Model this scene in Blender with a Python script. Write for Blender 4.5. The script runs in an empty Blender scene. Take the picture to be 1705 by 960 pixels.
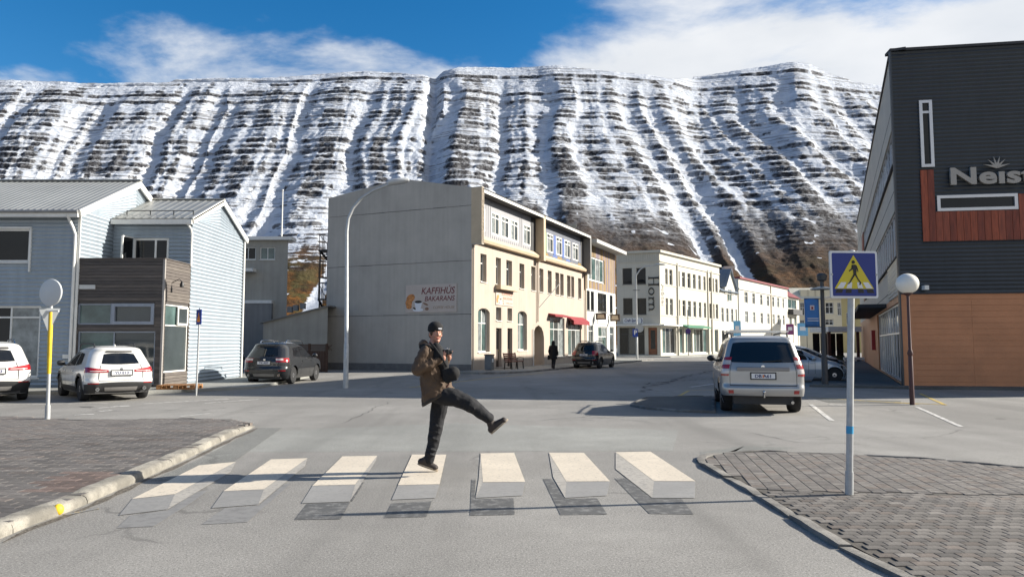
import bpy, bmesh, math, random
import numpy as np
from mathutils import Vector, Matrix
R = math.radians
random.seed(7)
S = bpy.context.scene
C = S.collection
# ------------------------------------------------------------------ camera
FPX, CXP, CYP, EH, PITCH = 1200.0, 852.5, 480.0, 1.65, math.atan(90/1200.0)
cam = bpy.data.cameras.new('camera'); camo = bpy.data.objects.new('camera', cam); C.objects.link(camo)
cam.sensor_width = 36; cam.lens = FPX/1705*36; cam.clip_start = 0.05; cam.clip_end = 20000
camo.location = (0, 0, EH); camo.rotation_euler = (math.pi/2+PITCH, 0, 0)
S.camera = camo
# ------------------------------------------------------------------ light
SUN_AZ, SUN_EL = R(8), R(26)            # azimuth from +X towards +Y
sv = Vector((math.cos(SUN_EL)*math.cos(SUN_AZ), math.cos(SUN_EL)*math.sin(SUN_AZ), math.sin(SUN_EL)))
sl = bpy.data.lights.new('sun', 'SUN'); sl.energy = 4.8; sl.angle = R(0.53); sl.color = (1, .94, .84)
so = bpy.data.objects.new('sun', sl); C.objects.link(so)
so.rotation_euler = (-sv).to_track_quat('-Z', 'Y').to_euler(); so.location = (60, 10, 60)
S.view_settings.view_transform = 'Standard'; S.view_settings.look = 'None'
S.view_settings.gamma = 1; S.view_settings.use_curve_mapping = False
S.view_settings.exposure = 1.1
W = bpy.data.worlds.new('World'); S.world = W; W.use_nodes = True
nt = W.node_tree; N = nt.nodes; Lk = nt.links
for n in list(N): N.remove(n)
wo = N.new('ShaderNodeOutputWorld'); bg = N.new('ShaderNodeBackground'); bg.inputs[1].default_value = 0.062
sky = N.new('ShaderNodeTexSky'); sky.sky_type = 'NISHITA'; sky.sun_disc = False
sky.sun_elevation = SUN_EL; sky.sun_rotation = math.pi/2 - SUN_AZ
sky.altitude = 0; sky.air_density = 1.0; sky.dust_density = 0.15; sky.ozone_density = 3.0
tc = N.new('ShaderNodeTexCoord')
def wmath(op, a, b=None, c=None):
    m = N.new('ShaderNodeMath'); m.operation = op
    for i, v in enumerate((a, b, c)):
        if v is None: continue
        if isinstance(v, (int, float)): m.inputs[i].default_value = v
        else: Lk.new(v, m.inputs[i])
    return m.outputs[0]
sep = N.new('ShaderNodeSeparateXYZ'); Lk.new(tc.outputs['Generated'], sep.inputs[0])
zz = wmath('MAXIMUM', sep.outputs[2], 0.02)
den = wmath('ADD', zz, 0.10)
comb = N.new('ShaderNodeCombineXYZ')
Lk.new(wmath('DIVIDE', sep.outputs[0], den), comb.inputs[0]); Lk.new(wmath('DIVIDE', sep.outputs[1], den), comb.inputs[1])
n1 = N.new('ShaderNodeTexNoise'); n1.inputs['Scale'].default_value = 1.5; n1.inputs['Detail'].default_value = 9
n1.inputs['Roughness'].default_value = .56; n1.inputs['Distortion'].default_value = .25
mp = N.new('ShaderNodeMapping'); mp.inputs['Location'].default_value = (3.3, 9.9, 8.2); Lk.new(comb.outputs[0], mp.inputs[0]); Lk.new(mp.outputs[0], n1.inputs['Vector'])
# broad cloud cover: more to the east and low over the ridge; unseen overhead cover kept up for whiter fill
cov = wmath('ADD', wmath('ADD', wmath('MULTIPLY', sep.outputs[0], .38), -.03), wmath('MAXIMUM', wmath('MULTIPLY', wmath('SUBTRACT', .415, zz), 2.0), -.02))
cl = wmath('ADD', n1.outputs['Fac'], cov)
rp = N.new('ShaderNodeMapRange'); rp.interpolation_type = 'SMOOTHSTEP'
rp.inputs['From Min'].default_value = .49; rp.inputs['From Max'].default_value = .70; rp.inputs['To Max'].default_value = .95
Lk.new(cl, rp.inputs['Value'])
hs = N.new('ShaderNodeHueSaturation'); hs.inputs['Saturation'].default_value = 1.38; hs.inputs['Value'].default_value = 1.1; Lk.new(sky.outputs[0], hs.inputs['Color'])
n2 = N.new('ShaderNodeTexNoise'); n2.inputs['Scale'].default_value = 3.2; n2.inputs['Detail'].default_value = 6; Lk.new(mp.outputs[0], n2.inputs['Vector'])
cr = N.new('ShaderNodeMix'); cr.data_type = 'RGBA'; cr.inputs[6].default_value = (5.4, 5.7, 6.1, 1); cr.inputs[7].default_value = (7.8, 7.8, 7.8, 1); Lk.new(n2.outputs['Fac'], cr.inputs[0])
mx = N.new('ShaderNodeMix'); mx.data_type = 'RGBA'; Lk.new(rp.outputs[0], mx.inputs[0]); Lk.new(hs.outputs[0], mx.inputs[6]); Lk.new(cr.outputs[2], mx.inputs[7])
Lk.new(mx.outputs[2], bg.inputs[0]); Lk.new(bg.outputs[0], wo.inputs[0])

# ------------------------------------------------------------------ pixel helpers (photo 1705x960 -> world)
_cp, _sp = math.cos(PITCH), math.sin(PITCH)
def ray(px, py):
    c = (px-CXP)/FPX; r = (CYP-py)/FPX
    return Vector((c, _cp - r*_sp, _sp + r*_cp))
def G(px, py, z=0.0):
    d = ray(px, py); t = (z-EH)/d.z
    return Vector((d.x*t, d.y*t, z))
def P(px, py, Y):
    d = ray(px, py); t = Y/d.y
    return Vector((d.x*t, Y, EH+d.z*t))
class Plane:
    """vertical plane through ground point p0 with horizontal direction u; s along u, z up, n outward (towards the street)"""
    def __init__(self, p0, ang, n_sign=1):
        self.p = Vector((p0[0], p0[1], 0)); self.u = Vector((math.cos(ang), math.sin(ang), 0))
        self.n = Vector((self.u.y, -self.u.x, 0))*n_sign
    def sz(self, px, py):
        d = ray(px, py); o = Vector((0, 0, EH))
        t = (self.p-o).dot(self.n)/d.dot(self.n); q = o+d*t
        return (q-self.p).dot(self.u), q.z
    def s(self, px, py=570): return self.sz(px, py)[0]
    def z(self, px, py): return self.sz(px, py)[1]
    def pt(self, s, z, off=0): return self.p+self.u*s+self.n*off+Vector((0, 0, z))
    def rect(self, x0, y0, x1, y1):
        """pixel box -> (s0,z0,s1,z1); y0 top and y1 bottom both read at the left edge x0"""
        s0, zt = self.sz(x0, y0); _, zb = self.sz(x0, y1); s1, _ = self.sz(x1, (y0+y1)/2)
        return (min(s0, s1), min(zb, zt), max(s0, s1), max(zb, zt))

# ------------------------------------------------------------------ materials
MATS = {}
def mat(name, col, rough=.8, var=.12, scale=3.0, bump=0.0, bscale=40.0, metal=0.0, spec=.5, coat=0.0, col2=None, stretch=(1, 1, 1), detail=6, streak=0, trans=0.0, emit=None, bdist=.01):
    if name in MATS: return MATS[name]
    m = bpy.data.materials.new(name); m.use_nodes = True; t = m.node_tree; n = t.nodes; l = t.links
    b = n['Principled BSDF']; b.inputs['Roughness'].default_value = rough; b.inputs['Metallic'].default_value = metal
    b.inputs['Specular IOR Level'].default_value = spec
    if coat: b.inputs['Coat Weight'].default_value = coat; b.inputs['Coat Roughness'].default_value = .04
    tcn = n.new('ShaderNodeTexCoord'); mpn = n.new('ShaderNodeMapping'); mpn.inputs['Scale'].default_value = stretch
    l.new(tcn.outputs['Object'], mpn.inputs[0])
    c4 = (*col, 1)
    if var or col2:
        ns = n.new('ShaderNodeTexNoise'); ns.inputs['Scale'].default_value = scale; ns.inputs['Detail'].default_value = detail; ns.inputs['Roughness'].default_value = .62
        l.new(mpn.outputs[0], ns.inputs['Vector'])
        rmp = n.new('ShaderNodeMapRange'); rmp.inputs['From Min'].default_value = .3; rmp.inputs['From Max'].default_value = .7; l.new(ns.outputs['Fac'], rmp.inputs['Value'])
        mi = n.new('ShaderNodeMix'); mi.data_type = 'RGBA'
        if col2: mi.inputs[6].default_value = c4; mi.inputs[7].default_value = (*col2, 1)
        else:
            mi.inputs[6].default_value = tuple(max(0, x*(1-var)) for x in col)+(1,); mi.inputs[7].default_value = tuple(min(1, x*(1+var)) for x in col)+(1,)
        l.new(rmp.outputs[0], mi.inputs[0]); out = mi.outputs[2]
        if streak:
            ns3 = n.new('ShaderNodeTexNoise'); ns3.inputs['Scale'].default_value = 1.0; ns3.inputs['Detail'].default_value = 5
            mp3 = n.new('ShaderNodeMapping'); mp3.inputs['Scale'].default_value = (5, 5, .25); l.new(tcn.outputs['Object'], mp3.inputs[0]); l.new(mp3.outputs[0], ns3.inputs['Vector'])
            r3 = n.new('ShaderNodeMapRange'); r3.inputs['From Min'].default_value = .35; r3.inputs['From Max'].default_value = .75; r3.inputs['To Min'].default_value = 1; r3.inputs['To Max'].default_value = 1-streak; l.new(ns3.outputs['Fac'], r3.inputs['Value'])
            m3 = n.new('ShaderNodeMix'); m3.data_type = 'RGBA'; m3.blend_type = 'MULTIPLY'; m3.inputs[0].default_value = 1; l.new(out, m3.inputs[6]); l.new(r3.outputs[0], m3.inputs[7]); out = m3.outputs[2]
        l.new(out, b.inputs['Base Color'])
    else: b.inputs['Base Color'].default_value = c4
    if bump:
        nb = n.new('ShaderNodeTexNoise'); nb.inputs['Scale'].default_value = bscale; nb.inputs['Detail'].default_value = 4; l.new(mpn.outputs[0], nb.inputs['Vector'])
        bp = n.new('ShaderNodeBump'); bp.inputs['Strength'].default_value = bump; bp.inputs['Distance'].default_value = bdist; l.new(nb.outputs['Fac'], bp.inputs['Height']); l.new(bp.outputs[0], b.inputs['Normal'])
    if trans: b.inputs['Transmission Weight'].default_value = trans
    if emit: b.inputs['Emission Color'].default_value = (*emit[0], 1); b.inputs['Emission Strength'].default_value = emit[1]
    MATS[name] = m; return m

# ------------------------------------------------------------------ object helpers
def link(o, parent=None):
    C.objects.link(o)
    if parent is not None: o.parent = parent
    return o
def mk(name, verts, faces, m=None, parent=None, smooth=False):
    me = bpy.data.meshes.new(name); me.from_pydata([tuple(v) for v in verts], [], faces); me.update()
    if m:
        for q in (m if isinstance(m, (list, tuple)) else [m]): me.materials.append(q)
    if smooth: me.polygons.foreach_set('use_smooth', [True]*len(me.polygons))
    return link(bpy.data.objects.new(name, me), parent)
def tag(o, label=None, cat=None, group=None, kind=None):
    if label: o['label'] = label
    if cat: o['category'] = cat
    if group: o['group'] = group
    if kind: o['kind'] = kind
    return o
def thing(name, label, cat, loc=(0, 0, 0), rz=0, group=None):
    o = bpy.data.objects.new(name, None); o.empty_display_size = .2; C.objects.link(o)
    o.location = loc; o.rotation_euler = (0, 0, rz)
    return tag(o, label, cat, group)
class MB:
    """collects shapes into one mesh"""
    def __init__(self): self.v = []; self.f = []; self.mi = []
    def add(self, vs, fs, mi=0):
        o = len(self.v); self.v += [Vector(q) for q in vs]; self.f += [tuple(i+o for i in q) for q in fs]; self.mi += [mi]*len(fs); return self
    def hexa(self, p, mi=0):   # 8 points: bottom 4 (ccw), top 4
        return self.add(p, [(3, 2, 1, 0), (4, 5, 6, 7), (0, 1, 5, 4), (1, 2, 6, 5), (2, 3, 7, 6), (3, 0, 4, 7)], mi)
    def box(self, c, d, M=None, mi=0):
        x, y, z = d[0]/2, d[1]/2, d[2]/2
        p = [Vector(q) for q in ((-x, -y, -z), (x, -y, -z), (x, y, -z), (-x, y, -z), (-x, -y, z), (x, -y, z), (x, y, z), (-x, y, z))]
        if M is not None: p = [M @ q for q in p]
        return self.hexa([q+Vector(c) for q in p], mi)
    def bar(self, a, b, w, h=None, up=(0, 0, 1), mi=0):
        a, b = Vector(a), Vector(b); d = (b-a); L = d.length
        if L < 1e-6: return self
        d /= L; upv = Vector(up)
        if abs(d.dot(upv)) > .99: upv = Vector((0, 1, 0))
        sx = d.cross(upv).normalized(); sy = sx.cross(d).normalized(); h = h or w
        q = [(-w/2, -h/2), (w/2, -h/2), (w/2, h/2), (-w/2, h/2)]
        return self.hexa([a+sx*i+sy*j for i, j in q]+[b+sx*i+sy*j for i, j in q], mi)
    def tube(self, pts, rad, seg=10, mi=0, caps=True):
        pts = [Vector(p) for p in pts]; n = len(pts); rs = rad if isinstance(rad, (list, tuple)) else [rad]*n
        vs = []; fs = []; prev = None
        for i, p in enumerate(pts):
            d = (pts[min(i+1, n-1)]-pts[max(i-1, 0)]).normalized()
            if prev is None:
                a = Vector((0, 0, 1)) if abs(d.z) < .9 else Vector((1, 0, 0)); sx = d.cross(a).normalized()
            else: sx = (prev-d*prev.dot(d)).normalized()
            prev = sx; sy = d.cross(sx)
            for k in range(seg):
                t = 2*math.pi*k/seg; vs.append(p+(sx*math.cos(t)+sy*math.sin(t))*rs[i])
        for i in range(n-1):
            for k in range(seg):
                a = i*seg+k; b = i*seg+(k+1) % seg; fs.append((a, b, b+seg, a+seg))
        if caps: fs.append(tuple(range(seg-1, -1, -1))); fs.append(tuple((n-1)*seg+k for k in range(seg)))
        return self.add(vs, fs, mi)
    def lathe(self, prof, c=(0, 0, 0), seg=16, axis='z', mi=0):
        vs = []; fs = []; c = Vector(c)
        for r, h in prof:
            for k in range(seg):
                t = 2*math.pi*k/seg; a, b = r*math.cos(t), r*math.sin(t)
                vs.append(c+(Vector((a, b, h)) if axis == 'z' else Vector((h, a, b)) if axis == 'x' else Vector((b, h, a))))
        for i in range(len(prof)-1):
            for k in range(seg):
                a = i*seg+k; b = i*seg+(k+1) % seg; fs.append((a, b, b+seg, a+seg))
        fs.append(tuple(range(seg-1, -1, -1))); fs.append(tuple((len(prof)-1)*seg+k for k in range(seg)))
        return self.add(vs, fs, mi)
    def ell(self, c, r, M=None, seg=16, ring=10, mi=0):
        vs = []; fs = []; c = Vector(c)
        for i in range(ring+1):
            t = math.pi*i/ring
            for k in range(seg):
                f = 2*math.pi*k/seg; q = Vector((r[0]*math.sin(t)*math.cos(f), r[1]*math.sin(t)*math.sin(f), r[2]*math.cos(t)))
                vs.append(c+(M @ q if M is not None else q))
        for i in range(ring):
            for k in range(seg):
                a = i*seg+k; b = i*seg+(k+1) % seg; fs.append((a, a+seg, b+seg, b))
        return self.add(vs, fs, mi)
    def prism(self, poly, d, mi=0):
        """extrude a 3d polygon by vector d"""
        n = len(poly); d = Vector(d); p = [Vector(q) for q in poly]
        vs = p+[q+d for q in p]; fs = [tuple(range(n-1, -1, -1)), tuple(range(n, 2*n))]+[(i, (i+1) % n, (i+1) % n+n, i+n) for i in range(n)]
        return self.add(vs, fs, mi)
    def build(self, name, m, parent=None, smooth=False, bevel=0):
        o = mk(name, self.v, self.f, m, parent, False)
        me = o.data
        if len(me.materials) > 1: me.polygons.foreach_set('material_index', self.mi)
        bm = bmesh.new(); bm.from_mesh(me); bmesh.ops.recalc_face_normals(bm, faces=bm.faces); bm.to_mesh(me); bm.free()
        if smooth:
            me.polygons.foreach_set('use_smooth', [True]*len(me.polygons))
            try: me.set_sharp_from_angle(angle=R(40))
            except Exception: pass
        if bevel:
            b = o.modifiers.new('bevel', 'BEVEL'); b.width = bevel; b.segments = 2; b.limit_method = 'ANGLE'; b.angle_limit = R(35)
        return o
def text_obj(txt, size, m, parent, M, extrude=.004, shear=0.0, offset=0.0, align='LEFT', sx=1.0, name='lettering', spacing=1.0):
    cu = bpy.data.curves.new('txt', 'FONT'); cu.body = txt; cu.size = size; cu.extrude = extrude; cu.shear = shear; cu.offset = offset
    cu.align_x = align; cu.space_character = spacing; cu.resolution_u = 4
    to = bpy.data.objects.new('txt', cu); C.objects.link(to)
    dg = bpy.context.evaluated_depsgraph_get(); me = bpy.data.meshes.new_from_object(to.evaluated_get(dg))
    bpy.data.objects.remove(to); bpy.data.curves.remove(cu)
    me.name = name; me.materials.clear(); me.materials.append(m)
    me.transform(M @ Matrix.Diagonal((sx, 1, 1, 1)))
    o = bpy.data.objects.new(name, me); return link(o, parent)
def frameM(pt, u, n):
    """matrix whose x runs along u, y up, z along n, at pt"""
    z = Vector((0, 0, 1)); m = Matrix((u, z, n)).transposed().to_4x4(); m.translation = pt; return m
def copy_tree(o, parent=None):
    c = o.copy(); C.objects.link(c); c.parent = parent
    for ch in list(o.children): copy_tree(ch, c)
    return c
WROOT = {}
def wthing(name, label, cat, loc, group=None):
    """root Empty at loc whose children are built in world coordinates"""
    o = thing(name, label, cat, (loc[0], loc[1], loc[2] if len(loc) > 2 else 0), 0, group); WROOT[o.name] = Vector(o.location); return o
def link(o, parent=None):
    C.objects.link(o)
    if parent is not None:
        o.parent = parent
        if parent.name in WROOT: o.matrix_parent_inverse = Matrix.Translation(-WROOT[parent.name])
    return o
# ================================================================== SETTING: ground
def node_mat(name):
    m = bpy.data.materials.new(name); m.use_nodes = True; t = m.node_tree
    class H: pass
    h = H(); h.m = m; h.t = t; h.n = t.nodes; h.b = t.nodes['Principled BSDF']
    h.tc = t.nodes.new('ShaderNodeTexCoord')
    def lk(a, b): t.links.new(a, b)
    def noise(scale, detail=5, rough=.6, vec=None, dist=0):
        q = t.nodes.new('ShaderNodeTexNoise'); q.inputs['Scale'].default_value = scale; q.inputs['Detail'].default_value = detail; q.inputs['Roughness'].default_value = rough; q.inputs['Distortion'].default_value = dist
        lk(vec if vec is not None else h.tc.outputs['Object'], q.inputs['Vector']); return q.outputs['Fac']
    def rng(v, a, b, c=0, d=1, smooth=True):
        q = t.nodes.new('ShaderNodeMapRange'); q.interpolation_type = 'SMOOTHSTEP' if smooth else 'LINEAR'
        for i, x in zip(('From Min', 'From Max', 'To Min', 'To Max'), (a, b, c, d)): q.inputs[i].default_value = x
        lk(v, q.inputs['Value']); return q.outputs[0]
    def mix(f, a, b, mode='MIX'):
        q = t.nodes.new('ShaderNodeMix'); q.data_type = 'RGBA'; q.blend_type = mode
        for i, x in ((0, f), (6, a), (7, b)):
            if isinstance(x, (int, float)): q.inputs[i].default_value = x
            elif isinstance(x, tuple): q.inputs[i].default_value = (*x, 1)
            else: lk(x, q.inputs[i])
        return q.outputs[2]
    def mth(op, a, b=0.0):
        q = t.nodes.new('ShaderNodeMath'); q.operation = op
        for i, x in ((0, a), (1, b)):
            if isinstance(x, (int, float)): q.inputs[i].default_value = x
            else: lk(x, q.inputs[i])
        return q.outputs[0]
    def mapping(scale=(1, 1, 1), rot=(0, 0, 0), loc=(0, 0, 0)):
        q = t.nodes.new('ShaderNodeMapping'); q.inputs['Scale'].default_value = scale; q.inputs['Rotation'].default_value = rot; q.inputs['Location'].default_value = loc
        lk(h.tc.outputs['Object'], q.inputs[0]); return q.outputs[0]
    def vor(scale, feature='F1', vec=None):
        q = t.nodes.new('ShaderNodeTexVoronoi'); q.feature = feature; q.inputs['Scale'].default_value = scale
        lk(vec if vec is not None else h.tc.outputs['Object'], q.inputs['Vector']); return q
    def bump(hv, strength, dist):
        q = t.nodes.new('ShaderNodeBump'); q.inputs['Strength'].default_value = strength; q.inputs['Distance'].default_value = dist; lk(hv, q.inputs['Height']); lk(q.outputs[0], h.b.inputs['Normal'])
    def attr(nm):
        q = t.nodes.new('ShaderNodeAttribute'); q.attribute_name = nm; return q
    h.lk, h.noise, h.rng, h.mix, h.mth, h.mapping, h.vor, h.bump, h.attr = lk, noise, rng, mix, mth, mapping, vor, bump, attr
    h.b.inputs['Roughness'].default_value = .9
    return h
def asphalt(name, base=.19, crack=.5, warm=1.0):
    h = node_mat(name)
    c0 = (base*1.0*warm, base*.995, base*.915)
    big = h.rng(h.noise(.22, 6, .6), .3, .7); 
    col = h.mix(big, tuple(x*.74 for x in c0), tuple(x*1.2 for x in c0))
    mid = h.rng(h.noise(1.7, 5, .65), .35, .72); col = h.mix(h.mth('MULTIPLY', mid, .5), col, tuple(x*.78 for x in c0))
    v = h.vor(95.0); ag = h.rng(v.outputs['Distance'], .1, .75)
    sp = h.noise(58, 4, .8); spk = h.rng(sp, .50, .64)
    col = h.mix(h.mth('MULTIPLY', spk, .75), col, tuple(min(1, x*1.85) for x in c0))
    dk = h.rng(h.noise(46, 4, .8), .53, .63); col = h.mix(h.mth('MULTIPLY', dk, .72), col, tuple(x*.33 for x in c0))
    # tyre-polished lanes / stains along the street
    st = h.rng(h.noise(.5, 4, .6, h.mapping((1.4, .12, 1), (0, 0, R(14)))), .48, .7); col = h.mix(h.mth('MULTIPLY', st, .5), col, tuple(x*.62 for x in c0))
    if crack:
        wv = h.t.nodes.new('ShaderNodeVectorMath'); wv.operation = 'ADD'
        nz = h.t.nodes.new('ShaderNodeTexNoise'); nz.inputs['Scale'].default_value = 1.3; nz.inputs['Detail'].default_value = 5; h.lk(h.tc.outputs['Object'], nz.inputs['Vector'])
        h.lk(h.tc.outputs['Object'], wv.inputs[0]); h.lk(nz.outputs['Color'], wv.inputs[1])
        ve = h.vor(.21, 'DISTANCE_TO_EDGE', wv.outputs[0])
        cr = h.rng(ve.outputs['Distance'], .003, .011, 1, 0)
        msk = h.rng(h.noise(.35, 3), .5, .62)
        col = h.mix(h.mth('MULTIPLY', h.mth('MULTIPLY', cr, msk), crack), col, tuple(x*.25 for x in c0))
    h.lk(col, h.b.inputs['Base Color'])
    h.bump(h.mth('ADD', h.mth('MULTIPLY', ag, .5), h.mth('MULTIPLY', sp, 1.0)), .28, .005)
    h.b.inputs['Roughness'].default_value = .88; h.b.inputs['Specular IOR Level'].default_value = .3
    return h.m
M_ROAD = asphalt('asphalt_worn', .225, .45, 1.04)
M_ROAD2 = asphalt('asphalt_patch', .125, .3)
M_ROAD3 = asphalt('asphalt_old', .205, .0); M_ROAD4 = asphalt('asphalt_fine', .245, .0)
def flat(name, pts, z, m, parent=None, kind=None):
    return tag(mk(name, [(p[0], p[1], z) for p in pts], [tuple(range(len(pts)))], m, parent), kind=kind)
ccw = lambda pts: pts if sum(pts[i][0]*pts[(i+1) % len(pts)][1]-pts[(i+1) % len(pts)][0]*pts[i][1] for i in range(len(pts))) > 0 else pts[::-1]
hg = node_mat('rough_ground'); hg.lk(hg.mix(hg.rng(hg.noise(.05, 6), .35, .65), (.06, .05, .035), (.11, .085, .05)), hg.b.inputs['Base Color'])
ground = flat('ground', [(-6000, -3000), (6000, -3000), (6000, 9000), (-6000, 9000)], -.06, hg.m, kind='structure')
road = flat('road', [(-70, -30), (95, -30), (95, 215), (-70, 215)], 0, M_ROAD, kind='structure')

# ---- road details: darker repair strips and the manhole-like patches
def Gq(pts, z=0): return [G(x, y, z) for x, y in pts]
for q in ([(250, 800), (345, 800), (470, 712), (430, 712), (330, 765)],):
    flat('gutter_strip', ccw(Gq(q)), .004, asphalt('asphalt_gutter', .175, .3), road)
flat('asphalt_patch', ccw(Gq([(1358, 664), (1372, 664), (1500, 667), (1500, 672), (1380, 670)])), .004, M_ROAD2, road)
for q, m_ in (([(470, 716), (760, 704), (1130, 716), (1120, 750), (330, 752)], M_ROAD4), ([(1165, 752), (1240, 742), (1330, 745), (1205, 757), (1172, 768), (1180, 778)], M_ROAD3)):
    flat('repair_patch', ccw(Gq(q)), .0018, m_, road)
flat('repair_patch', ccw(Gq([(130, 676), (150, 676), (158, 677), (140, 678)])), .004, M_ROAD2, road)

def paint(name, col, wear=.35, scale=9):
    h = node_mat(name)
    w = h.rng(h.noise(scale, 8, .72), .60-wear*.28, .74-wear*.25)
    c = h.mix(h.rng(h.noise(1.6, 5), .35, .7), tuple(x*.93 for x in col), tuple(min(1, x*1.05) for x in col))
    sp = h.rng(h.noise(140, 2, .6), .56, .68); c = h.mix(h.mth('MULTIPLY', sp, .28), c, tuple(x*.6 for x in col))
    c = h.mix(h.mth('MULTIPLY', w, min(1, .35+wear)), c, (.20, .195, .185))
    h.lk(c, h.b.inputs['Base Color']); h.b.inputs['Roughness'].default_value = .75
    h.bump(h.noise(130, 3, .6), .2, .004)
    return h.m
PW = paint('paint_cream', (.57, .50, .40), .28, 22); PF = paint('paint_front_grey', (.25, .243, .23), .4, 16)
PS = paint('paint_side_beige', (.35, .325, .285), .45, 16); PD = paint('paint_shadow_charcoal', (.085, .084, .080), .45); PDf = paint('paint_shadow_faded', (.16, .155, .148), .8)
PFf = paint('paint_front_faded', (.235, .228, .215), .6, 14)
STR = [
 dict(top=[(331,775),(393,769),(291,823),(220,831)], side=[(393,769),(384,786),(279,848),(291,823)], front=[(220,831),(291,823),(279,848),(198,858)], sh=[(194,879),(256,876),(314,840),(346,817),(326,818),(279,849),(217,858)], f=1),
 dict(top=[(451,765),(512,763),(439,815),(372,818)], side=[(512,763),(508,776),(430,840),(439,815)], front=[(372,818),(439,815),(430,840),(352,846)], sh=[(375,845.5),(431,841),(473,805),(485,805),(412,869),(335,873)], f=1),
 dict(top=[(570,760),(628,759),(591,807),(520,809)], side=[(628,759),(626,767),(583,834),(591,807)], front=[(520,809),(591,807),(583,835),(502,838)], sh=[(511,838.4),(583,836),(567,864),(490,865)], sl=[(601,803),(606,803),(587,834),(584,834)], f=0),
 dict(top=[(686,757),(743,757),(732,806.5),(662.5,808)], front=[(662.5,808),(732,806.5),(725,829),(652,832)], sh=[(652,838),(719,834),(710,860),(639,862)], f=0),
 dict(top=[(800,755),(856,754),(874.5,802.5),(804,803)], side=[(800,755),(804,803),(792,829),(797,798)], front=[(804,803),(874.5,802.5),(870,825),(792,829)], sh=[(785,798),(792,798),(790,830),(855,829),(857,856.5),(782.5,858)], f=0),
 dict(top=[(914,754),(972,754),(1015.6,801.5),(943,802)], side=[(914,754),(943,802),(941,829),(921,795)], front=[(943,802),(1015.6,801.5),(1011,825),(941,829)], sh=[(904,797),(919,797),(940,830),(994,829),(1011,856),(933,857)], f=0),
 dict(top=[(1025,753),(1083,752),(1158,801.5),(1089,801)], side=[(1025,753),(1089,801),(1086,829),(1025,781)], front=[(1089,801),(1158,801.5),(1157,829),(1086,829)], sh=[(1023,796),(1043,796),(1086,830),(1134,829.5),(1155,856),(1081,855)], f=0)]
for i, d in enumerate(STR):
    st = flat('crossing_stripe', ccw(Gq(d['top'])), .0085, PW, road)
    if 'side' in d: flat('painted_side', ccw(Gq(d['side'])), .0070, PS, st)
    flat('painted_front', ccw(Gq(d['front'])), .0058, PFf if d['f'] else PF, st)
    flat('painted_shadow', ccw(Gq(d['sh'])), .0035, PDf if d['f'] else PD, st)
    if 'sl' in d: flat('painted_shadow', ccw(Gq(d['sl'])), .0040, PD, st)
PL = paint('paint_line_white', (.60, .58, .54), .55); PY = paint('paint_line_yellow', (.52, .36, .06), .5)
def line(a, b, w, m, nm='lane_line', z=.006):
    a, b = Vector(a), Vector(b); d = (b-a).normalized(); s = Vector((-d.y, d.x, 0))*w/2
    flat(nm, ccw([a+s, b+s, b-s, a-s]), z, m, road)
for a, b, w in (((1350,673),(1385,700),.11), ((1526,677),(1600,710),.10), ((1380,673.5),(1412,674.5),.16)):
    line(G(*a), G(*b), w, PL, 'parking_line')
for a, b, w in (((0,674),(185,671),.10), ((163,679),(215,675.5),.13), ((183,676.3),(215,675),.1), ((124,691),(156,689),.14), ((165,684.5),(186,683),.14), ((240,672),(380,664),.12), ((340,671),(430,664.5),.1), ((150,700),(300,697),.12), ((300,693),(350,688),.08)):
    line(G(*a), G(*b), w, PL, 'lane_line')
for a, b in (((1127,661),(1147,650)), ((1150,649.5),(1195,649.5)), ((1075,661),(1127,661.3)), ((1345,661),(1530,672.5)), ((1532,655),(1574,674)), ((1490,669.5),(1574,673.5))):
    line(G(*a), G(*b), .10, PY if a[0] > 1076 else PL, 'yellow_line' if a[0] > 1076 else 'lane_line')
line(G(682, 645), G(830, 627.5), .12, PY, 'yellow_line'); line(G(830, 627.5), G(905, 620.5), .12, PY, 'yellow_line')
line(G(1150, 644), G(1192, 638.5), .13, PL, 'lane_line', .0064)

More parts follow.
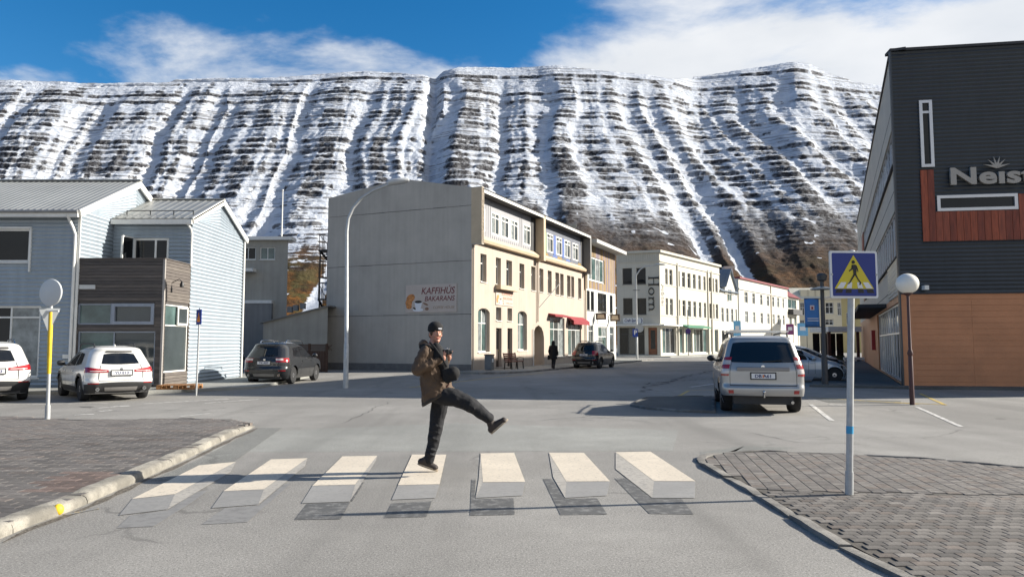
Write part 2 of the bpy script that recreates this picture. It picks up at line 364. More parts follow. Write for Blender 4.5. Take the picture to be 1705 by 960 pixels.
# ---- kerbs and pavements
def kerbmat(name, c):
    h = node_mat(name); col = h.mix(h.rng(h.noise(2.2, 7, .65), .35, .68), tuple(x*.55 for x in c), tuple(x*1.2 for x in c))
    col = h.mix(h.mth('MULTIPLY', h.rng(h.noise(70, 3, .7), .5, .68), .45), col, tuple(x*.42 for x in c)); h.lk(col, h.b.inputs['Base Color'])
    h.bump(h.noise(38, 6, .7), .8, .012); return h.m
M_KERB = kerbmat('kerb_concrete', (.27, .252, .215)); M_KERBD = kerbmat('kerb_dark', (.185, .175, .16))
M_YEL = mat('yellow_paint', (.75, .5, .03), .6, .2, 20)
def kerb_run(path, width, h, m, parent, step=1.1, round_=.04, taper_end=False, zb=-.02, gap=.007):
    """row of kerb stones along a polyline; the inner side is to the left of the walking direction"""
    P_ = [Vector((p[0], p[1], 0)) for p in path]; L = [0]
    for i in range(1, len(P_)): L.append(L[-1]+(P_[i]-P_[i-1]).length)
    def at(s):
        s = max(0, min(L[-1], s))
        for i in range(1, len(P_)):
            if s <= L[i]+1e-9: return P_[i-1].lerp(P_[i], (s-L[i-1])/max(1e-6, L[i]-L[i-1]))
        return P_[-1]
    n = max(1, round(L[-1]/step)); out = []
    for k in range(n):
        a, b = L[-1]*k/n+gap, L[-1]*(k+1)/n-gap; mb = MB(); nn = 4; vs = []; j = random.uniform(-.008, .008)
        for i in range(nn+1):
            s = a+(b-a)*i/nn; p = at(s); d = (at(s+.05)-at(s-.05)).normalized(); l = Vector((-d.y, d.x, 0))
            e = .012 if i in (0, nn) else 0; hh = h+j-e
            if taper_end and k == n-1: hh = h*(1-.75*i/nn)-e
            hh += random.uniform(-.006, .006)
            prof = [(0, zb), (0+random.uniform(-.004, .004), hh-round_*1.3), (round_*.35, hh-round_*.45), (round_*1.1, hh), (width-.01, hh+.004), (width, zb)]
            vs += [p+l*q[0]+Vector((0, 0, q[1])) for q in prof]
        fs = []
        for i in range(nn):
            for q in range(5): a_ = i*6+q; fs.append((a_, a_+1, a_+7, a_+6))
        fs.append((5, 4, 3, 2, 1, 0)); fs.append(tuple(nn*6+q for q in range(6)))
        out.append(MB().add(vs, fs).build('kerb_stone', m, parent, smooth=True))
    return out
def inside(p, poly):
    x, y = p[0], p[1]; c = False; n = len(poly)
    for i in range(n):
        a, b = poly[i], poly[(i+1) % n]
        if (a[1] > y) != (b[1] > y) and x < (b[0]-a[0])*(y-a[1])/(b[1]-a[1])+a[0]: c = not c
    return c
def edge_dist(p, poly):
    best = 9
    for i in range(len(poly)):
        a, b = Vector(poly[i][:2]), Vector(poly[(i+1) % len(poly)][:2]); q = Vector(p[:2]); ab = b-a
        t = max(0, min(1, (q-a).dot(ab)/max(1e-9, ab.dot(ab)))); best = min(best, (a+ab*t-q).length)
    return best
def brick_mesh(lx, ly, hz, m, name, c=.009):
    x, y = lx/2, ly/2
    v = [(-x,-y,0),(x,-y,0),(x,y,0),(-x,y,0),(-x,-y,hz-c*.9),(x,-y,hz-c*.9),(x,y,hz-c*.9),(-x,y,hz-c*.9),(-x+c,-y+c,hz),(x-c,-y+c,hz),(x-c,y-c,hz),(-x+c,y-c,hz)]
    f = [(0,1,5,4),(1,2,6,5),(2,3,7,6),(3,0,4,7),(4,5,9,8),(5,6,10,9),(6,7,11,10),(7,4,8,11),(8,9,10,11)]
    me = bpy.data.meshes.new(name); me.from_pydata(v, [], f); me.materials.append(m); return me
def lay_bricks(parent, items, meshes, ztop, hz, name, tilt=.012, dz=.004):
    """items: (x,y,rot,kind). nearest 300 become parts, the rest one stuff part"""
    items = sorted(items, key=lambda q: q[0]**2+q[1]**2)
    vis = []; rest = []
    for q in items:
        (vis if len(vis) < 300 and q[1] > 2.5 and abs(q[0]) < q[1]*.74 and q[1]*90 > 0 and (EH*FPX/q[1] < 400) else rest).append(q)
    for x, y, r, k in vis:
        o = bpy.data.objects.new(name, meshes[k]); o.location = (x, y, ztop-hz+random.uniform(-dz, dz*.75)); o.rotation_euler = (random.uniform(-tilt, tilt), random.uniform(-tilt, tilt), r+random.uniform(-.02, .02)); link(o, parent)
    vs = []; fs = []; mi = []
    mats = [me.materials[0] for me in meshes]
    for x, y, r, k in rest:
        o = len(vs); M = Matrix.Translation((x, y, ztop-hz+random.uniform(-dz, dz*.75))) @ Matrix.Rotation(r+random.uniform(-.02, .02), 4, 'Z')
        vs += [M @ v.co for v in meshes[k].vertices]; fs += [tuple(i+o for i in p.vertices) for p in meshes[k].polygons]; mi += [k]*len(meshes[k].polygons)
    if fs:
        ob = mk(name+'s', vs, fs, mats, parent); ob.data.polygons.foreach_set('material_index', mi); tag(ob, kind='stuff')
def brickmat(name, c):
    h = node_mat(name); col = h.mix(h.rng(h.noise(14, 5, .65), .35, .68), tuple(x*.75 for x in c), tuple(x*1.2 for x in c))
    oi = h.t.nodes.new('ShaderNodeObjectInfo'); rr = h.rng(oi.outputs['Random'], 0, 1, .72, 1.3, False)
    col = h.mix(1.0, col, rr, 'MULTIPLY')
    col = h.mix(h.mth('MULTIPLY', h.rng(h.noise(.9, 5), .5, .72), .5), col, tuple(x*.66 for x in c))
    h.lk(col, h.b.inputs['Base Color']); h.bump(h.noise(120, 4, .7), .6, .004); return h.m
BM = [brickmat('paver_grey', (.128, .115, .102)), brickmat('paver_brown', (.130, .107, .090)), brickmat('paver_dark', (.100, .090, .082)), brickmat('paver_light', (.158, .142, .126))]
M_BED = mat('joint_sand', (.075, .066, .055), .95, .3, 15, .5, 60)
# right island
isl_out = [(1206,757),(1190,760),(1177,764),(1175,768),(1181.6,775),(1260,817.5),(1330.7,860),(1401.6,902.6),(1455,931),(1508,957.6)]
isl = [G(*q) for q in isl_out]; e = isl[-1]; isl.append(Vector((e.x+.35, e.y-1.0, 0))); isl.append(Vector((e.x+1.0, -4, 0)))
back = [G(*q) for q in [(1277,753.5),(1412,759),(1561,768),(1705,782)]]; back.append(Vector((16, back[-1].y-.35, 0)))
isl_poly = isl+[Vector((16, -4, 0))]+back[::-1]
isl_poly = ccw(isl_poly)
brick_pav = flat('brick_pavement', isl_poly, .023, M_BED, kind='structure')
ks = kerb_run(isl[::-1][1:] if False else [q for q in isl][::-1], .13, .036, M_KERBD, brick_pav, 1.0, .014)
kerb_run([p for p in ([isl[0]]+back)], .06, .034, M_KERBD, brick_pav, 1.0, .008)[0:0]
bmesh_v = [brick_mesh(.1525, .102, .06, m, 'brick', .004) for m in BM]
items = []
zl = lambda x: G(1299, 821).y-.03-(x-2.9)*.085
yy = -3.0; row = 0
while yy < 11.2:
    xx = 1.0+(row % 2)*.078+random.uniform(-.01, .01)
    while xx < 11:
        p = (xx, yy)
        if yy < zl(xx)-.025 and (inside(p, isl_poly) and edge_dist(p, isl_poly) > .055) and xx < yy*.80+2.2 and yy > 3.2:
            items.append((xx, yy+.006*math.sin(xx*.9), 0, random.choice((0, 0, 0, 1, 2, 3))))
        xx += .156
    yy += .1055; row += 1
xx = 1.0; colm = 0
while xx < 14:
    yy = 5.0+(colm % 2)*.054
    while yy < 12:
        X = xx-(yy-8)*.0; X = xx+(yy-8)*.16
        p = (X, yy)
        if yy > zl(X)+.035 and (inside(p, isl_poly) and edge_dist(p, isl_poly) > .045): items.append((X, yy, R(-9), random.choice((0, 0, 2, 1, 3, 0))))
        yy += .1055
    xx += .158; colm += 1
lay_bricks(brick_pav, items, bmesh_v, .032, .06, 'brick', .006, .0011)
# left pavement, kerb along the road
kl = [Vector((-4.15, -4, 0))]+[G(*q) for q in [(0,897),(47,876),(116,851),(181,822),(247,793),(312,763),(362,738),(400,721),(428,709)]]
SH = .095
lp_back = [G(*q, SH) for q in [(413,704),(380,698.5),(312,695.5),(156,699),(0,693)]]+[Vector((-20, 16.2, SH)), Vector((-20, -4, SH))]
kin = [Vector((p.x-.17, p.y, SH)) for p in kl]
lp_poly = ccw([Vector((p.x, p.y, 0)) for p in kin[:-1]]+lp_back)
pav_l = flat('paved_sidewalk', lp_poly, SH-.010, M_BED, kind='structure')
kst = kerb_run(kl, .20, SH+.010, M_KERB, pav_l, 1.15, .045, True)
kerb_run([q for q in lp_back[:-1]], .12, SH, M_KERBD, pav_l, 1.2, .02)
LM = [brickmat('slab_grey', (.120, .108, .098)), brickmat('slab_brown', (.118, .099, .086)), brickmat('slab_dark', (.102, .092, .085)), brickmat('slab_red', (.125, .090, .075))]
lmesh = [brick_mesh(.2955, .1455, .06, m, 'paver', .004) for m in LM]
items = []; yy = 4.6; row = 0
redpoly = [G(*q, SH) for q in [(30,820),(165,815),(230,790),(125,782)]]
while yy < 17:
    kx_ = float(np.interp(yy, [q.y for q in kl], [q.x for q in kl])); xx = kx_-.195-(row % 2)*.148
    while xx > -15:
        p = (xx, yy)
        if (inside(p, lp_poly) or edge_dist(p, lp_poly) < .10) and yy < 16 and xx > -yy*.9-1.6:
            k = 3 if inside(p, redpoly) else random.choice((0, 0, 0, 2, 2, 1))
            items.append((xx, yy, 0, k))
        xx -= .300
    yy += .150; row += 1
lay_bricks(pav_l, items, lmesh, SH, .06, 'paver', .004, .0012)
# yellow paint on one kerb stone
q = G(103, 846, .06); mb = MB(); mb.ell(q+Vector((-.035, 0, -.01)), (.05, .05, .055)); mb.build('yellow_paint_mark', M_YEL, pav_l, True)
PYf = paint('paint_kerb_yellow', (.55, .36, .05), 1.0, 14)
line(G(108, 857), G(165, 846), .06, PYf, 'yellow_line')

# other pavements (raised 0.1): in front of house, cafe street side, hotel corner, dark island by the silver car
M_PAV = asphalt('pavement_concrete', .25, .2); M_PAVD = asphalt('pavement_dark', .105, .0)
def pavement(name, poly, h, m, kerb=None):
    poly = ccw([Vector((p[0], p[1], 0)) for p in poly]); n = len(poly)
    o = mk(name, [(p.x, p.y, h) for p in poly]+[(p.x, p.y, -.03) for p in poly], [tuple(range(n))]+[(i+n, (i+1) % n+n, (i+1) % n, i) for i in range(n)], m)
    tag(o, kind='structure'); return o
isld = [G(*q) for q in [(1049,676),(1056,670),(1075,662.5),(1190,661),(1192,688),(1134,686),(1075,681)]]
di = pavement('traffic_island', [p.lerp(sum(isld, Vector())/len(isld), .03) for p in isld], .05, M_PAVD)
kerb_run(ccw(isld)+[ccw(isld)[0]], .1, .06, M_KERBD, di, .9, .02)

# ---- wear on the road: cracks, grit along the kerbs, a drain cover
M_CRK = mat('crack_tar', (.045, .044, .042), .9, .3, 20); hgr = node_mat('grit')
hgr.lk(hgr.mix(hgr.rng(hgr.noise(30, 5, .7), .4, .65), (.055, .045, .036), (.17, .15, .12)), hgr.b.inputs['Base Color']); hgr.bump(hgr.noise(60, 4, .7), .6, .01)
def wander(name, pts, w, m, jit, z, seed, step=.25):
    rg = random.Random(seed); P_ = [G(*q) for q in pts]; ctr = []
    for i in range(len(P_)-1):
        L = (P_[i+1]-P_[i]).length; n = max(2, int(L/step))
        for k in range(n): ctr.append(P_[i].lerp(P_[i+1], k/n))
    ctr.append(P_[-1]); vs = []; fs = []; o = 0
    for i, c in enumerate(ctr):
        d = (ctr[min(i+1, len(ctr)-1)]-ctr[max(0, i-1)]).normalized(); s = Vector((-d.y, d.x, 0)); o = o*.7+rg.uniform(-jit, jit); ww = w*rg.uniform(.35, 1.3)
        if i in (0, len(ctr)-1): ww *= .2
        a = c+s*(o+ww/2); b = c+s*(o-ww/2); vs += [(a.x, a.y, z), (b.x, b.y, z)]
    for i in range(len(ctr)-1): fs.append((2*i, 2*i+1, 2*i+3, 2*i+2))
    return MB().add(vs, fs).build(name, m, road)
for i, (pts, w, j) in enumerate((([(1062, 653), (1105, 636), (1150, 624), (1195, 616)], .14, .2), ([(1065, 640), (1120, 634), (1190, 629)], .10, .2), ([(650, 668), (600, 690), (560, 705)], .02, .08), ([(880, 700), (980, 692), (1090, 704)], .018, .1), ([(0, 868), (60, 850), (130, 842)], .02, .04), ([(700, 640), (760, 634), (840, 626)], .05, .1), ([(1240, 720), (1330, 735), (1450, 742)], .016, .1))):
    wander('crack', pts, w, M_CRK, j, .0045, 40+i)
wander('gutter_grit', [(4, 903), (52, 880), (122, 853), (187, 824), (253, 795), (318, 765), (368, 740), (430, 712)], .10, hgr.m, .015, .0052, 7)
wander('gutter_grit', [(1176, 776), (1254, 819), (1325, 862), (1396, 904.6), (1450, 933), (1503, 960)], .07, hgr.m, .012, .0052, 8)
wander('gutter_grit', [(40, 702), (156, 703), (312, 699), (400, 702)], .16, hgr.m, .03, .0052, 9)
# ================================================================== mountain (real terrain, about 0.6 to 1.4 km away)
def vnoise(x, y, seed=0):
    xi = np.floor(x).astype(np.int64); yi = np.floor(y).astype(np.int64); xf = x-xi; yf = y-yi
    def h(a, b):
        n = (a*374761393+b*668265263+seed*982451653) & 0x7fffffff; n = ((n ^ (n >> 13))*1274126177) & 0x7fffffff
        return ((n ^ (n >> 16)) & 0xffff)/65535.0
    u = xf*xf*xf*(xf*(xf*6-15)+10); v = yf*yf*yf*(yf*(yf*6-15)+10)
    return (h(xi, yi)*(1-u)+h(xi+1, yi)*u)*(1-v)+(h(xi, yi+1)*(1-u)+h(xi+1, yi+1)*u)*v
def fbm(x, y, o=4, seed=0, g=.5):
    s = 0; a = 1; t = 0
    for i in range(o): s = s+a*vnoise(x*2**i, y*2**i, seed+i*17); t += a; a *= g
    return s/t
def sstep(a, b, x): t = np.clip((x-a)/(b-a), 0, 1); return t*t*(3-2*t)
SKX = [-1500,-700,-300,0,60,120,240,330,420,470,530,600,650,700,722,735,760,850,930,960,1010,1080,1120,1150,1200,1250,1290,1335,1360,1400,1440,1465,1600,1800,2300,3200]
SKY_ = [170,150,140,133,136,138,136,130,130,128,123,118,121,125,129,119,112,112,109,112,118,124,131,131,123,115,110,102,106,124,136,140,165,200,260,330]
NC, NR = 1320, 640
aa = np.concatenate([np.linspace(-1.5, -.79, 110, endpoint=False), np.linspace(-.79, .79, NC-220), np.linspace(.79, 1.5, 111)[1:]]); vv = np.linspace(0, 1, NR)**.92
A, V = np.meshgrid(aa, vv)
pxr = CXP+FPX*aa*_cp/ _cp
YR, YF = 1330.0, 560.0
sk_y = np.interp(CXP+FPX*aa/ (1.0), SKX, SKY_)
# ridge height from its elevation angle
rr_ = (CYP-sk_y)/FPX; elev = (_sp+rr_*_cp)/(_cp-rr_*_sp)
# ridge recess: two re-entrants
ridgeY = YR+14*np.exp(-((aa+.105)/.012)**2)+70*sstep(.215, .27, aa)+fbm(aa*9, aa*0+3, 3, 5)*50-25
aa_x = aa
zr = elev*ridgeY+EH
Yg = YF+(ridgeY[None, :]-YF)*V
# fan of fall lines: X follows constant world X lines only loosely, so keep the sample grid in bearing
X = A*Yg
pw = np.where(A < 0, .50, .50+.42*sstep(0, .22, A))      # the front bends round, so fall lines spread less in the west
FX = A*YR*(Yg/YR)**pw
wx = FX+42*(fbm(FX/210, Yg/300, 3, 11)-.5)*2+13*(fbm(FX/50, Yg/110, 3, 31)-.5)
def ridged(t, seed, jit=.8):   # 1d valleys: distance to the nearest gully line and that gully's weight
    i = np.floor(t).astype(np.int64)
    def h(a, q=0):
        n = (a*374761393+(seed+q)*668265263) & 0x7fffffff; n = ((n ^ (n >> 13))*1274126177) & 0x7fffffff
        return ((n ^ (n >> 16)) & 0xffff)/65535.0
    best = np.full(t.shape, 9.0); w = np.zeros(t.shape)
    for o in (-1, 0, 1):
        d = np.abs(t-(i+o+.5+jit*(h(i+o)-.5))); m = d < best; best = np.where(m, d, best); w = np.where(m, h(i+o, 50), w)
    return best, w
d1, s1 = ridged(wx/74, 3, 1.0); d2, s2 = ridged(wx/34+3.3, 9); d3, s3 = ridged((wx+9*(fbm(FX/18, Yg/40, 2, 37)-.5))/14+1.7, 19)
g1 = (1-sstep(0, .42, d1))*(.35+.65*s1); g2 = (1-sstep(0, .42, d2))*(.3+.7*s2); g3 = (1-sstep(0, .45, d3))*s3
cw = .035+.035*s1+.085*sstep(.55, .2, V)
chan = np.exp(-(d1/cw)**2)*sstep(.15, .5, s1)*(1-.55*sstep(.62, .85, V))
chan2 = np.exp(-(d2/.13)**2)*s2*sstep(.30, .55, V)
zn = V**1.28
Z0 = zr[None, :]*zn
mid = sstep(0, .25, V)*(1-sstep(.84, .99, V))
butt = (fbm(wx/260, Yg/700, 2, 77)-.5)
up = sstep(.38, .62, V)
Z = Z0+mid*(-(11+2*up)*g1-(2+1.5*up)*g2-1.0*up*g3+44*butt)+mid*3.5*(fbm(X/30, Yg/30, 4, 41)-.5)*2
Z += 2.5*(fbm(X/14, Yg/22, 3, 61)-.5)*sstep(.1, .4, V)*(1-sstep(.9, 1, V))
# the deep ravine between the two buttresses
rv = np.abs(FX-(-148+(1-V)*22+8*(fbm(Yg/60, Yg*0+.5, 2, 5)-.5))); Z -= mid*15*np.exp(-(rv/9)**2); Z -= 3*np.exp(-(rv/9)**2)*sstep(.8, .9, V)
# basalt layers
dip = Z+.010*X+6*(fbm(X/140, Yg/160, 2, 91)-.5)+1.6*(fbm(X/11, Yg/14, 3, 95)-.5)
dip = dip+13*(vnoise(dip/23, dip*0+.5, 99)-.5)+5*(vnoise(dip/8, dip*0+.5, 98)-.5)
HL = 13.0
k = dip/HL; ki = np.floor(k); kf = k-ki
hrow = vnoise(ki*3.17+.5, ki*0+.5, 123)
lay = fbm(FX/75+ki*5.3, ki*1.7+.3, 5, 131, .62)
ridge_f = (1-.75*g1)*(1-.55*g2)                # cliffs stand on the buttresses
cont = sstep(.48, .62, hrow)                    # the thick flows run on for kilometres, the thin ones come and go
tf = dip/58+1.3*(fbm(FX/120, dip*0+.5, 3, 141)-.5); tf = tf-np.floor(tf)
crest = np.minimum(d2, .55)+.25*np.minimum(d1, .5)
pyr = sstep(-.06, .06, crest-(.10+.42*tf)+.16*(fbm(FX/16, Yg/24, 3, 151)-.5))      # stacked flatirons, wide at the foot of each tier
pyr = 1-(1-pyr)*sstep(.36, .46, V)*(1-sstep(.80, .90, V)*cont)
gate = sstep(.47, .62, lay*.72+.28*ridge_f)*sstep(.12, .45, hrow)
strength = np.clip((.30+1.1*hrow)*np.maximum(gate, cont*sstep(.18, .36, lay*.6+.4*ridge_f))*(.48+.52*pyr), 0, 1)*sstep(.27, .44, V)
cl_lo = .52+.16*(hrow-.5); cw_ = (.08+.20*hrow)*(.45+.75*ridge_f)*(.5+.8*lay)
stair = sstep(cl_lo, cl_lo+cw_, kf)-kf
Zs = Z+HL*.48*stair*strength*(1-.8*chan)
kk = dip/4.9; k2f = kk-np.floor(kk); lay2 = fbm(FX/22+np.floor(kk)*3.1, np.floor(kk)*1.3, 3, 171)
st2 = sstep(.50, .64, lay2*.75+.25*ridge_f)*sstep(.22, .4, V)*(.15+.85*pyr)
Zs += 4.9*.42*(sstep(.5, .8, k2f)-k2f)*st2*(1-.8*chan)
Zs += (.5*vnoise(X/3.2, Yg/3.2, 7)+1.0*vnoise(X/7, Yg/7, 8)-.75)*sstep(.05, .3, V)
Zs = np.where(V > .985, np.minimum(Zs, zr[None, :]+1.5), Zs)
Zs[0, :] = -12
# snow: gentle ground and gullies keep it, cliffs and the low slopes lose it
cliff = np.maximum(sstep(cl_lo-.03, cl_lo+.05, kf)*(1-sstep(cl_lo+cw_-.05, cl_lo+cw_+.06, kf))*strength, .62*sstep(.46, .56, k2f)*(1-sstep(.72, .84, k2f))*st2)
n_a = fbm(X/75, Yg/120, 4, 201); n_b = fbm(X/16, Yg/30, 4, 211); n_c = fbm(FX/9, Yg/60, 3, 231)
left = sstep(1050, 500, CXP+FPX*A)              # snow reaches lower in the west
lowline = .365-.135*left+.14*(n_a-.5)+.05*(n_c-.5)
alt = sstep(lowline-.10, lowline+.16, V)
snow = alt*(.98+.5*(n_b-.5)+.35*(n_a-.5))-1.15*cliff*(.75+.6*n_b)*(1-.9*chan)*(1-.4*chan2)
band = sstep(.30, .40, V)*(1-sstep(.60, .74, V)); snow -= band*.34*(1-chan)*(.4+.9*pyr)*(n_c*.6+n_b*.6)*(.5+.5*ridge_f)
gul = chan*sstep(.03, .12, V+.12*(s1-.6)-.05*(n_a-.5))
snow = np.maximum(snow, gul*(1.2-.3*n_b))
snow = np.maximum(snow, .85*chan2*alt)
snow = np.maximum(snow, 1.1*np.exp(-(rv/4.)**2)*sstep(.25, .4, V))
snow = np.maximum(snow, (sstep(.75, .80, fbm(X/20, Yg/14, 3, 301))*.8)*sstep(.03, .1, V))
snow = np.where(V > .975, np.maximum(snow, .55+.5*(n_b-.4)), snow)
veg = sstep(.34, .10, V+.10*(n_a-.5))
verts = np.stack([X, Yg, Zs], -1).reshape(-1, 3).astype(np.float32)
# a back slope behind the ridge so that the mountain is solid
nb = 6; bx = []
for j in range(1, nb+1):
    bx.append(np.stack([aa*(ridgeY+60*j), ridgeY+60*j, zr-(j**1.6)*11], -1))
verts = np.concatenate([verts]+[b.astype(np.float32) for b in bx]); rows = NR+nb
ii = np.arange(rows*NC).reshape(rows, NC)
quads = np.stack([ii[:-1, :-1], ii[:-1, 1:], ii[1:, 1:], ii[1:, :-1]], -1).reshape(-1, 4)
me = bpy.data.meshes.new('mountain'); me.vertices.add(len(verts)); me.vertices.foreach_set('co', verts.ravel())
me.loops.add(quads.size); me.loops.foreach_set('vertex_index', quads.ravel().astype(np.int32))
me.polygons.add(len(quads)); me.polygons.foreach_set('loop_start', np.arange(0, quads.size, 4, dtype=np.int32))
me.polygons.foreach_set('use_smooth', np.ones(len(quads), bool)); me.update(calc_edges=True)
pad = np.ones((nb, NC))
for nm, arr in (('snow', np.concatenate([snow, pad])), ('veg', np.concatenate([veg, pad*0])), ('vpos', np.concatenate([V, pad]))):
    at_ = me.attributes.new(nm, 'FLOAT', 'POINT'); at_.data.foreach_set('value', arr.ravel().astype(np.float32))
h = node_mat('mountain_rock_snow')
sn = h.attr('snow').outputs['Fac']; vg = h.attr('veg').outputs['Fac']; vp = h.attr('vpos').outputs['Fac']
nf = h.noise(.16, 8, .7); ng = h.noise(.045, 6, .6)
strat = h.noise(.10, 7, .68, h.mapping((.22, .22, 4.2)))
rock = h.mix(h.rng(strat, .35, .65), (.014, .014, .017), (.046, .043, .046))
brown = h.mix(h.rng(ng, .35, .65), (.034, .021, .013), (.085, .049, .026))
rock = h.mix(h.rng(vp, .16, .45, 1, 0), rock, brown)
vegc = h.mix(h.rng(nf, .35, .65), (.070, .042, .016), (.21, .085, .018)); vegc = h.mix(h.rng(h.noise(.03, 5), .45, .62), vegc, (.075, .070, .025))
rock = h.mix(h.mth('MULTIPLY', vg, h.rng(ng, .3, .55)), rock, vegc)
dust = h.mix(h.mth('MULTIPLY', h.rng(h.mth('ADD', h.mth('MULTIPLY', h.mth('SUBTRACT', nf, .5), 1.9), sn), -.15, .42), h.rng(vp, .26, .44)), rock, (.27, .275, .29))
lines = h.rng(h.noise(.11, 4, .6, h.mapping((.05, .05, 5.2))), .535, .60); lmask = h.mth('MULTIPLY', h.rng(h.noise(.012, 4, .6), .30, .52), h.rng(vp, .34, .46))
sn = h.mth('SUBTRACT', sn, h.mth('MULTIPLY', h.mth('MULTIPLY', lines, lmask), .75))
f = h.rng(h.mth('ADD', sn, h.mth('MULTIPLY', h.mth('SUBTRACT', h.mth('ADD', h.mth('MULTIPLY', nf, .30), h.mth('MULTIPLY', strat, .70)), .5), 1.6)), .39, .53)
col = h.mix(f, dust, h.mix(h.rng(ng, .3, .7), (.48, .52, .59), (.65, .68, .73)))
h.lk(col, h.b.inputs['Base Color']); h.b.inputs['Specular IOR Level'].default_value = .15
h.bump(h.mth('ADD', h.mth('MULTIPLY', strat, .8), nf), 1.0, 4.0)
me.materials.append(h.m)
mountain = link(bpy.data.objects.new('mountain', me)); tag(mountain, kind='structure')
# ================================================================== building helpers
def glassmat(name, col, rough=.04, spec=.6, var=.35, scale=.5):
    return mat(name, col, rough, var, scale, spec=spec)
GL_DK = glassmat('glass_dark', (.012, .014, .016), .03, .28); GL_MID = glassmat('glass_mid', (.045, .055, .058), .06)
GL_PALE = glassmat('glass_curtained', (.20, .22, .22), .12, .5, .5, 2.5); GL_TEAL = glassmat('glass_teal', (.07, .11, .105), .05, .6, .5, 1.2)
M_WHITE = mat('white_trim', (.70, .69, .65), .55, .08, 4); M_GREYF = mat('grey_blue_trim', (.24, .27, .32), .5, .1, 5)
M_CREAMT = mat('cream_trim', (.62, .53, .40), .6, .1, 4)
def facade(root, pl, s0, s1, z0, z1, holes, m, depth=.12, corr=None, top=None, name='wall', off=0.0):
    """wall with real openings; corr=(pitch, amplitude) gives horizontal corrugation; top: [(s,z)...] gable line"""
    def ztop(s):
        if not top: return z1
        return float(np.interp(s, [q[0] for q in top], [q[1] for q in top]))
    ss = sorted(set([round(x, 4) for x in [s0, s1]+[q for h in holes for q in (h[0], h[2])]+([q[0] for q in top] if top else []) if s0-1e-6 <= x <= s1+1e-6]))
    zmax = max([z1]+[q[1] for q in top]) if top else z1
    zs = [z0, zmax]+[q for h in holes for q in (h[1], h[3]) if z0 < q < zmax]
    if corr:
        n = int((zmax-z0)/corr[0]*4); zs += [z0+corr[0]/4*i for i in range(n+1)]
        f = lambda z: corr[1]*math.sin(2*math.pi*(z-z0)/corr[0])
    else: f = lambda z: 0
    zs = sorted(set(round(q, 4) for q in zs)); mb = MB(); sg = 1
    for i in range(len(ss)-1):
        a, b = ss[i], ss[i+1]; ta, tb = ztop(a), ztop(b); cx = (a+b)/2
        hh = [h for h in holes if h[0]-1e-4 <= a and b <= h[2]+1e-4]
        for j in range(len(zs)-1):
            c, d = zs[j], zs[j+1]
            if c >= max(ta, tb)-1e-5: break
            if any(h[1]-1e-4 <= c and d <= h[3]+1e-4 for h in hh): continue
            q = [(a, min(c, ta)), (b, min(c, tb)), (b, min(d, tb)), (a, min(d, ta))]
            mb.add([pl.pt(s, z, off+f(z)) for s, z in q], [(0, 1, 2, 3)])
    for h in holes:
        a, c, b, d = h[:4]
        for q in (((a, c), (b, c)), ((b, c), (b, d)), ((b, d), (a, d)), ((a, d), (a, c))):
            mb.add([pl.pt(*q[0], off+.004), pl.pt(*q[1], off+.004), pl.pt(*q[1], off-depth), pl.pt(*q[0], off-depth)], [(0, 1, 2, 3)])
    o = mk(name, mb.v, mb.f, m, root); return o
def window(root, pl, r, depth=.12, mf=None, mg=None, vs=(), hs=(), fw=.06, sill=True, out=0.0, name='window', fd=.05, panes=True, label=None):
    """frame mesh with pane children; vs / hs are mullion positions as fractions"""
    mf = mf or M_WHITE; mg = mg or GL_DK; a, c, b, d = r[:4]; o0 = out-depth; mb = MB()
    def slab(x0, y0, x1, y1, lo, hi):
        mb.hexa([pl.pt(x0, y0, lo), pl.pt(x1, y0, lo), pl.pt(x1, y0, hi), pl.pt(x0, y0, hi), pl.pt(x0, y1, lo), pl.pt(x1, y1, lo), pl.pt(x1, y1, hi), pl.pt(x0, y1, hi)])
    slab(a, c, a+fw, d, o0, o0+fd); slab(b-fw, c, b, d, o0, o0+fd); slab(a+fw, c, b-fw, c+fw, o0, o0+fd); slab(a+fw, d-fw, b-fw, d, o0, o0+fd)
    vp = [a+fw]+[a+(b-a)*v for v in vs]+[b-fw]; hp = [c+fw]+[c+(d-c)*v for v in hs]+[d-fw]
    for v in vs: x = a+(b-a)*v; slab(x-fw*.4, c+fw, x+fw*.4, d-fw, o0, o0+fd*.9)
    for v in hs: y = c+(d-c)*v; slab(a+fw, y-fw*.4, b-fw, y+fw*.4, o0, o0+fd*.88)
    w = mb.build(name, mf, root)
    if label: w['label'] = label
    if sill:
        sb = MB(); z = c-.002
        sb.hexa([pl.pt(a-.03, z-.05, o0+.01), pl.pt(b+.03, z-.05, o0+.01), pl.pt(b+.03, z-.05, out+.06), pl.pt(a-.03, z-.05, out+.06), pl.pt(a-.03, z, o0+.01), pl.pt(b+.03, z, o0+.01), pl.pt(b+.03, z-.015, out+.06), pl.pt(a-.03, z-.015, out+.06)])
        sb.build('sill', mf, w)
    po = o0+.012
    if panes:
        for i in range(len(vp)-1):
            for j in range(len(hp)-1):
                g = mg[(i+j*3) % len(mg)] if isinstance(mg, (list, tuple)) else mg
                t = random.uniform(-.004, .004)
                mk('pane', [pl.pt(vp[i], hp[j], po+t), pl.pt(vp[i+1], hp[j], po-t), pl.pt(vp[i+1], hp[j+1], po-t*.5), pl.pt(vp[i], hp[j+1], po+t*.5)], [(0, 1, 2, 3)], g, w)
    return w
def pslab(pl, s0, z0, s1, z1, o0, o1, mb=None):
    mb = mb or MB()
    mb.hexa([pl.pt(s0, z0, o0), pl.pt(s1, z0, o0), pl.pt(s1, z0, o1), pl.pt(s0, z0, o1), pl.pt(s0, z1, o0), pl.pt(s1, z1, o0), pl.pt(s1, z1, o1), pl.pt(s0, z1, o1)]); return mb
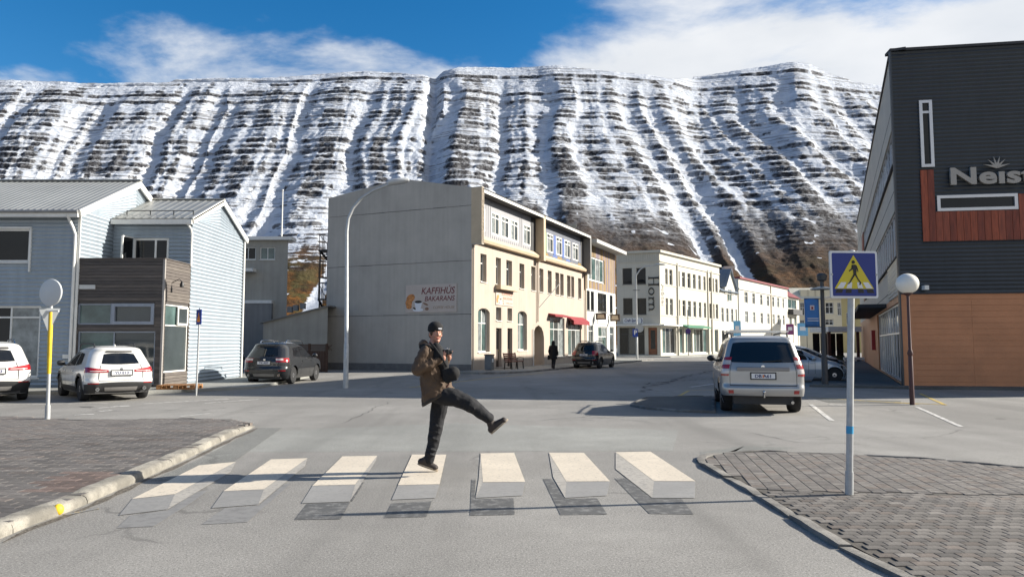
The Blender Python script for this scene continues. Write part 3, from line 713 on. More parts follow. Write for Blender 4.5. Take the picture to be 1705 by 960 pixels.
def roof_sheet(root, e0, e1, r0, r1, m, pitch=.22, amp=.018, thick=.06, name='roof'):
    """ribbed metal roof slope: e0-e1 eave line, r0-r1 ridge line"""
    e0, e1, r0, r1 = map(Vector, (e0, e1, r0, r1)); L = (e1-e0).length; n = max(2, int(L/pitch)); nrm = (e1-e0).cross(r0-e0).normalized()
    if nrm.z < 0: nrm = -nrm
    vs = []; fs = []; pts = []
    for i in range(n):
        for t, a in ((0, 0), (.35, 0), (.5, amp), (.7, amp), (.85, 0)): pts.append(((i+t)/n, a))
    pts.append((1, 0))
    for t, a in pts: vs += [e0.lerp(e1, t)+nrm*a, r0.lerp(r1, t)+nrm*a]
    for i in range(len(pts)-1): k = i*2; fs.append((k, k+2, k+3, k+1))
    mb = MB(); mb.add(vs, fs)
    d = nrm*-thick; q = [e0, e1, r1, r0]; g = nrm*-.004
    mb.hexa([p+d for p in q]+[p+g for p in q])
    return mb.build(name, m, root)
def pipe(root, pts, r, m, name='downpipe', seg=8): return MB().tube(pts, r, seg).build(name, m, root, True)

# ================================================================== corrugated house on the left
YA = G(268, 648.8).y
plF = Plane((0, YA), 0); XA = plF.s(131, 450); XB = plF.s(270.5, 540)
pXB = Plane((XB, 0), R(90)); pXA = Plane((XA, 0), R(90))
YB = pXB.s(315.5, 520); YBe = pXB.s(402, 520)
zBe = pXB.z(319, 364); YBr = (YB+YBe)/2; zBr = pXB.z(365, 335)
zAe = plF.z(100, 350); YAr, zAr = pXA.sz(228, 306); YAe = 2*YAr-YA
zC = plF.z(200, 431)
house = wthing('corrugated_house', 'pale blue corrugated metal house with grey ribbed roofs and dark wood corner bay', 'house', (XA, YA, 0))
M_SID = mat('siding_blue_grey', (.325, .375, .42), .5, .06, 1.2, metal=0, spec=.4, streak=.12)
M_ROOFG = mat('roof_zinc', (.33, .33, .31), .42, .1, .8, metal=.35, spec=.4)
CORR = (.145, .026)
# house A
wA1 = plF.rect(-60, 381, 50, 436); wA2 = plF.rect(-60, 509, 66, 628)
facade(house, plF, -30, XA, 0, zAe, [wA1, wA2], M_SID, .1, CORR)
window(house, plF, wA1, .07, M_WHITE, GL_DK, (.5,), (), .07); window(house, plF, wA2, .08, M_WHITE, [GL_MID, GL_DK, GL_PALE], (.30, .61), (.84,), .07)
window_tr = MB()
pslab(plF, wA1[2]+.0, wA1[1]-.35, wA1[2]+.06, wA1[3]+.02, 0, .05, window_tr); pslab(plF, -30, wA1[3], wA1[2]+.06, wA1[3]+.07, 0, .05, window_tr); window_tr.build('window_trim', M_WHITE, house)
facade(house, pXA, YA, YAe, 0, zAe, [], M_SID, .1, CORR, [(YA, zAe), (YAr, zAr), (YAe, zAe)])
ov = .28
def Rz(z0, y0, z1, y1, y): return z0+(z1-z0)*(y-y0)/(y1-y0)
roof_sheet(house, (-30, YA-ov, Rz(zAe, YA, zAr, YAr, YA-ov)+.10), (XA+.16, YA-ov, Rz(zAe, YA, zAr, YAr, YA-ov)+.10), (-30, YAr, zAr+.10), (XA+.16, YAr, zAr+.10), M_ROOFG)
roof_sheet(house, (-30, YAe+ov, Rz(zAe, YA, zAr, YAr, YA-ov)+.10), (XA+.16, YAe+ov, Rz(zAe, YA, zAr, YAr, YA-ov)+.10), (-30, YAr, zAr+.10), (XA+.16, YAr, zAr+.10), M_ROOFG)
MB().bar((-30, YAr, zAr+.14), (XA+.18, YAr, zAr+.14), .22, .05).build('ridge_cap', M_ROOFG, house)
fz = Rz(zAe, YA, zAr, YAr, YA-ov)
MB().bar((XA+.13, YA-ov, fz-.02), (XA+.13, YAr+.05, zAr-.01), .07, .24).build('verge_board', M_WHITE, house)
MB().bar((XA+.131, YAe+ov, fz-.02), (XA+.131, YAr-.05, zAr-.01), .07, .24).build('verge_board', M_WHITE, house)
MB().bar((-30, YA-ov-.02, fz-.06), (XA+.08, YA-ov-.02, fz-.06), .10, .20).build('eave_board', M_CREAMT if False else M_WHITE, house)
MB().tube([(-30, YA-ov-.10, fz+.03), (XA+.1, YA-ov-.10, fz+.03)], .055, 8).build('gutter', mat('gutter_grey', (.22, .22, .22), .4, .1), house, True)
pipe(house, [(XA-.28, YA-ov-.08, fz-.08), (XA-.20, YA-.12, fz-.5), (XA-.12, YA-.09, fz-.75), (XA-.12, YA-.09, .05)], .05, M_WHITE)
pslab(plF, XA-.06, 0, XA+.03, zAe, .018, .05).build('corner_trim', M_WHITE, house)
# house B
plB = Plane((0, YB), 0)
wB = plB.rect(222, 396, 281, 443)
facade(house, plB, XA, XB, zC-1.3, zBe, [wB], M_SID, .1, CORR)
window(house, plB, wB, .07, M_WHITE, [GL_DK], (.62,), (), .09, sill=False)
mb = MB(); a = plB.pt(wB[0], wB[1], .02); b = plB.pt(wB[0]-.12, wB[1], .55); mb.bar(a+Vector((0, 0, .0)), b, .05, .05); mb.bar(a+Vector((0, 0, wB[3]-wB[1])), b+Vector((0, 0, wB[3]-wB[1])), .05, .05); mb.bar(b, b+Vector((0, 0, wB[3]-wB[1])), .07, .05)
ow = mb.build('open_casement', M_WHITE, house); mk('pane', [a, b, b+Vector((0, 0, wB[3]-wB[1])), a+Vector((0, 0, wB[3]-wB[1]))], [(0, 1, 2, 3)], GL_DK, ow)
facade(house, pXB, YB, YBe, 0, zBe, [], M_SID, .1, CORR, [(YB, zBe), (YBr, zBr), (YBe, zBe)])
ov2 = .22; bz = Rz(zBe, YB, zBr, YBr, YB-ov2)
roof_sheet(house, (XA+.05, YB-ov2, bz+.09), (XB+.15, YB-ov2, bz+.09), (XA+.05, YBr, zBr+.09), (XB+.15, YBr, zBr+.09), M_ROOFG, .3)
roof_sheet(house, (XA+.05, YBe+ov2, bz+.09), (XB+.15, YBe+ov2, bz+.09), (XA+.05, YBr, zBr+.09), (XB+.15, YBr, zBr+.09), M_ROOFG, .3)
MB().bar((XA, YBr, zBr+.12), (XB+.16, YBr, zBr+.12), .2, .05).build('ridge_cap', M_ROOFG, house)
MB().bar((XB+.12, YB-ov2, bz), (XB+.12, YBr+.04, zBr+.01), .06, .22).build('verge_board', M_WHITE, house)
MB().bar((XB+.121, YBe+ov2, bz), (XB+.121, YBr-.04, zBr+.01), .06, .22).build('verge_board', M_WHITE, house)
MB().bar((XA+.04, YB-ov2-.02, bz-.05), (XB+.09, YB-ov2-.02, bz-.05), .08, .18).build('eave_board', M_WHITE, house)
sg = MB()
for t in (.12, .42, .72, .97): x = XA+(XB-XA)*t; sg.bar((x, YB+.25, Rz(zBe, YB, zBr, YBr, YB+.25)+.1), (x, YB+.25, Rz(zBe, YB, zBr, YBr, YB+.25)+.27), .03)
sg.tube([(XA+(XB-XA)*.12, YB+.25, Rz(zBe, YB, zBr, YBr, YB+.25)+.26), (XA+(XB-XA)*.97, YB+.25, Rz(zBe, YB, zBr, YBr, YB+.25)+.26)], .018, 6); sg.build('snow_guard', mat('dark_steel', (.06, .06, .06), .5, .1, metal=.5), house)
pipe(house, [(XB-.1, YB-ov2-.06, bz-.08), (XB+.0, YB-.1, bz-.3), (XB+.03, YB-.08, bz-.5), (XB+.03, YB-.08, zC-.05)], .04, M_WHITE)
pipe(house, [(XB+.06, YBe+.02, zBe-.1), (XB+.06, YBe+.02, .05)], .045, M_WHITE)
# wood-clad bay C
M_BOARD = [mat('bay_board_%d' % i, c, .8, .22, 2.5, .3, 60, stretch=(1, 1, 8)) for i, c in enumerate(((.085, .074, .068), (.105, .090, .080), (.070, .062, .058), (.125, .108, .094)))]
wC = [plF.rect(129.5, 505, 185, 540), plF.rect(187, 505, 257, 540), plF.rect(129.5, 551, 257, 640)]
pXBs = Plane((XB, 0), R(90)); wD = pXBs.rect(276, 505.5, 313, 620)
x0C, x1C, zC0 = XA+.02, XB-.01, .02
core = MB(); 
facade(house, plF, x0C, x1C, 0, zC-.01, wC, M_BOARD[2], .25, name='bay_wall', off=-.03)
facade(house, pXBs, YA, YB-.01, 0, zC-.01, [wD], M_BOARD[2], .25, name='bay_wall', off=-.03)
mk('bay_roof', [(x0C, YA+.1, zC-1.0), (x1C-.05, YA+.1, zC-1.0), (x1C-.05, YB, zC-1.0), (x0C, YB, zC-1.0)], [(0, 1, 2, 3)], M_ROOFG, house)
def boards(pl, s0, s1, z0, z1, holes, bh, parent, m, proud=.0, th=.028):
    z = z0; k = 0
    while z < z1-.02:
        zt = min(z+bh-.012, z1); segs = [(s0, s1)]
        for h in holes:
            if h[1] < zt-.005 and h[3] > z+.005:
                ns = []
                for a, b in segs:
                    if h[2] <= a or h[0] >= b: ns.append((a, b)); continue
                    if h[0] > a: ns.append((a, h[0]))
                    if h[2] < b: ns.append((h[2], b))
                segs = ns
        for a, b in segs:
            if b-a > .03: pslab(pl, a, z, b, zt, -.028, proud+random.uniform(-.004, .004)).build('board', random.choice(m), parent)
        z += bh; k += 1
boards(plF, x0C, x1C-.03, zC0, zC, wC, .115, house, M_BOARD)
boards(pXBs, YA+.03, YB-.02, zC0, zC, [wD], .115, house, [M_BOARD[1], M_BOARD[3], M_BOARD[3]])
pslab(plF, x1C-.03, 0, x1C+.04, zC+.01, -.05, .02).build('corner_trim', mat('bay_trim', (.30, .28, .26), .6, .1), house)
pslab(plF, x0C, zC, x1C+.04, zC+.035, -.12, .035).build('coping', M_BOARD[1], house); pslab(pXBs, YA+.13, zC, YB, zC+.035, -.12, .035).build('coping', M_BOARD[1], house)
window(house, plF, wC[0], .1, M_GREYF, GL_TEAL, (), (), .05, False); w = window(house, plF, wC[1], .06, M_GREYF, GL_MID, (), (), .11, False, fd=.1); window(house, plF, wC[2], .1, M_GREYF, [GL_TEAL, GL_MID], (.46, ), (), .05, False)
window(house, pXBs, wD, .1, M_WHITE, [GL_MID, GL_TEAL], (), (.69,), .05, False)
zm = wD[1]+(wD[3]-wD[1])*.70; sm = wD[0]+(wD[2]-wD[0])*.52; window(house, pXBs, (sm, zm, wD[2]-.05, wD[3]-.05), .045, M_WHITE, GL_MID, (), (), .07, False)
nr = plF.rect(133, 474, 159, 481); pslab(plF, *nr, .006, .03).build('name_plate', mat('plate_pale', (.5, .5, .48), .5, .1), house)
text_obj('Hlíðarvegur', .075, mat('ink_dark', (.05, .05, .05), .6, 0), house, frameM(plF.pt(nr[0]+.04, nr[1]+.045, .032), plF.u, plF.n), .001) if False else None
lm = pXBs.sz(287, 470); mb = MB(); p = pXBs.pt(lm[0], lm[1], 0); mb.tube([p, p+Vector((.25, 0, .12)), p+Vector((.35, 0, .02))], .015, 6); mb.lathe([(.02, .1), (.07, 0), (.075, -.12), (.0, -.12)], p+Vector((.35, 0, -.05)), 10); mb.build('wall_fitting', mat('black_metal', (.02, .02, .02), .4, .1, metal=.3), house, True)  # black bent arm and cup set at a dark mark on the bay side
p = G(312, 625); MB().box((plF.s(110, 600), YA-.03, plF.z(110, 593)), (.2, .06, .14)).build('meter_box', M_WHITE, house)
# raised concrete apron beside the house
hpav = pavement('house_pavement', [(-32, YA-2.2), (XB+.6, YA-2.2), (XB+3.2, YA+.6), (XB+2.6, YBe+3), (-32, YBe+3)], .10, M_PAV)

# ---- grey buildings and shed behind
M_GREYC = mat('grey_render', (.34, .325, .285), .85, .1, 1.0, .25, 30, streak=.15); M_GREYD = mat('grey_render_dark', (.215, .215, .21), .85, .12, .8, .3, 25, streak=.2)
YGB = 47.0; plGB = Plane((0, YGB), 0)
gb = wthing('grey_block', 'tall grey rendered building with flat white roof edge behind the corrugated house', 'building', (plGB.s(440), YGB, 0))
w1, w2 = plGB.rect(400, 411, 426, 432), plGB.rect(433, 411, 458, 432)
x0, x1 = plGB.s(380, 480), plGB.s(478, 480); zt = plGB.z(440, 400)
facade(gb, plGB, x0, x1, 0, zt, [w1, w2], M_GREYC, .15); window(gb, plGB, w1, .12, M_WHITE, GL_DK, (.5,)); window(gb, plGB, w2, .12, M_WHITE, GL_TEAL, (.5,))
pslab(plGB, x0, 0, x1, zt, -9, -.01).build('side_wall', M_GREYC, gb) if False else None
mk('side_wall', [(x1, YGB, 0), (x1-1.2, YGB+3, 0), (x1-1.2, YGB+3, zt), (x1, YGB, zt)], [(0, 1, 2, 3)], M_GREYC, gb)
pslab(plGB, x0, zt, x1+.3, zt+.22, -.8, .3).build('roof', M_WHITE, gb)
pslab(plGB, x0, plGB.z(420, 500)-.2, plGB.s(455, 500), plGB.z(420, 500), .0, .35).build('ledge', M_WHITE, gb)
pslab(plGB, x0, plGB.z(400, 453), plGB.s(427, 452), plGB.z(400, 448), .0, .7).build('door_canopy', M_WHITE, gb)
pslab(plGB, x0, .0, plGB.s(455, 500), plGB.z(420, 500)-.2, .0, .30).build('lower_wall', M_GREYD, gb)
fp = wthing('flagpole', 'thin white flagpole on the flat roof of the tall grey building', 'flagpole', plGB.pt(plGB.s(461, 390), zt+.22, -1)); q = plGB.pt(plGB.s(461, 390), zt+.22, -1)
MB().tube([q, q+Vector((0, 0, 3.3))], [.05, .035], 8).build('pole', M_WHITE, fp, True); MB().ell(q+Vector((0, 0, 3.33)), (.06, .06, .06)).build('finial', M_WHITE, fp, True)
YS = 43.0; plS = Plane((0, YS), 0)
sh = wthing('lean_to_shed', 'low grey corrugated shed with a sloping roof beside the cafe gable', 'shed', (plS.s(490), YS, 0))
tp = [(plS.s(438, 560), plS.z(438, 537)), (plS.s(545, 560), plS.z(545, 510))]
facade(sh, plS, tp[0][0], tp[1][0], 0, tp[0][1], [], M_GREYC, .1, None, tp)
a0, a1 = plS.pt(*tp[0]), plS.pt(*tp[1]); d = Vector((0, 7, 0))
roof_sheet(sh, a0+Vector((-.25, -.15, .0)), a0+Vector((-.25, 7, 0)), a1+Vector((.1, -.15, .08)), a1+Vector((.1, 7, .08)), M_GREYD, .3)
vp_ = MB()
for px in (470, 480, 492): s_, z_ = plS.sz(px, 529-(px-437)*.27); vp_.box(plS.pt(s_, z_+.25, -1.5), (.3, .3, .35))
vp_.build('roof_vent', M_GREYD, sh)
mk('side_wall', [a0, a0+d, (a0.x, a0.y+7, 0), (a0.x, a0.y, 0)], [(0, 1, 2, 3)], M_GREYC, sh)
# brown fence
YFc = 40.5; plFc = Plane((0, YFc), 0)
fe = wthing('brown_fence', 'dark brown board fence with lattice top between shed and cafe gable', 'fence', (plFc.s(520), YFc, 0))
M_FEN = mat('fence_brown', (.055, .030, .020), .8, .25, 3, .3, 40)
x = plFc.s(490, 590); xe = plFc.s(546, 590); zt = plFc.z(520, 573)
while x < xe: pslab(plFc, x, .02, x+.125, zt-.35, -.012, .012).build('board', M_FEN, fe); x += .135
x = plFc.s(490, 590); lt = MB()
while x < xe: lt.bar(plFc.pt(x, zt-.33), plFc.pt(x+.3, zt-.03), .02, .03); lt.bar(plFc.pt(x+.3, zt-.33, .01), plFc.pt(x, zt-.03, .01), .02, .03); x += .1
lt.build('lattice', M_FEN, fe)
for px in (491, 515, 544): s_ = plFc.s(px, 590); pslab(plFc, s_-.06, 0, s_+.06, zt+.05, -.06, .06).build('post', M_FEN, fe)
pslab(plFc, plFc.s(490, 590), zt-.03, xe, zt+.01, -.03, .03).build('rail', M_FEN, fe)
# ================================================================== cafe building (two halves of one street front) and its neighbours
CP = G(785, 619)
plL = Plane(CP, R(66)); plG = Plane(CP, R(156), -1)
M_CREAM = mat('render_cream', (.44, .372, .308), .85, .07, .7, .25, 45, streak=.12); M_CONC = mat('gable_concrete', (.43, .395, .345), .88, .10, .6, .3, 22, streak=.10)
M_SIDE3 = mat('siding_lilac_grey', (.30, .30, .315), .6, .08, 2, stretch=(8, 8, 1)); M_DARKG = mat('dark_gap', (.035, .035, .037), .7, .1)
M_LEDGE = mat('ledge_cream', (.52, .41, .28), .8, .1, 1.5)
SB = plL.s(893.5, 480); SE = plL.s(973.5, 480); SW = plL.s(1024.5, 480)
zE = plL.z(800, 327)      # underside of the eave
zL = plL.z(800, 405)      # underside of ledge
zL2 = plL.z(797, 391)
cafe = wthing('cafe_building', 'long three storey cream building with a bare grey concrete gable end', 'building', (CP.x, CP.y, 0))
gL = plG.s(542.5, 560)
def box_px(rects, pl): return [pl.rect(*r) for r in rects]
w3a = [(796, 344, 808, 381.5), (818, 351.6, 831.7, 389), (834.5, 357, 847.8, 394), (850.5, 362, 863, 398.6), (871.5, 370, 883.6, 406.5)]
w3b = [(901, 381, 905.8, 414.5), (910.7, 383.5, 921.4, 418), (926, 389, 936, 423), (940, 394.7, 949.7, 427.8), (953.6, 399.5, 963, 432)]
w2 = [(800, 421, 810, 468), (825.7, 428, 834, 472.6), (843, 431.7, 852.5, 474.6), (865, 437.5, 873, 479.4), (884.5, 441.6, 891.5, 482), (898, 445, 904.8, 484), (912, 449, 918.5, 486.7), (924.7, 452, 931, 489.8), (932.6, 454, 938.4, 491), (944, 457, 949.8, 492.5), (951, 458, 956, 493), (962.5, 461, 967.7, 495)]
R3 = box_px(w3a, plL); R3b = box_px(w3b, plL); R2 = box_px(w2, plL)
z3t, z3b = R3[1][3], R3[1][1]; z2t, z2b = R2[1][3], R2[1][1]
R3 = [(r[0], z3b, r[2], z3t) for r in R3]; R3b = [(r[0], z3b, r[2], z3t) for r in R3b]; R2 = [(r[0], z2b, r[2], z2t) for r in R2]
gA = [plL.rect(796, 512, 815.4, 586), plL.rect(862, 517, 877.4, 583)]
gS = [plL.rect(826, 511, 834.6, 533), plL.rect(845, 512.5, 852.6, 533.8)]
gD = [plL.rect(826, 545.6, 835, 612), plL.rect(845, 546, 853, 611)]; gD = [(r[0], .16, r[2], r[3]) for r in gD]
gP = plL.rect(887.5, 540, 905.8, 606); gP = (gP[0], 0, gP[2], gP[3])
gW = [plL.rect(915.5, 527.6, 940, 594), plL.rect(945.5, 530, 967.7, 592)]
holes = R2+gA+gS+gD+[gP]+gW
facade(cafe, plL, 0, SE, 0, zL, holes, M_CREAM, .28)
for r in R2: window(cafe, plL, r, .26, M_WHITE, random.choice((GL_MID, GL_DK)), (), (.68,), .07)
for r in gA:
    window(cafe, plL, r, .26, M_WHITE, [GL_PALE, GL_TEAL], (.55,), (.66,), .07, name='arched_window')
    mb = MB(); n = 12; c = (r[0]+r[2])/2; hw = (r[2]-r[0])/2; pts = [(r[0]-.001, r[3]-.3)]   # rounded corners of the arched head
    for sd in (-1, 1):
        poly = [plL.pt(c+sd*hw, r[3]-.28, -.20), plL.pt(c+sd*hw, r[3]+.002, -.20)]
        poly += [plL.pt(c+sd*hw*math.sin(t), r[3]-.28+.28*math.cos(t), -.20) for t in [math.pi/2*k/8 for k in range(9)]]
        mb.prism(poly, plL.n*.198)
    mb.build('arch_head', M_CREAM, cafe)
for r in gS: window(cafe, plL, r, .26, M_WHITE, GL_MID, (), (), .05)
M_DOORD = mat('door_dark_wood', (.055, .040, .032), .6, .2, 4, stretch=(6, 6, 1))
for r in gD:
    dd = pslab(plL, r[0], r[1], r[2], r[3], -.26, -.20).build('door', M_DOORD, cafe); pslab(plL, r[0]+.12, r[1]+1.1, r[2]-.12, r[3]-.15, -.2, -.19).build('pane', GL_DK, dd)
    MB().ell(plL.pt(r[2]-.1, r[1]+1.0, -.17), (.03, .03, .03)).build('handle', mat('brass', (.4, .3, .1), .3, .1, metal=1), dd, True)
pslab(plL, gD[0][0]-.25, 0, gD[1][2]+.25, .155, .0, .7).build('door_step', M_GREYC, cafe)
# passage with pointed arch
mb = MB(); c = (gP[0]+gP[2])/2; hw = (gP[2]-gP[0])/2
for sd in (-1, 1):
    mb.prism([plL.pt(c+sd*hw, gP[3]-.9, -.25), plL.pt(c+sd*hw, gP[3]+.003, -.25), plL.pt(c, gP[3]+.003, -.25), plL.pt(c, gP[3]-.02, -.25), plL.pt(c+sd*hw*.55, gP[3]-.18, -.25), plL.pt(c+sd*hw*.88, gP[3]-.5, -.25)], plL.n*.248)
mb.build('arch_head', M_CREAM, cafe)
mb = MB(); mb.add([plL.pt(gP[0], 0, -.27), plL.pt(gP[0], 0, -3.2), plL.pt(gP[0], gP[3], -3.2), plL.pt(gP[0], gP[3], -.27)], [(0, 1, 2, 3)]); mb.add([plL.pt(gP[2], 0, -.27), plL.pt(gP[2], 0, -3.2), plL.pt(gP[2], gP[3], -3.2), plL.pt(gP[2], gP[3], -.27)], [(0, 1, 2, 3)])
mb.add([plL.pt(gP[0], 0, -3.2), plL.pt(gP[2], 0, -3.2), plL.pt(gP[2], gP[3], -3.2), plL.pt(gP[0], gP[3], -3.2)], [(0, 1, 2, 3)]); mb.build('passage_wall', M_CREAM, cafe)
for i, r in enumerate(gW): window(cafe, plL, r, .15, M_WHITE, [GL_TEAL, GL_MID, GL_PALE], (.33, .64), (.70,), .07, name='shop_window')
M_RED = mat('awning_red', (.24, .022, .030), .8, .2, 6)
for i, (a, y0, b, dz_) in enumerate(((913, 521, 938, .25), (944.5, 526, 971, .62))):
    s0, zt = plL.sz(a, y0); s1 = plL.s(b, 530); mb = MB()
    mb.prism([plL.pt(s0, zt, .0), plL.pt(s0, zt-dz_*.55, .55), plL.pt(s0, zt-dz_, .55), plL.pt(s0, zt-dz_, .50), plL.pt(s0, zt-dz_*.55-.05, .50), plL.pt(s0, zt-.08, .0)], plL.u*(s1-s0)); mb.build('awning', M_RED, cafe)
    MB().bar(plL.pt(s0, zt-.1, .02), plL.pt(s0, zt-dz_, .52), .03).build('awning_arm', M_RED, cafe)
# third storey
facade(cafe, plL, .0, SB, zL2, zE, R3, M_SIDE3, .1, off=-.02); 
for r in R3: window(cafe, plL, r, .06, M_WHITE, [GL_PALE, GL_MID, GL_PALE], (.5,), (.76,), .09, False)
pcol = [(.10, .13, .28), (.13, .20, .14), (.12, .13, .15), (.22, .16, .05), (.10, .13, .28)]
facade(cafe, plL, SB, SE, zL2, zE, R3b, mat('panel_slate', (.11, .12, .15), .6, .15, 1), .1, off=-.02)
for r in R3b: window(cafe, plL, r, .06, M_WHITE, [GL_PALE, GL_MID], (.5,), (.76,), .09, False)
PM = [mat('panel_%s' % n, c, .6, .12, 2) for n, c in (('blue', (.07, .12, .32)), ('green', (.10, .17, .09)), ('ochre', (.26, .17, .045)), ('slate', (.14, .15, .19)))]
xs = [SB+.35]+[q for r in R3b for q in (r[0]-.03, r[2]+.03)]+[SE-.5]
for i in range(0, len(xs), 2):
    if xs[i+1]-xs[i] > .1: pslab(plL, xs[i], z3b-.1, xs[i+1], z3t, -.015, .004).build('panel', PM[[3, 1, 0, 0, 3, 3][i//2]], cafe)
k = 0; x = SB+.35
while x < SE-.5:
    e = min(x+.95, SE-.45); pslab(plL, x, zL2+.03, e-.02, z3b-.13, -.015, .006).build('panel', PM[[3, 2, 3, 0, 2, 3, 0, 3][k % 8]], cafe); x = e+.001; k += 1
x = .32      # cover strips of the grey siding
while x < SB-.3:
    st_ = MB()
    if not any(r[0]-.05 < x < r[2]+.05 for r in R3): pslab(plL, x, zL2+.02, x+.03, zE-.02, -.02, .004, st_)
    else: pslab(plL, x, zL2+.02, x+.03, z3b-.1, -.02, .004, st_)
    st_.build('cover_strip', M_SIDE3, cafe); x += .3
mb = MB()
for a, b in ((-.0, SB-.18), (SB+.18, SE-.15)):
    mb.prism([plL.pt(a, zL-.0, .0), plL.pt(a, zL+.02, .30), plL.pt(a, zL+.18, .36), plL.pt(a, zL2+.0, .02), plL.pt(a, zL2, -.03), plL.pt(a, zL, -.03)], plL.u*(b-a))
mb.build('ledge', M_LEDGE, cafe)
M_WING = mat('wing_grey', (.20, .195, .185), .85, .12, 1)
for s_, w_, m_ in ((.14, .3, M_LEDGE), (SB, .36, M_LEDGE), (SE-.16, .3, M_WING)): pslab(plL, s_-w_/2, zL-.15, s_+w_/2, zE+.3, -.05, .62).build('wing_wall', m_, cafe)
pslab(plL, SB-1.0, zL2, SB-.18, zE, -.01, .012).build('dark_panel', M_DARKG, cafe); pslab(plL, SE-.95, zL2, SE-.3, zE, -.01, .012).build('dark_panel', M_DARKG, cafe)
# eaves and roof
pk = plG.sz(672, 297)[1]; sp_ = plG.s(668, 300)
for a, b in ((.28, SB-.18), (SB+.18, SE-.3)):
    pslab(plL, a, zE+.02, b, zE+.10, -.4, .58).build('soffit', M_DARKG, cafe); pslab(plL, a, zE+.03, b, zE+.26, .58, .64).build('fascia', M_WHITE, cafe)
zr_ = pk-.05; rw = abs(sp_)
dirL = plL.n*-1
e0 = plL.pt(.2, zE+.26, .66); e1 = plL.pt(SE, zE+.26, .66); r0 = plL.pt(.2, zr_, -rw); r1 = plL.pt(SE, zr_, -rw)
roof_sheet(cafe, e0, e1, r0, r1, mat('roof_dark', (.06, .06, .06), .6, .2, 2), .35)
zgl = plG.z(538, 331)
roof_sheet(cafe, plL.pt(.2, zgl-.05, -gL), plL.pt(SE, zgl-.05, -gL), r0, r1, mat('roof_dark', (.06, .06, .06)), .35)
# gable
facade(cafe, plG, 0, gL, 0, 5, [], M_CONC, .1, None, [(0, plG.z(786, 312)), (sp_, pk), (gL, zgl)], 'gable_wall')
pslab(plG, -.62, zL-.2, 0, plG.z(790, 311), -.3, .0).build('gable_wing', M_CONC, cafe)
for yl, yr in ((361, 343.5), (443.5, 436), (527.6, 522)):
    za, zb = plG.z(540, yl), plG.z(784, yr); z_ = (za+zb)/2
    mb = MB(); n = 12
    for k in range(n): pslab(plG, gL*k/n, z_-.012+random.uniform(-.008, .008), gL*(k+1)/n, z_+.014+random.uniform(-.006, .012), 0, .008, mb)
    mb.build('pour_joint', mat('joint_dark', (.10, .098, .095), .9, .2, 6), cafe)
pslab(plG, .0, 0, gL, .42, 0, .05).build('plinth', mat('plinth_dark', (.14, .135, .13), .9, .2, 3), cafe)
pslab(plG, gL-.02, 0, gL+.28, zgl*.0+plG.z(538, 415), -.3, .0).build('wall_return', M_CONC, cafe) if False else None
mk('back_wall', [plG.pt(gL, 0), plG.pt(gL, zgl), plL.pt(SE, zgl, -gL), plL.pt(SE, 0, -gL)], [(0, 1, 2, 3)], M_CONC, cafe)
pslab(plG, sp_*1.0, 0, sp_, 0, 0, 0) if False else None
pipe(cafe, [plL.pt(SB, zL-.1, .1), plL.pt(SB, gP[3]+.2, .1)], .05, M_CREAM); pipe(cafe, [plL.pt(gP[0]-.12, gP[3]-.3, .08), plL.pt(gP[0]-.12, .05, .08)], .04, M_WHITE); pipe(cafe, [plL.pt(SE-.08, zL, .12), plL.pt(SE-.08, .1, .12)], .06, M_LEDGE); pipe(cafe, [plL.pt(.12, zL-.2, .06), plL.pt(.12, .1, .06)], .04, M_CREAM)
a = plL.sz(897, 512); b = plL.sz(930, 474); pipe(cafe, [plL.pt(a[0], a[1], .02), plL.pt(a[0]+.9, plL.z(930, 476), 1.3)], .03, M_WHITE, 'flag_staff')
sl_ = plL.rect(824.5, 473, 855, 481); pslab(plL, sl_[0], sl_[1], sl_[2], sl_[3]-.02, 0, .38).build('door_hood', M_LEDGE, cafe)
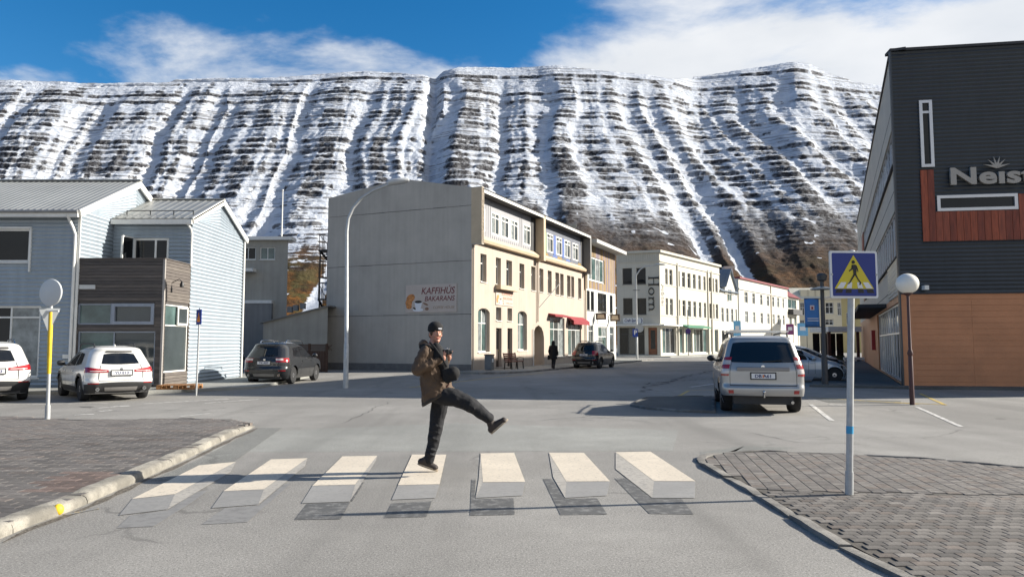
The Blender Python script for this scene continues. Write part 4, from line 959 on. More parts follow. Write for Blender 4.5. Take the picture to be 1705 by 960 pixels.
# cafe signs
M_SGN = mat('sign_cream', (.50, .42, .36), .5, .06, 3); M_TXR = mat('sign_maroon', (.16, .018, .022), .5, 0); M_TXB = mat('sign_brown', (.28, .17, .10), .5, 0)
M_BREAD = mat('bread_orange', (.50, .20, .055), .6, .5, 9); M_CUP = mat('cup_white', (.72, .72, .74), .4, .05); M_COF = mat('coffee_dark', (.03, .018, .012), .4, .2); M_ALM = mat('almond_brown', (.24, .13, .08), .6, .3, 20)
def cafe_sign(root_name, lab, pl, r, flip, fade=False):
    a, c, b, d = r; w = b-a; h = d-c
    right = -pl.u if flip else pl.u; org = pl.pt(b if flip else a, c, .04)
    t = wthing(root_name, lab, 'sign', org)
    def at(x, y, o=0): return org+right*(x*w)+Vector((0, 0, y*h))+pl.n*o
    MB().hexa([at(0, 0, -.035), at(1, 0, -.035), at(1, 0), at(0, 0), at(0, 1, -.035), at(1, 1, -.035), at(1, 1), at(0, 1)]).build('panel', M_SGN, t)
    def disc(x, y, rx, ry, m, name, o=.003, n=18, rot=0, a0=0, a1=2*math.pi):
        pts = []
        for k in range(n+1 if a1-a0 < 6.2 else n):
            q = a0+(a1-a0)*k/n; ex, ey = rx*math.cos(q), ry*math.sin(q); pts.append(at(x+(ex*math.cos(rot)-ey*math.sin(rot))/w, y+(ex*math.sin(rot)+ey*math.cos(rot))/h, o))
        mk(name, pts, [tuple(range(len(pts)))], m, t)
    mt = M_TXR if not fade else mat('sign_faded_red', (.45, .16, .10), .6, .2, 10)
    M1 = frameM(at(.955, .66, .003), right, pl.n); text_obj('KAFFIHÚS', h*.33, mt, t, M1, .001, .22, .006, 'RIGHT', w*.70/(h*.33*4.75))
    M2 = frameM(at(.955, .405, .003), right, pl.n); text_obj('BAKARANS', h*.255, mt, t, M2, .001, .22, .004, 'RIGHT', w*.58/(h*.255*5.05))
    M3 = frameM(at(.955, .13, .003), right, pl.n); text_obj('COFFEE HOUSE', h*.13, M_TXB, t, M3, .001, .22, 0, 'RIGHT', w*.45/(h*.13*7.6))
    k = h
    disc(.10, .52, .19*k, .14*k, M_BREAD, 'croissant', .002, rot=.5); disc(.065, .36, .14*k, .16*k, M_BREAD, 'croissant', .003, rot=-.2); disc(.07, .22, .12*k, .09*k, M_BREAD, 'croissant', .004)
    disc(.25, .10, .22*k, .06*k, M_CUP, 'saucer', .003); disc(.255, .385, .15*k, .30*k, M_CUP, 'cup', .005, a0=math.pi, a1=2*math.pi); disc(.255, .385, .15*k, .05*k, M_COF, 'coffee', .007)
    disc(.40, .30, .12*k, .035*k, M_ALM, 'almond', .003, rot=-.4); disc(.425, .13, .08*k, .055*k, M_ALM, 'almond', .004); disc(.18, .15, .07*k, .03*k, M_COF, 'coffee_bean', .009, rot=-.6)
    return t
cafe_sign('cafe_sign', 'cream KAFFIHÚS BAKARANS coffee house sign with cup and croissants on grey gable', plG, (plG.s(761, 500), plG.z(718, 519.8), plG.s(676, 500), plG.z(718, 473.3)), True)
rs = plL.rect(825, 481.5, 853.5, 507); cafe_sign('cafe_sign', 'sunlit cafe sign above the twin doors on the cream street front', plL, (rs[0], rs[1], rs[2], rs[3]), False, True)
# outside stair on the far-left corner of the gable
M_BLK = mat('black_metal', (.02, .02, .02), .4, .1, metal=.3)
stt = wthing('fire_escape', 'black steel fire escape stair on the back corner of the grey gable', 'stairs', plG.pt(gL+.6, 0, -1))
def stp(s, z, o): return plG.pt(gL+s, z, o)
for k, (z0, z1) in enumerate(((plG.z(535, 545), plG.z(535, 497)), (plG.z(535, 440), plG.z(535, 415)))):
    n = 9
    for i in range(n):
        t = i/(n-1); zz_ = z0+(z1-z0)*t; pslab(plG, gL+.05, zz_, gL+.95, zz_+.035, -1.9+1.5*t-.2, -1.9+1.5*t+.06).build('step', M_BLK, stt)
    for s_ in (.06, .95):
        mb = MB(); mb.bar(stp(s_, z0, -1.9), stp(s_, z1, -.4), .05, .14); mb.tube([stp(s_, z0+1, -1.9), stp(s_, z1+1, -.4)], .02, 6)
        for i in range(7): t = i/6; mb.bar(stp(s_, z0+(z1-z0)*t, -1.9+1.5*t), stp(s_, z0+(z1-z0)*t+1, -1.9+1.5*t), .018)
        mb.build('railing', M_BLK, stt)
for zp in (plG.z(535, 497), plG.z(535, 415), plG.z(535, 460)):
    pslab(plG, gL+.0, zp-.05, gL+1.0, zp, -2.2, -.35).build('landing', M_BLK, stt)
    mb = MB()
    for o in (-2.15, -1.7, -1.25, -.8, -.4): mb.bar(stp(.97, zp, o), stp(.97, zp+1.05, o), .03)
    for i in range(8): mb.bar(stp(.05+.13*i, zp, -.38), stp(.05+.13*i, zp+1.05, -.38), .018)
    mb.bar(stp(.97, zp+1.05, -2.15), stp(.97, zp+1.05, -.38), .04); mb.bar(stp(.0, zp+1.05, -.38), stp(.97, zp+1.05, -.38), .04); mb.build('railing', M_BLK, stt)
for o in (-2.1, -.45): MB().bar(stp(.92, 0, o), stp(.92, plG.z(535, 415), o), .07).build('post', M_BLK, stt)

# ================================================================== wood-clad neighbour
wb = wthing('wood_clad_building', 'white building with ochre and violet plank upper storey and jutting flat roof', 'building', plL.pt(SE, 0))
M_OFFW = mat('render_grey_white', (.56, .56, .53), .85, .06, 1, .2, 40, streak=.1)
zw = plL.z(976, 478.5); zt = plL.z(976, 405)
wr = box_px([(977, 483, 982, 515.6), (983.5, 484, 989, 516.6), (995, 486.7, 1009.6, 520), (1015, 490, 1020, 520)], plL); wr = [(r[0], wr[0][1], r[2], wr[0][3]) for r in wr]
wg = box_px([(979.7, 541, 988, 572), (996, 543, 1010.6, 590), (1015, 543.4, 1022, 585)], plL); wg[1] = (wg[1][0], .1, wg[1][2], wg[1][3])
wt = plL.rect(978, 425.5, 1004, 465)
facade(wb, plL, SE+.02, SW, 0, zw, wr+wg, M_OFFW, .15)
for r in wr: window(wb, plL, r, .12, mat('frame_dark', (.05, .05, .05), .5, .1), GL_DK, (.33, .66) if r[2]-r[0] > 1.5 else (), (), .06)
window(wb, plL, wg[0], .12, M_WHITE, GL_MID, (.5,), (.7,), .06); window(wb, plL, wg[1], .12, M_WHITE, [GL_PALE, GL_TEAL], (.5,), (.7,), .08, False, name='door'); window(wb, plL, wg[2], .12, M_WHITE, GL_MID, (), (.7,), .06)
facade(wb, plL, SE+.02, SW, zw, zt, [wt], M_DARKG, .1, off=-.03)
window(wb, plL, wt, .05, M_WHITE, [GL_PALE, GL_TEAL], (.25, .5, .75), (), .09)
PLK = [mat('plank_%d' % i, c, .75, .2, 3, stretch=(1, 1, .3)) for i, c in enumerate(((.25, .165, .07), (.20, .135, .065), (.17, .13, .15), (.215, .17, .145), (.28, .20, .09)))]
x = SE+.3
while x < SW-.02:
    e = min(x+random.uniform(.28, .5), SW)
    for z0, z1 in (((zw, wt[1]-.05), (wt[3]+.05, zt)) if x < wt[2]+.05 and e > wt[0]-.05 else ((zw, zt),)):
        if z1-z0 > .1: pslab(plL, x, z0, e-.025, z1, -.025, random.uniform(.0, .02)).build('plank', random.choice(PLK), wb)
    x = e
pslab(plL, SE+.02, zw-.1, SE+.3, zt+.5, -.1, .25).build('pilaster', M_OFFW, wb)
pslab(plL, SE+.3, zt, SW+.5, zt+.30, -9, 1.0).build('roof', mat('roof_edge_grey', (.42, .42, .40), .7, .1), wb)
mk('end_wall', [plL.pt(SW, 0), plL.pt(SW, zt), plL.pt(SW, zt, -9), plL.pt(SW, 0, -9)], [(0, 1, 2, 3)], M_OFFW, wb)
q = plL.pt(plL.s(997, 480), zt+.3, -2.5); pz = P(997, 377, q.y).z; MB().box((q.x, q.y, (zt+.3+pz)/2), (.8, .8, pz-zt-.3)).box((q.x, q.y, pz+.06), (.95, .95, .12)).build('chimney', M_GREYC, wb)
M_SBR = mat('sign_brown_dark', (.05, .025, .015), .5, .2); M_LIT = mat('sign_letters_pale', (.6, .45, .3), .5, 0)
for i, (px, y0, y1) in enumerate(((990, 521, 532), (1014, 523, 534.5))):
    s_, z1 = plL.sz(px, y0); z0 = plL.z(px, y1); sgn = wthing('hanging_sign', ('dark brown projecting shop sign above the white double door', 'dark brown projecting shop sign at the end of the wood clad building')[i], 'sign', plL.pt(s_, z0, .1))
    MB().hexa([plL.pt(s_, z0, .1), plL.pt(s_+.12, z0, .1), plL.pt(s_+.12, z0, 1.0), plL.pt(s_, z0, 1.0), plL.pt(s_, z1, .1), plL.pt(s_+.12, z1, .1), plL.pt(s_+.12, z1, 1.0), plL.pt(s_, z1, 1.0)]).build('board', M_SBR, sgn)
    MB().hexa([plL.pt(s_-.004, z0+.12, .2), plL.pt(s_-.001, z0+.12, .2), plL.pt(s_-.001, z0+.12, .9), plL.pt(s_-.004, z0+.12, .9), plL.pt(s_-.004, z1-.12, .28), plL.pt(s_-.001, z1-.12, .28), plL.pt(s_-.001, z1-.12, .82), plL.pt(s_-.004, z1-.12, .82)]).build('logo', M_LIT, sgn)
    MB().bar(plL.pt(s_+.06, z1-.05, 0), plL.pt(s_+.06, z1-.05, .12), .05).build('bracket', M_BLK, sgn)
pslab(plL, plL.s(995, 530), plL.z(995, 538), plL.s(1012, 530), plL.z(995, 527), .0, .06).build('sign_board', M_WHITE, wb)
# pavement along this street front
cpav = pavement('cafe_pavement', [plL.pt(-2.2, 0, -.05), plL.pt(-2.2, 0, 1.6), plL.pt(-1.2, 0, 2.6), plL.pt(.5, 0, 3.1), plL.pt(SW+2, 0, 3.0), plL.pt(SW+2, 0, -.05)], .10, M_PAV)
kerb_run([plL.pt(SW+2, 0, 3.12), plL.pt(.5, 0, 3.22), plL.pt(-1.3, 0, 2.72), plL.pt(-2.32, 0, 1.65)][::-1], .13, .105, M_KERBD, cpav, 1.2, .025)
# ================================================================== hotel corner block and the row beyond it
HC = P(1100, 570, 84.0); HC.z = 0
plHF = Plane(HC, R(160), -1); plHR = Plane(HC, R(54.5))
M_HOT = mat('hotel_cream', (.50, .475, .405), .85, .05, .5, .2, 30, streak=.08); M_HOTG = M_HOT
hot = wthing('hotel_building', 'cream three storey corner hotel with big Horn lettering and glass shopfront', 'building', HC)
zt = plHR.z(1101, 417); sF = plHF.s(1027, 500); sR = plHR.s(1198.5, 500)
f_w = [plHF.rect(1052, 446, 1036.5, 473), plHF.rect(1075, 445.5, 1059.5, 473), plHF.rect(1053, 496, 1037.5, 523), plHF.rect(1076, 496, 1060.5, 523)]
f_g = [plHF.rect(1073, 545, 1031.5, 586), plHF.rect(1094, 545, 1079.5, 590)]; f_g = [(r[0], .25, r[2], r[3]) for r in f_g]
facade(hot, plHF, 0, sF, 0, zt, f_w+f_g, M_HOT, .35)
for r in f_w: window(hot, plHF, r, .3, mat('frame_dark', (.05, .05, .05)), GL_DK, (), (), .08)
window(hot, plHF, f_g[0], .3, mat('frame_dark', (.05, .05, .05)), [GL_DK, GL_MID, GL_DK], (.33, .66), (.75,), .08, False, name='shop_window')
dd = pslab(plHF, *f_g[1], -.3, -.22).build('door', mat('door_rust', (.20, .07, .03), .5, .2, 3), hot); pslab(plHF, f_g[1][0]+.25, .9, f_g[1][2]-.25, f_g[1][3]-.3, -.22, -.21).build('pane', GL_DK, dd)
zA, zB_ = plHR.z(1108.5, 447), plHR.z(1108.5, 473); zC_, zD = plHR.z(1108.5, 496), plHR.z(1108.5, 524)
colx = [(1108, 1112), (1115, 1120), (1127, 1132), (1136, 1141), (1145, 1150), (1154, 1158.5), (1163, 1167), (1171.5, 1175), (1180, 1184.4), (1186.7, 1189), (1191.2, 1195)]
rw_ = []
for a, b in colx:
    s0, s1 = plHR.s(a, 480), plHR.s(b, 480); rw_ += [(s0, zB_, s1, zA), (s0, zD, s1, zC_)]
zg = plHR.z(1110, 545); gl_ = [(plHR.s(a, 560), .35, plHR.s(b, 560), zg) for a, b in ((1103, 1125.5), (1129.5, 1139), (1141.5, 1153), (1155.5, 1178.5), (1183.5, 1187.5), (1190, 1196))]
facade(hot, plHR, 0, sR, 0, zt, rw_+gl_, M_HOT, .3)
for r in rw_: window(hot, plHR, r, .2, M_WHITE, random.choice((GL_MID, GL_DK)), (), (.7,), .06)
for r in gl_: window(hot, plHR, r, .25, M_WHITE, [GL_TEAL, GL_MID, GL_DK], tuple((k+1)/max(1, round((r[2]-r[0])/1.3)) for k in range(max(1, round((r[2]-r[0])/1.3))-1)), (), .07, False, name='shop_window')
for px in (1127.5, 1178, 1184): s_ = plHR.s(px, 480); pslab(plHR, s_-.12, 0, s_+.12, zt-1.1, .0, .16).build('pilaster', M_HOT, hot)
for pl, e in ((plHF, sF), (plHR, sR)):
    lo = 0 if pl is plHR else .002
    pslab(pl, -.25 if pl is plHR else 0, zt-.28, e+.15, zt+.0, -.1, .28-lo).build('cornice', M_HOT, hot); pslab(pl, 0, zt-1.35, e, zt-1.22, 0, .10-lo).build('string_course', M_HOT, hot)
    pslab(pl, -.5 if pl is plHR else 0, zg+.2, (plHR.s(1128, 540) if pl is plHR else e), zg+.36, 0, .7-lo).build('canopy', M_WHITE, hot)
    for z_ in (zD, zB_): pslab(pl, .4, z_-.14, e-.3, z_-.055, 0, .05-lo).build('sill_band', M_HOT, hot)
fl = MB(); x = .1
while x < sF: pslab(plHF, x, zt-1.2, x+.14, zt-.3, 0, .06, fl); x += .28
fl.build('fluted_panel', M_HOT, hot)
s0, s1 = plHR.s(1131, 540), plHR.s(1172, 540)
MB().prism([plHR.pt(s0, zg+.45, 0), plHR.pt(s0, zg+.22, 1.0), plHR.pt(s0, zg+.05, 1.0), plHR.pt(s0, zg+.3, 0)], plHR.u*(s1-s0)).build('awning', mat('awning_green', (.04, .17, .10), .7, .2), hot)
mk('rear_wall', [plHR.pt(sR, 0), plHR.pt(sR, zt), plHR.pt(sR, zt, -8), plHR.pt(sR, 0, -8)], [(0, 1, 2, 3)], M_HOT, hot)
mk('roof', [plHF.pt(0, zt-.02), plHF.pt(sF, zt-.02), plHR.pt(sR, zt-.02, -8), plHR.pt(sR, zt-.02)], [(0, 1, 2, 3)], M_ROOFG, hot)
# lettering: Horn reads downwards; letters with slab serifs
def letters(root, org, right, up, n, m, H, depth=.06, name='letter'):
    def bars(lst, arcs=()):
        mb = MB()
        for a, b, c, d in lst:
            q = [org_+right*a+up*b, org_+right*c+up*b, org_+right*c+up*d, org_+right*a+up*d]; mb.prism(q, n*depth)
        for cx, cy, rx, ry, t, a0, a1 in arcs:
            N_ = 14; vs = []; fs = []
            for k in range(N_+1):
                f = a0+(a1-a0)*k/N_
                tt = t*(.45+.55*abs(math.cos(f)))
                for r_, o in ((0, 0), (tt, 0), (tt, depth), (0, depth)): vs.append(org_+right*(cx+(rx-r_)*math.cos(f))+up*(cy+(ry-r_)*math.sin(f))+n*o)
            for k in range(N_):
                for j in range(4): a = k*4+j; b = k*4+(j+1) % 4; fs.append((a, b, b+4, a+4))
            mb.add(vs, fs)
        return mb.build(name, m, root)
    x = H*.52; t = H*.13; s = H*.045; org_ = org
    bars([(.06*H, 0, .06*H+t, H), (.62*H, 0, .62*H+t, H), (.06*H+t, .48*H, .62*H, .48*H+.06*H)]+[(c-.07*H, y, c+t+.07*H, y+s) for c in (.06*H, .62*H) for y in (0, H-s)])
    org_ = org+right*(.92*H); bars([], [(.33*H, .27*H+x*.0, .33*H, .29*H, t, 0, 2*math.pi)])
    org_ = org+right*(1.68*H); bars([(.08*H, 0, .08*H+t*.9, x), (0, 0, .34*H, s), (0, x-s, .15*H, x)], [(.38*H, .30*H, .21*H, .24*H, t*.9, .35, math.pi*.9)])
    org_ = org+right*(2.20*H); bars([(.08*H, 0, .08*H+t*.9, x), (.50*H, 0, .50*H+t*.9, x*.7), (0, 0, .30*H, s), (.42*H, 0, .72*H, s), (0, x-s, .15*H, x)], [(.36*H, .28*H, .26*H, .26*H, t*.9, .0, math.pi*.85)])
sH = plHF.sz(1089, 460); zH0 = plHF.z(1089, 460); zH1 = plHF.z(1089, 518); Hh = (zH0-zH1)/2.92
capw = plHF.s(1080, 490)-plHF.s(1097.5, 490)
# reads top to bottom: 'right' of the text is down, 'up' of the text points to the viewer's right
letters(hot, plHF.pt(plHF.s(1080, 490), zH0, .02), Vector((0, 0, -1)), -plHF.u*(capw/Hh), plHF.n, M_BLK, Hh)
text_obj('Hótel', Hh*.8, mat('letters_pale', (.5, .48, .42), .6, 0), hot, (lambda m_: m_)(Matrix(((0, 0, 0, 0),)*4) if False else (Matrix((Vector((0, 0, -1)), plHR.u, plHR.n)).transposed().to_4x4())), .05, name='lettering').location = plHR.pt(.5, plHR.z(1101, 472), .02)
r = plHF.rect(1070.6, 529, 1037.7, 538); cs = wthing('shop_sign', 'white sports shop sign with dark blue lettering and crescent on hotel front', 'sign', plHF.pt(r[0], r[1], .04))
pslab(plHF, *r, 0, .06).build('board', M_WHITE, cs); M_NAVY = mat('navy', (.02, .03, .12), .5, 0)
rt = -plHF.u; text_obj('Craft Sport', .48, M_NAVY, cs, frameM(plHF.pt(r[2]-.15, r[1]+.2, .064), rt, plHF.n), .004, .2, .012, sx=1.0*(r[2]-r[0])*.72/2.35)
mb = MB(); vs = []; fs = []; cc = plHF.pt(r[0]+.32, (r[1]+r[3])/2, .066)
for k in range(13):
    f = -1.4+2.8*k/12; vs += [cc+rt*(.26*math.cos(f))+Vector((0, 0, .3*math.sin(f))), cc+rt*(.17*math.cos(f)-.02)+Vector((0, 0, .3*math.sin(f)))]
for k in range(12): fs.append((2*k, 2*k+1, 2*k+3, 2*k+2))
mb.add(vs, fs).build('crescent', M_NAVY, cs)
hpv = pavement('hotel_pavement', [plHF.pt(sF+3, 0, 0), plHF.pt(sF+1, 0, 3.2), plHF.pt(-1.5, 0, 3.0), plHR.pt(2, 0, 3.0), plHR.pt(sR+45, 0, 3.0), plHR.pt(sR+45, 0, -.1), plHR.pt(0, 0, -.1)], .10, asphalt('pavement_pale', .34, .1))

# dormer house
sD = plHR.s(1228.5, 500); dh = wthing('dormer_house', 'white house with steep blue grey gabled dormer next to the hotel', 'house', plHR.pt(sR, 0))
M_WHT = mat('render_white', (.56, .54, .48), .85, .05, .5, .2, 30, streak=.08); M_BLUER = mat('roof_blue_grey', (.13, .16, .20), .5, .15, 1)
ze = plHR.z(1200, 484); zrid = plHR.z(1204, 441)
wd = []
for a, b in ((1201, 1205), (1209, 1213), (1217, 1221), (1224.5, 1227)):
    wd.append((plHR.s(a, 520), plHR.z(1202, 535), plHR.s(b, 520), plHR.z(1202, 512)))
wd0 = [(plHR.s(a, 560), .2, plHR.s(b, 560), plHR.z(1202, 550)) for a, b in ((1202, 1206.5), (1208.5, 1213), (1216, 1226))]
facade(dh, plHR, sR+.03, sD, 0, ze, wd+wd0, M_WHT, .2)
for r in wd: window(dh, plHR, r, .15, M_WHITE, GL_MID, (.5,), (.6,), .06)
for r in wd0: window(dh, plHR, r, .15, mat('frame_dark', (.05, .05, .05)), GL_DK, (.5,), (), .08, False, name='shop_window')
rd = 5.0
roof_sheet(dh, plHR.pt(sR+.03, ze, .35), plHR.pt(sD, ze, .35), plHR.pt(sR+.03, zrid, -rd), plHR.pt(sD, zrid, -rd), M_BLUER, .5)
gm = plHR.s(1214, 480); g0, g1 = plHR.s(1206, 480), plHR.s(1222.5, 480); zpk = plHR.z(1213, 449); wdm = (gm-.75, plHR.z(1213, 501), gm+.75, plHR.z(1213, 481))
facade(dh, plHR, g0, g1, ze-.3, ze+1, [wdm], M_WHT, .1, None, [(g0, ze+.9), (gm, zpk), (g1, ze+.9)], 'dormer_wall', .1)
window(dh, plHR, wdm, .0, M_WHITE, GL_TEAL, (.5,), (.6,), .09, False)
for s_, sg_ in ((g0-.3, -1), (g1+.3, 1)): roof_sheet(dh, plHR.pt(s_, ze+.65, .4), plHR.pt(s_, ze+.65, -rd), plHR.pt(gm, zpk+.15, .4), plHR.pt(gm, zpk+.15, -rd), M_BLUER, .5, name='dormer_roof')
mk('dormer_cheek', [plHR.pt(g0, ze-.3, .1), plHR.pt(g0, ze+.9, .1), plHR.pt(g0, ze+.9, -3), plHR.pt(g0, ze-.3, -1)], [(0, 1, 2, 3)], M_WHT, dh)
# long white building with red roof
sLg = plHR.s(1310, 500); lw = wthing('long_white_building', 'long white two storey row with a dark red roof edge and chimney', 'building', plHR.pt(sD, 0))
zt = plHR.z(1230, 464)
rows_ = []
for a, b in ((1238, 1243.5), (1251, 1255.5), (1264, 1268), (1275, 1279), (1284, 1287.5), (1292, 1296), (1301, 1304)): 
    s0, s1 = plHR.s(a, 500), plHR.s(b, 500); rows_ += [(s0, plHR.z(1240, 504), s1, plHR.z(1240, 486)), (s0, plHR.z(1240, 536.5), s1, plHR.z(1240, 518))]
facade(lw, plHR, sD+.03, sLg, 0, zt, rows_, M_WHT, .2, off=.15)
for r in rows_: window(lw, plHR, r, .15, M_WHITE, random.choice((GL_MID, GL_PALE)), (.5,), (.65,), .07, out=.15)
M_DRED = mat('roof_dark_red', (.17, .022, .028), .6, .15, 1)
pslab(plHR, sD, zt, sLg+.1, zt+.28, -6, .4).build('roof', M_DRED, lw); pslab(plHR, sD, zt-1.6, sLg, zt-1.4, .15, .28).build('string_course', M_WHT, lw)
mk('end_wall', [plHR.pt(sD+.03, 0, .15), plHR.pt(sD+.03, zt, .15), plHR.pt(sD+.03, zt, -6), plHR.pt(sD+.03, 0, -6)], [(0, 1, 2, 3)], M_WHT, lw)
q = plHR.pt(plHR.s(1245, 500), zt, -3); pz = P(1245, 446, q.y).z; MB().box((q.x, q.y, (zt+pz)/2), (1.3, 1.3, pz-zt)).box((q.x, q.y, pz+.1), (1.5, 1.5, .2)).build('chimney', M_WHT, lw)
pipe(lw, [plHR.pt(plHR.s(1281.5, 500), zt, .25), plHR.pt(plHR.s(1281.5, 500), 0, .25)], .09, M_CREAMT)
# red-roofed corner house at the end of the row
sT = plHR.s(1330, 500); rt_ = wthing('red_roof_house', 'narrow white house with steep dark red roof at the row end', 'house', plHR.pt(sLg, 0))
wz = [(plHR.s(1312, 510), plHR.z(1312, 513), plHR.s(1326, 510), plHR.z(1312, 497)), (plHR.s(1314, 520), plHR.z(1312, 542), plHR.s(1318, 520), plHR.z(1312, 526)), (plHR.s(1322, 520), plHR.z(1312, 542), plHR.s(1326, 520), plHR.z(1312, 526))]
zt = plHR.z(1312, 494); facade(rt_, plHR, sLg+.03, sT, 0, zt, wz, M_WHT, .2)
for r in wz: window(rt_, plHR, r, .15, M_WHITE, GL_TEAL, (.5,), (), .08)
zr2 = plHR.z(1312, 477); roof_sheet(rt_, plHR.pt(sLg, zt, .4), plHR.pt(sT+.2, zt, .4), plHR.pt(sLg, zr2, -2.5), plHR.pt(sT+.2, zr2, -2.5), M_DRED, .6)
pslab(plHR, wz[0][0]-.3, wz[0][1]-1.1, wz[0][2]+.3, wz[0][1]-.15, .1, 1.0).build('balcony', M_DARKG, rt_)
mk('end_wall', [plHR.pt(sT, 0), plHR.pt(sT, zt), plHR.pt(sT, zr2, -2.5), plHR.pt(sT, zt, -6), plHR.pt(sT, 0, -6)], [(0, 1, 2, 3, 4)], M_WHT, rt_)
# cream building closing the street
YE = 150; plE = Plane((0, YE), 0); ce = wthing('cream_end_building', 'cream building with pale mansard roof closing the far street', 'building', (plE.s(1370), YE, 0))
zt = plE.z(1350, 498); x0, x1 = plE.s(1322, 520), plE.s(1406, 520)
we = [plE.rect(*q) for q in ((1332, 503, 1340, 525), (1332, 532, 1340, 548), (1374, 503, 1388, 522), (1374, 531, 1388, 541), (1346, 503, 1352, 525), (1356, 503, 1364, 525), (1394, 503, 1401, 525))]
M_CRM2 = mat('render_pale_cream', (.60, .54, .40), .85, .06, .5)
facade(ce, plE, x0, x1, 0, zt, we, M_CRM2, .3)
for r in we: window(ce, plE, r, .2, M_WHITE, GL_DK, (.5,), (.6,), .12)
mb = MB(); za = plE.z(1350, 478); mb.prism([plE.pt(x0-.3, zt, .4), plE.pt(x0-.3, za, -2), plE.pt(x0-.3, za, -8), plE.pt(x0-.3, zt, -8)], plE.u*(x1-x0+.6)); mb.build('mansard_roof', mat('roof_pale', (.52, .50, .42), .7, .12, .6), ce)
for px in (1340, 1352, 1364, 1380, 1394): s_ = plE.s(px, 490); pslab(plE, s_-.8, zt+.4, s_+.8, za-.5, -1.4, -.2).build('roof_dormer', M_CRM2, ce)
YY = 118; plY = Plane((0, YY), 0); yb = wthing('yellow_building', 'plain mustard yellow building beside the shelter at street end', 'building', (plY.s(1420), YY, 0)); M_MUS = mat('render_mustard', (.42, .35, .17), .85, .08, .5)
wy = plY.rect(1409, 520, 1414, 540); facade(yb, plY, plY.s(1402, 540), plY.s(1460, 540), 0, plY.z(1420, 495), [wy], M_MUS, .2); window(yb, plY, wy, .1, M_WHITE, GL_DK, (.5,))
pslab(plY, plY.s(1401.5, 540), plY.z(1420, 495), plY.s(1460, 540), plY.z(1420, 495)+.4, -8, .4).build('roof', M_ROOFG, yb); pipe(yb, [plY.pt(plY.s(1411, 530)+1, plY.z(1420, 495), .1), plY.pt(plY.s(1411, 530)+1, 0, .1)], .1, M_DARKG)
# bus shelter with flat white roof
YH = 62; plH = Plane((0, YH), 0); bs = wthing('street_shelter', 'open shelter with flat white roof and dark glazed back beside the shop building', 'shelter', (plH.s(1400), YH, 0))
x0, x1 = plH.s(1377, 560), plH.s(1432, 560); zr3 = plH.z(1400, 552); zr4 = plH.z(1400, 543.5)
pslab(plH, x0, zr3, x1, zr4, -3.5, .3).build('roof', M_WHITE, bs)
MB().box((x0+.15, YH, zr3/2), (.25, .25, zr3)).build('post', mat('post_brown', (.09, .035, .025), .6, .2), bs); MB().box((x1-.2, YH, zr3/2), (.2, .2, zr3)).build('post', mat('post_brown', (.09, .035, .025)), bs)
n = 4
for k in range(n): a, b = x0+(x1-x0)*k/n+.05, x0+(x1-x0)*(k+1)/n-.05; pslab(plH, a, .5, b, zr3-.1, -3.1, -3.06).build('glass_panel', GL_DK, bs)
pslab(plH, x0, 0, x1, .5, -3.2, -3.0).build('back_wall', mat('wall_dark_green', (.03, .045, .03), .8, .2), bs)
pslab(plH, plH.s(1396, 595), plH.z(1400, 598), x1+.4, plH.z(1400, 594), .9, 1.1).build('white_rail', M_WHITE, bs)
for px in (1398, 1416, 1430): s_ = plH.s(px, 595); pslab(plH, s_-.05, 0, s_+.05, plH.z(1400, 598), .95, 1.05).build('rail_post', M_WHITE, bs)

# ================================================================== dark shop building on the right
NP = G(1506, 645)
plN = Plane(NP, R(-9)); plS2 = Plane(NP, R(66), -1)
nei = wthing('dark_shop_building', 'dark corrugated shop building with rust wood panels and big Neisti letters', 'building', (NP.x, NP.y, 0))
M_DRK = mat('siding_charcoal', (.040, .047, .054), .38, .08, 1.5, metal=.2, spec=.5, streak=.1); M_OR = [mat('panel_terracotta_%d' % i, c, .6, .10, 1.2, .15, 60) for i, c in enumerate(((.50, .215, .098), (.485, .208, .094), (.515, .222, .102)))]
M_RST = [mat('rust_wood_%d' % i, c, .6, .35, 3, .2, 40, stretch=(5, 5, .6)) for i, c in enumerate(((.23, .048, .020), (.29, .062, .025), (.19, .038, .018), (.26, .060, .028)))]
ztN = P(1487, 86, NP.y).z; zO = P(1500, 489, NP.y).z
sN = 16.0
vw = plN.rect(1529, 168, 1553, 279); hwn = plN.rect(1559, 326, 1694, 352)
facade(nei, plN, -.02, sN, zO, ztN, [vw, hwn], M_DRK, .15, (.15, .018))
for nm, r in (('window', vw), ('window', hwn)): window(nei, plN, r, .05, mat('alu_frame', (.55, .55, .56), .35, .05, metal=.6), GL_DK, (), (.82,) if r is vw else (.0001,)[:0], .11, False, out=.02, fd=.09)
# terracotta panels
ph = zO/16; x_edges = [-.02, 2.4, 4.8, 7.2, 9.6, 12, 14.4, sN]
facade(nei, plN, 0, sN, 0, zO-.01, [], M_OR[1], .1, off=-.02)
for j in range(16):
    for i in range(len(x_edges)-1): pslab(plN, x_edges[i]+(.0 if i else .0), ph*j+.006, x_edges[i+1]-.005, ph*(j+1)-.005, -.04, random.uniform(-.002, .002)).build('cladding_panel', random.choice(M_OR), nei)
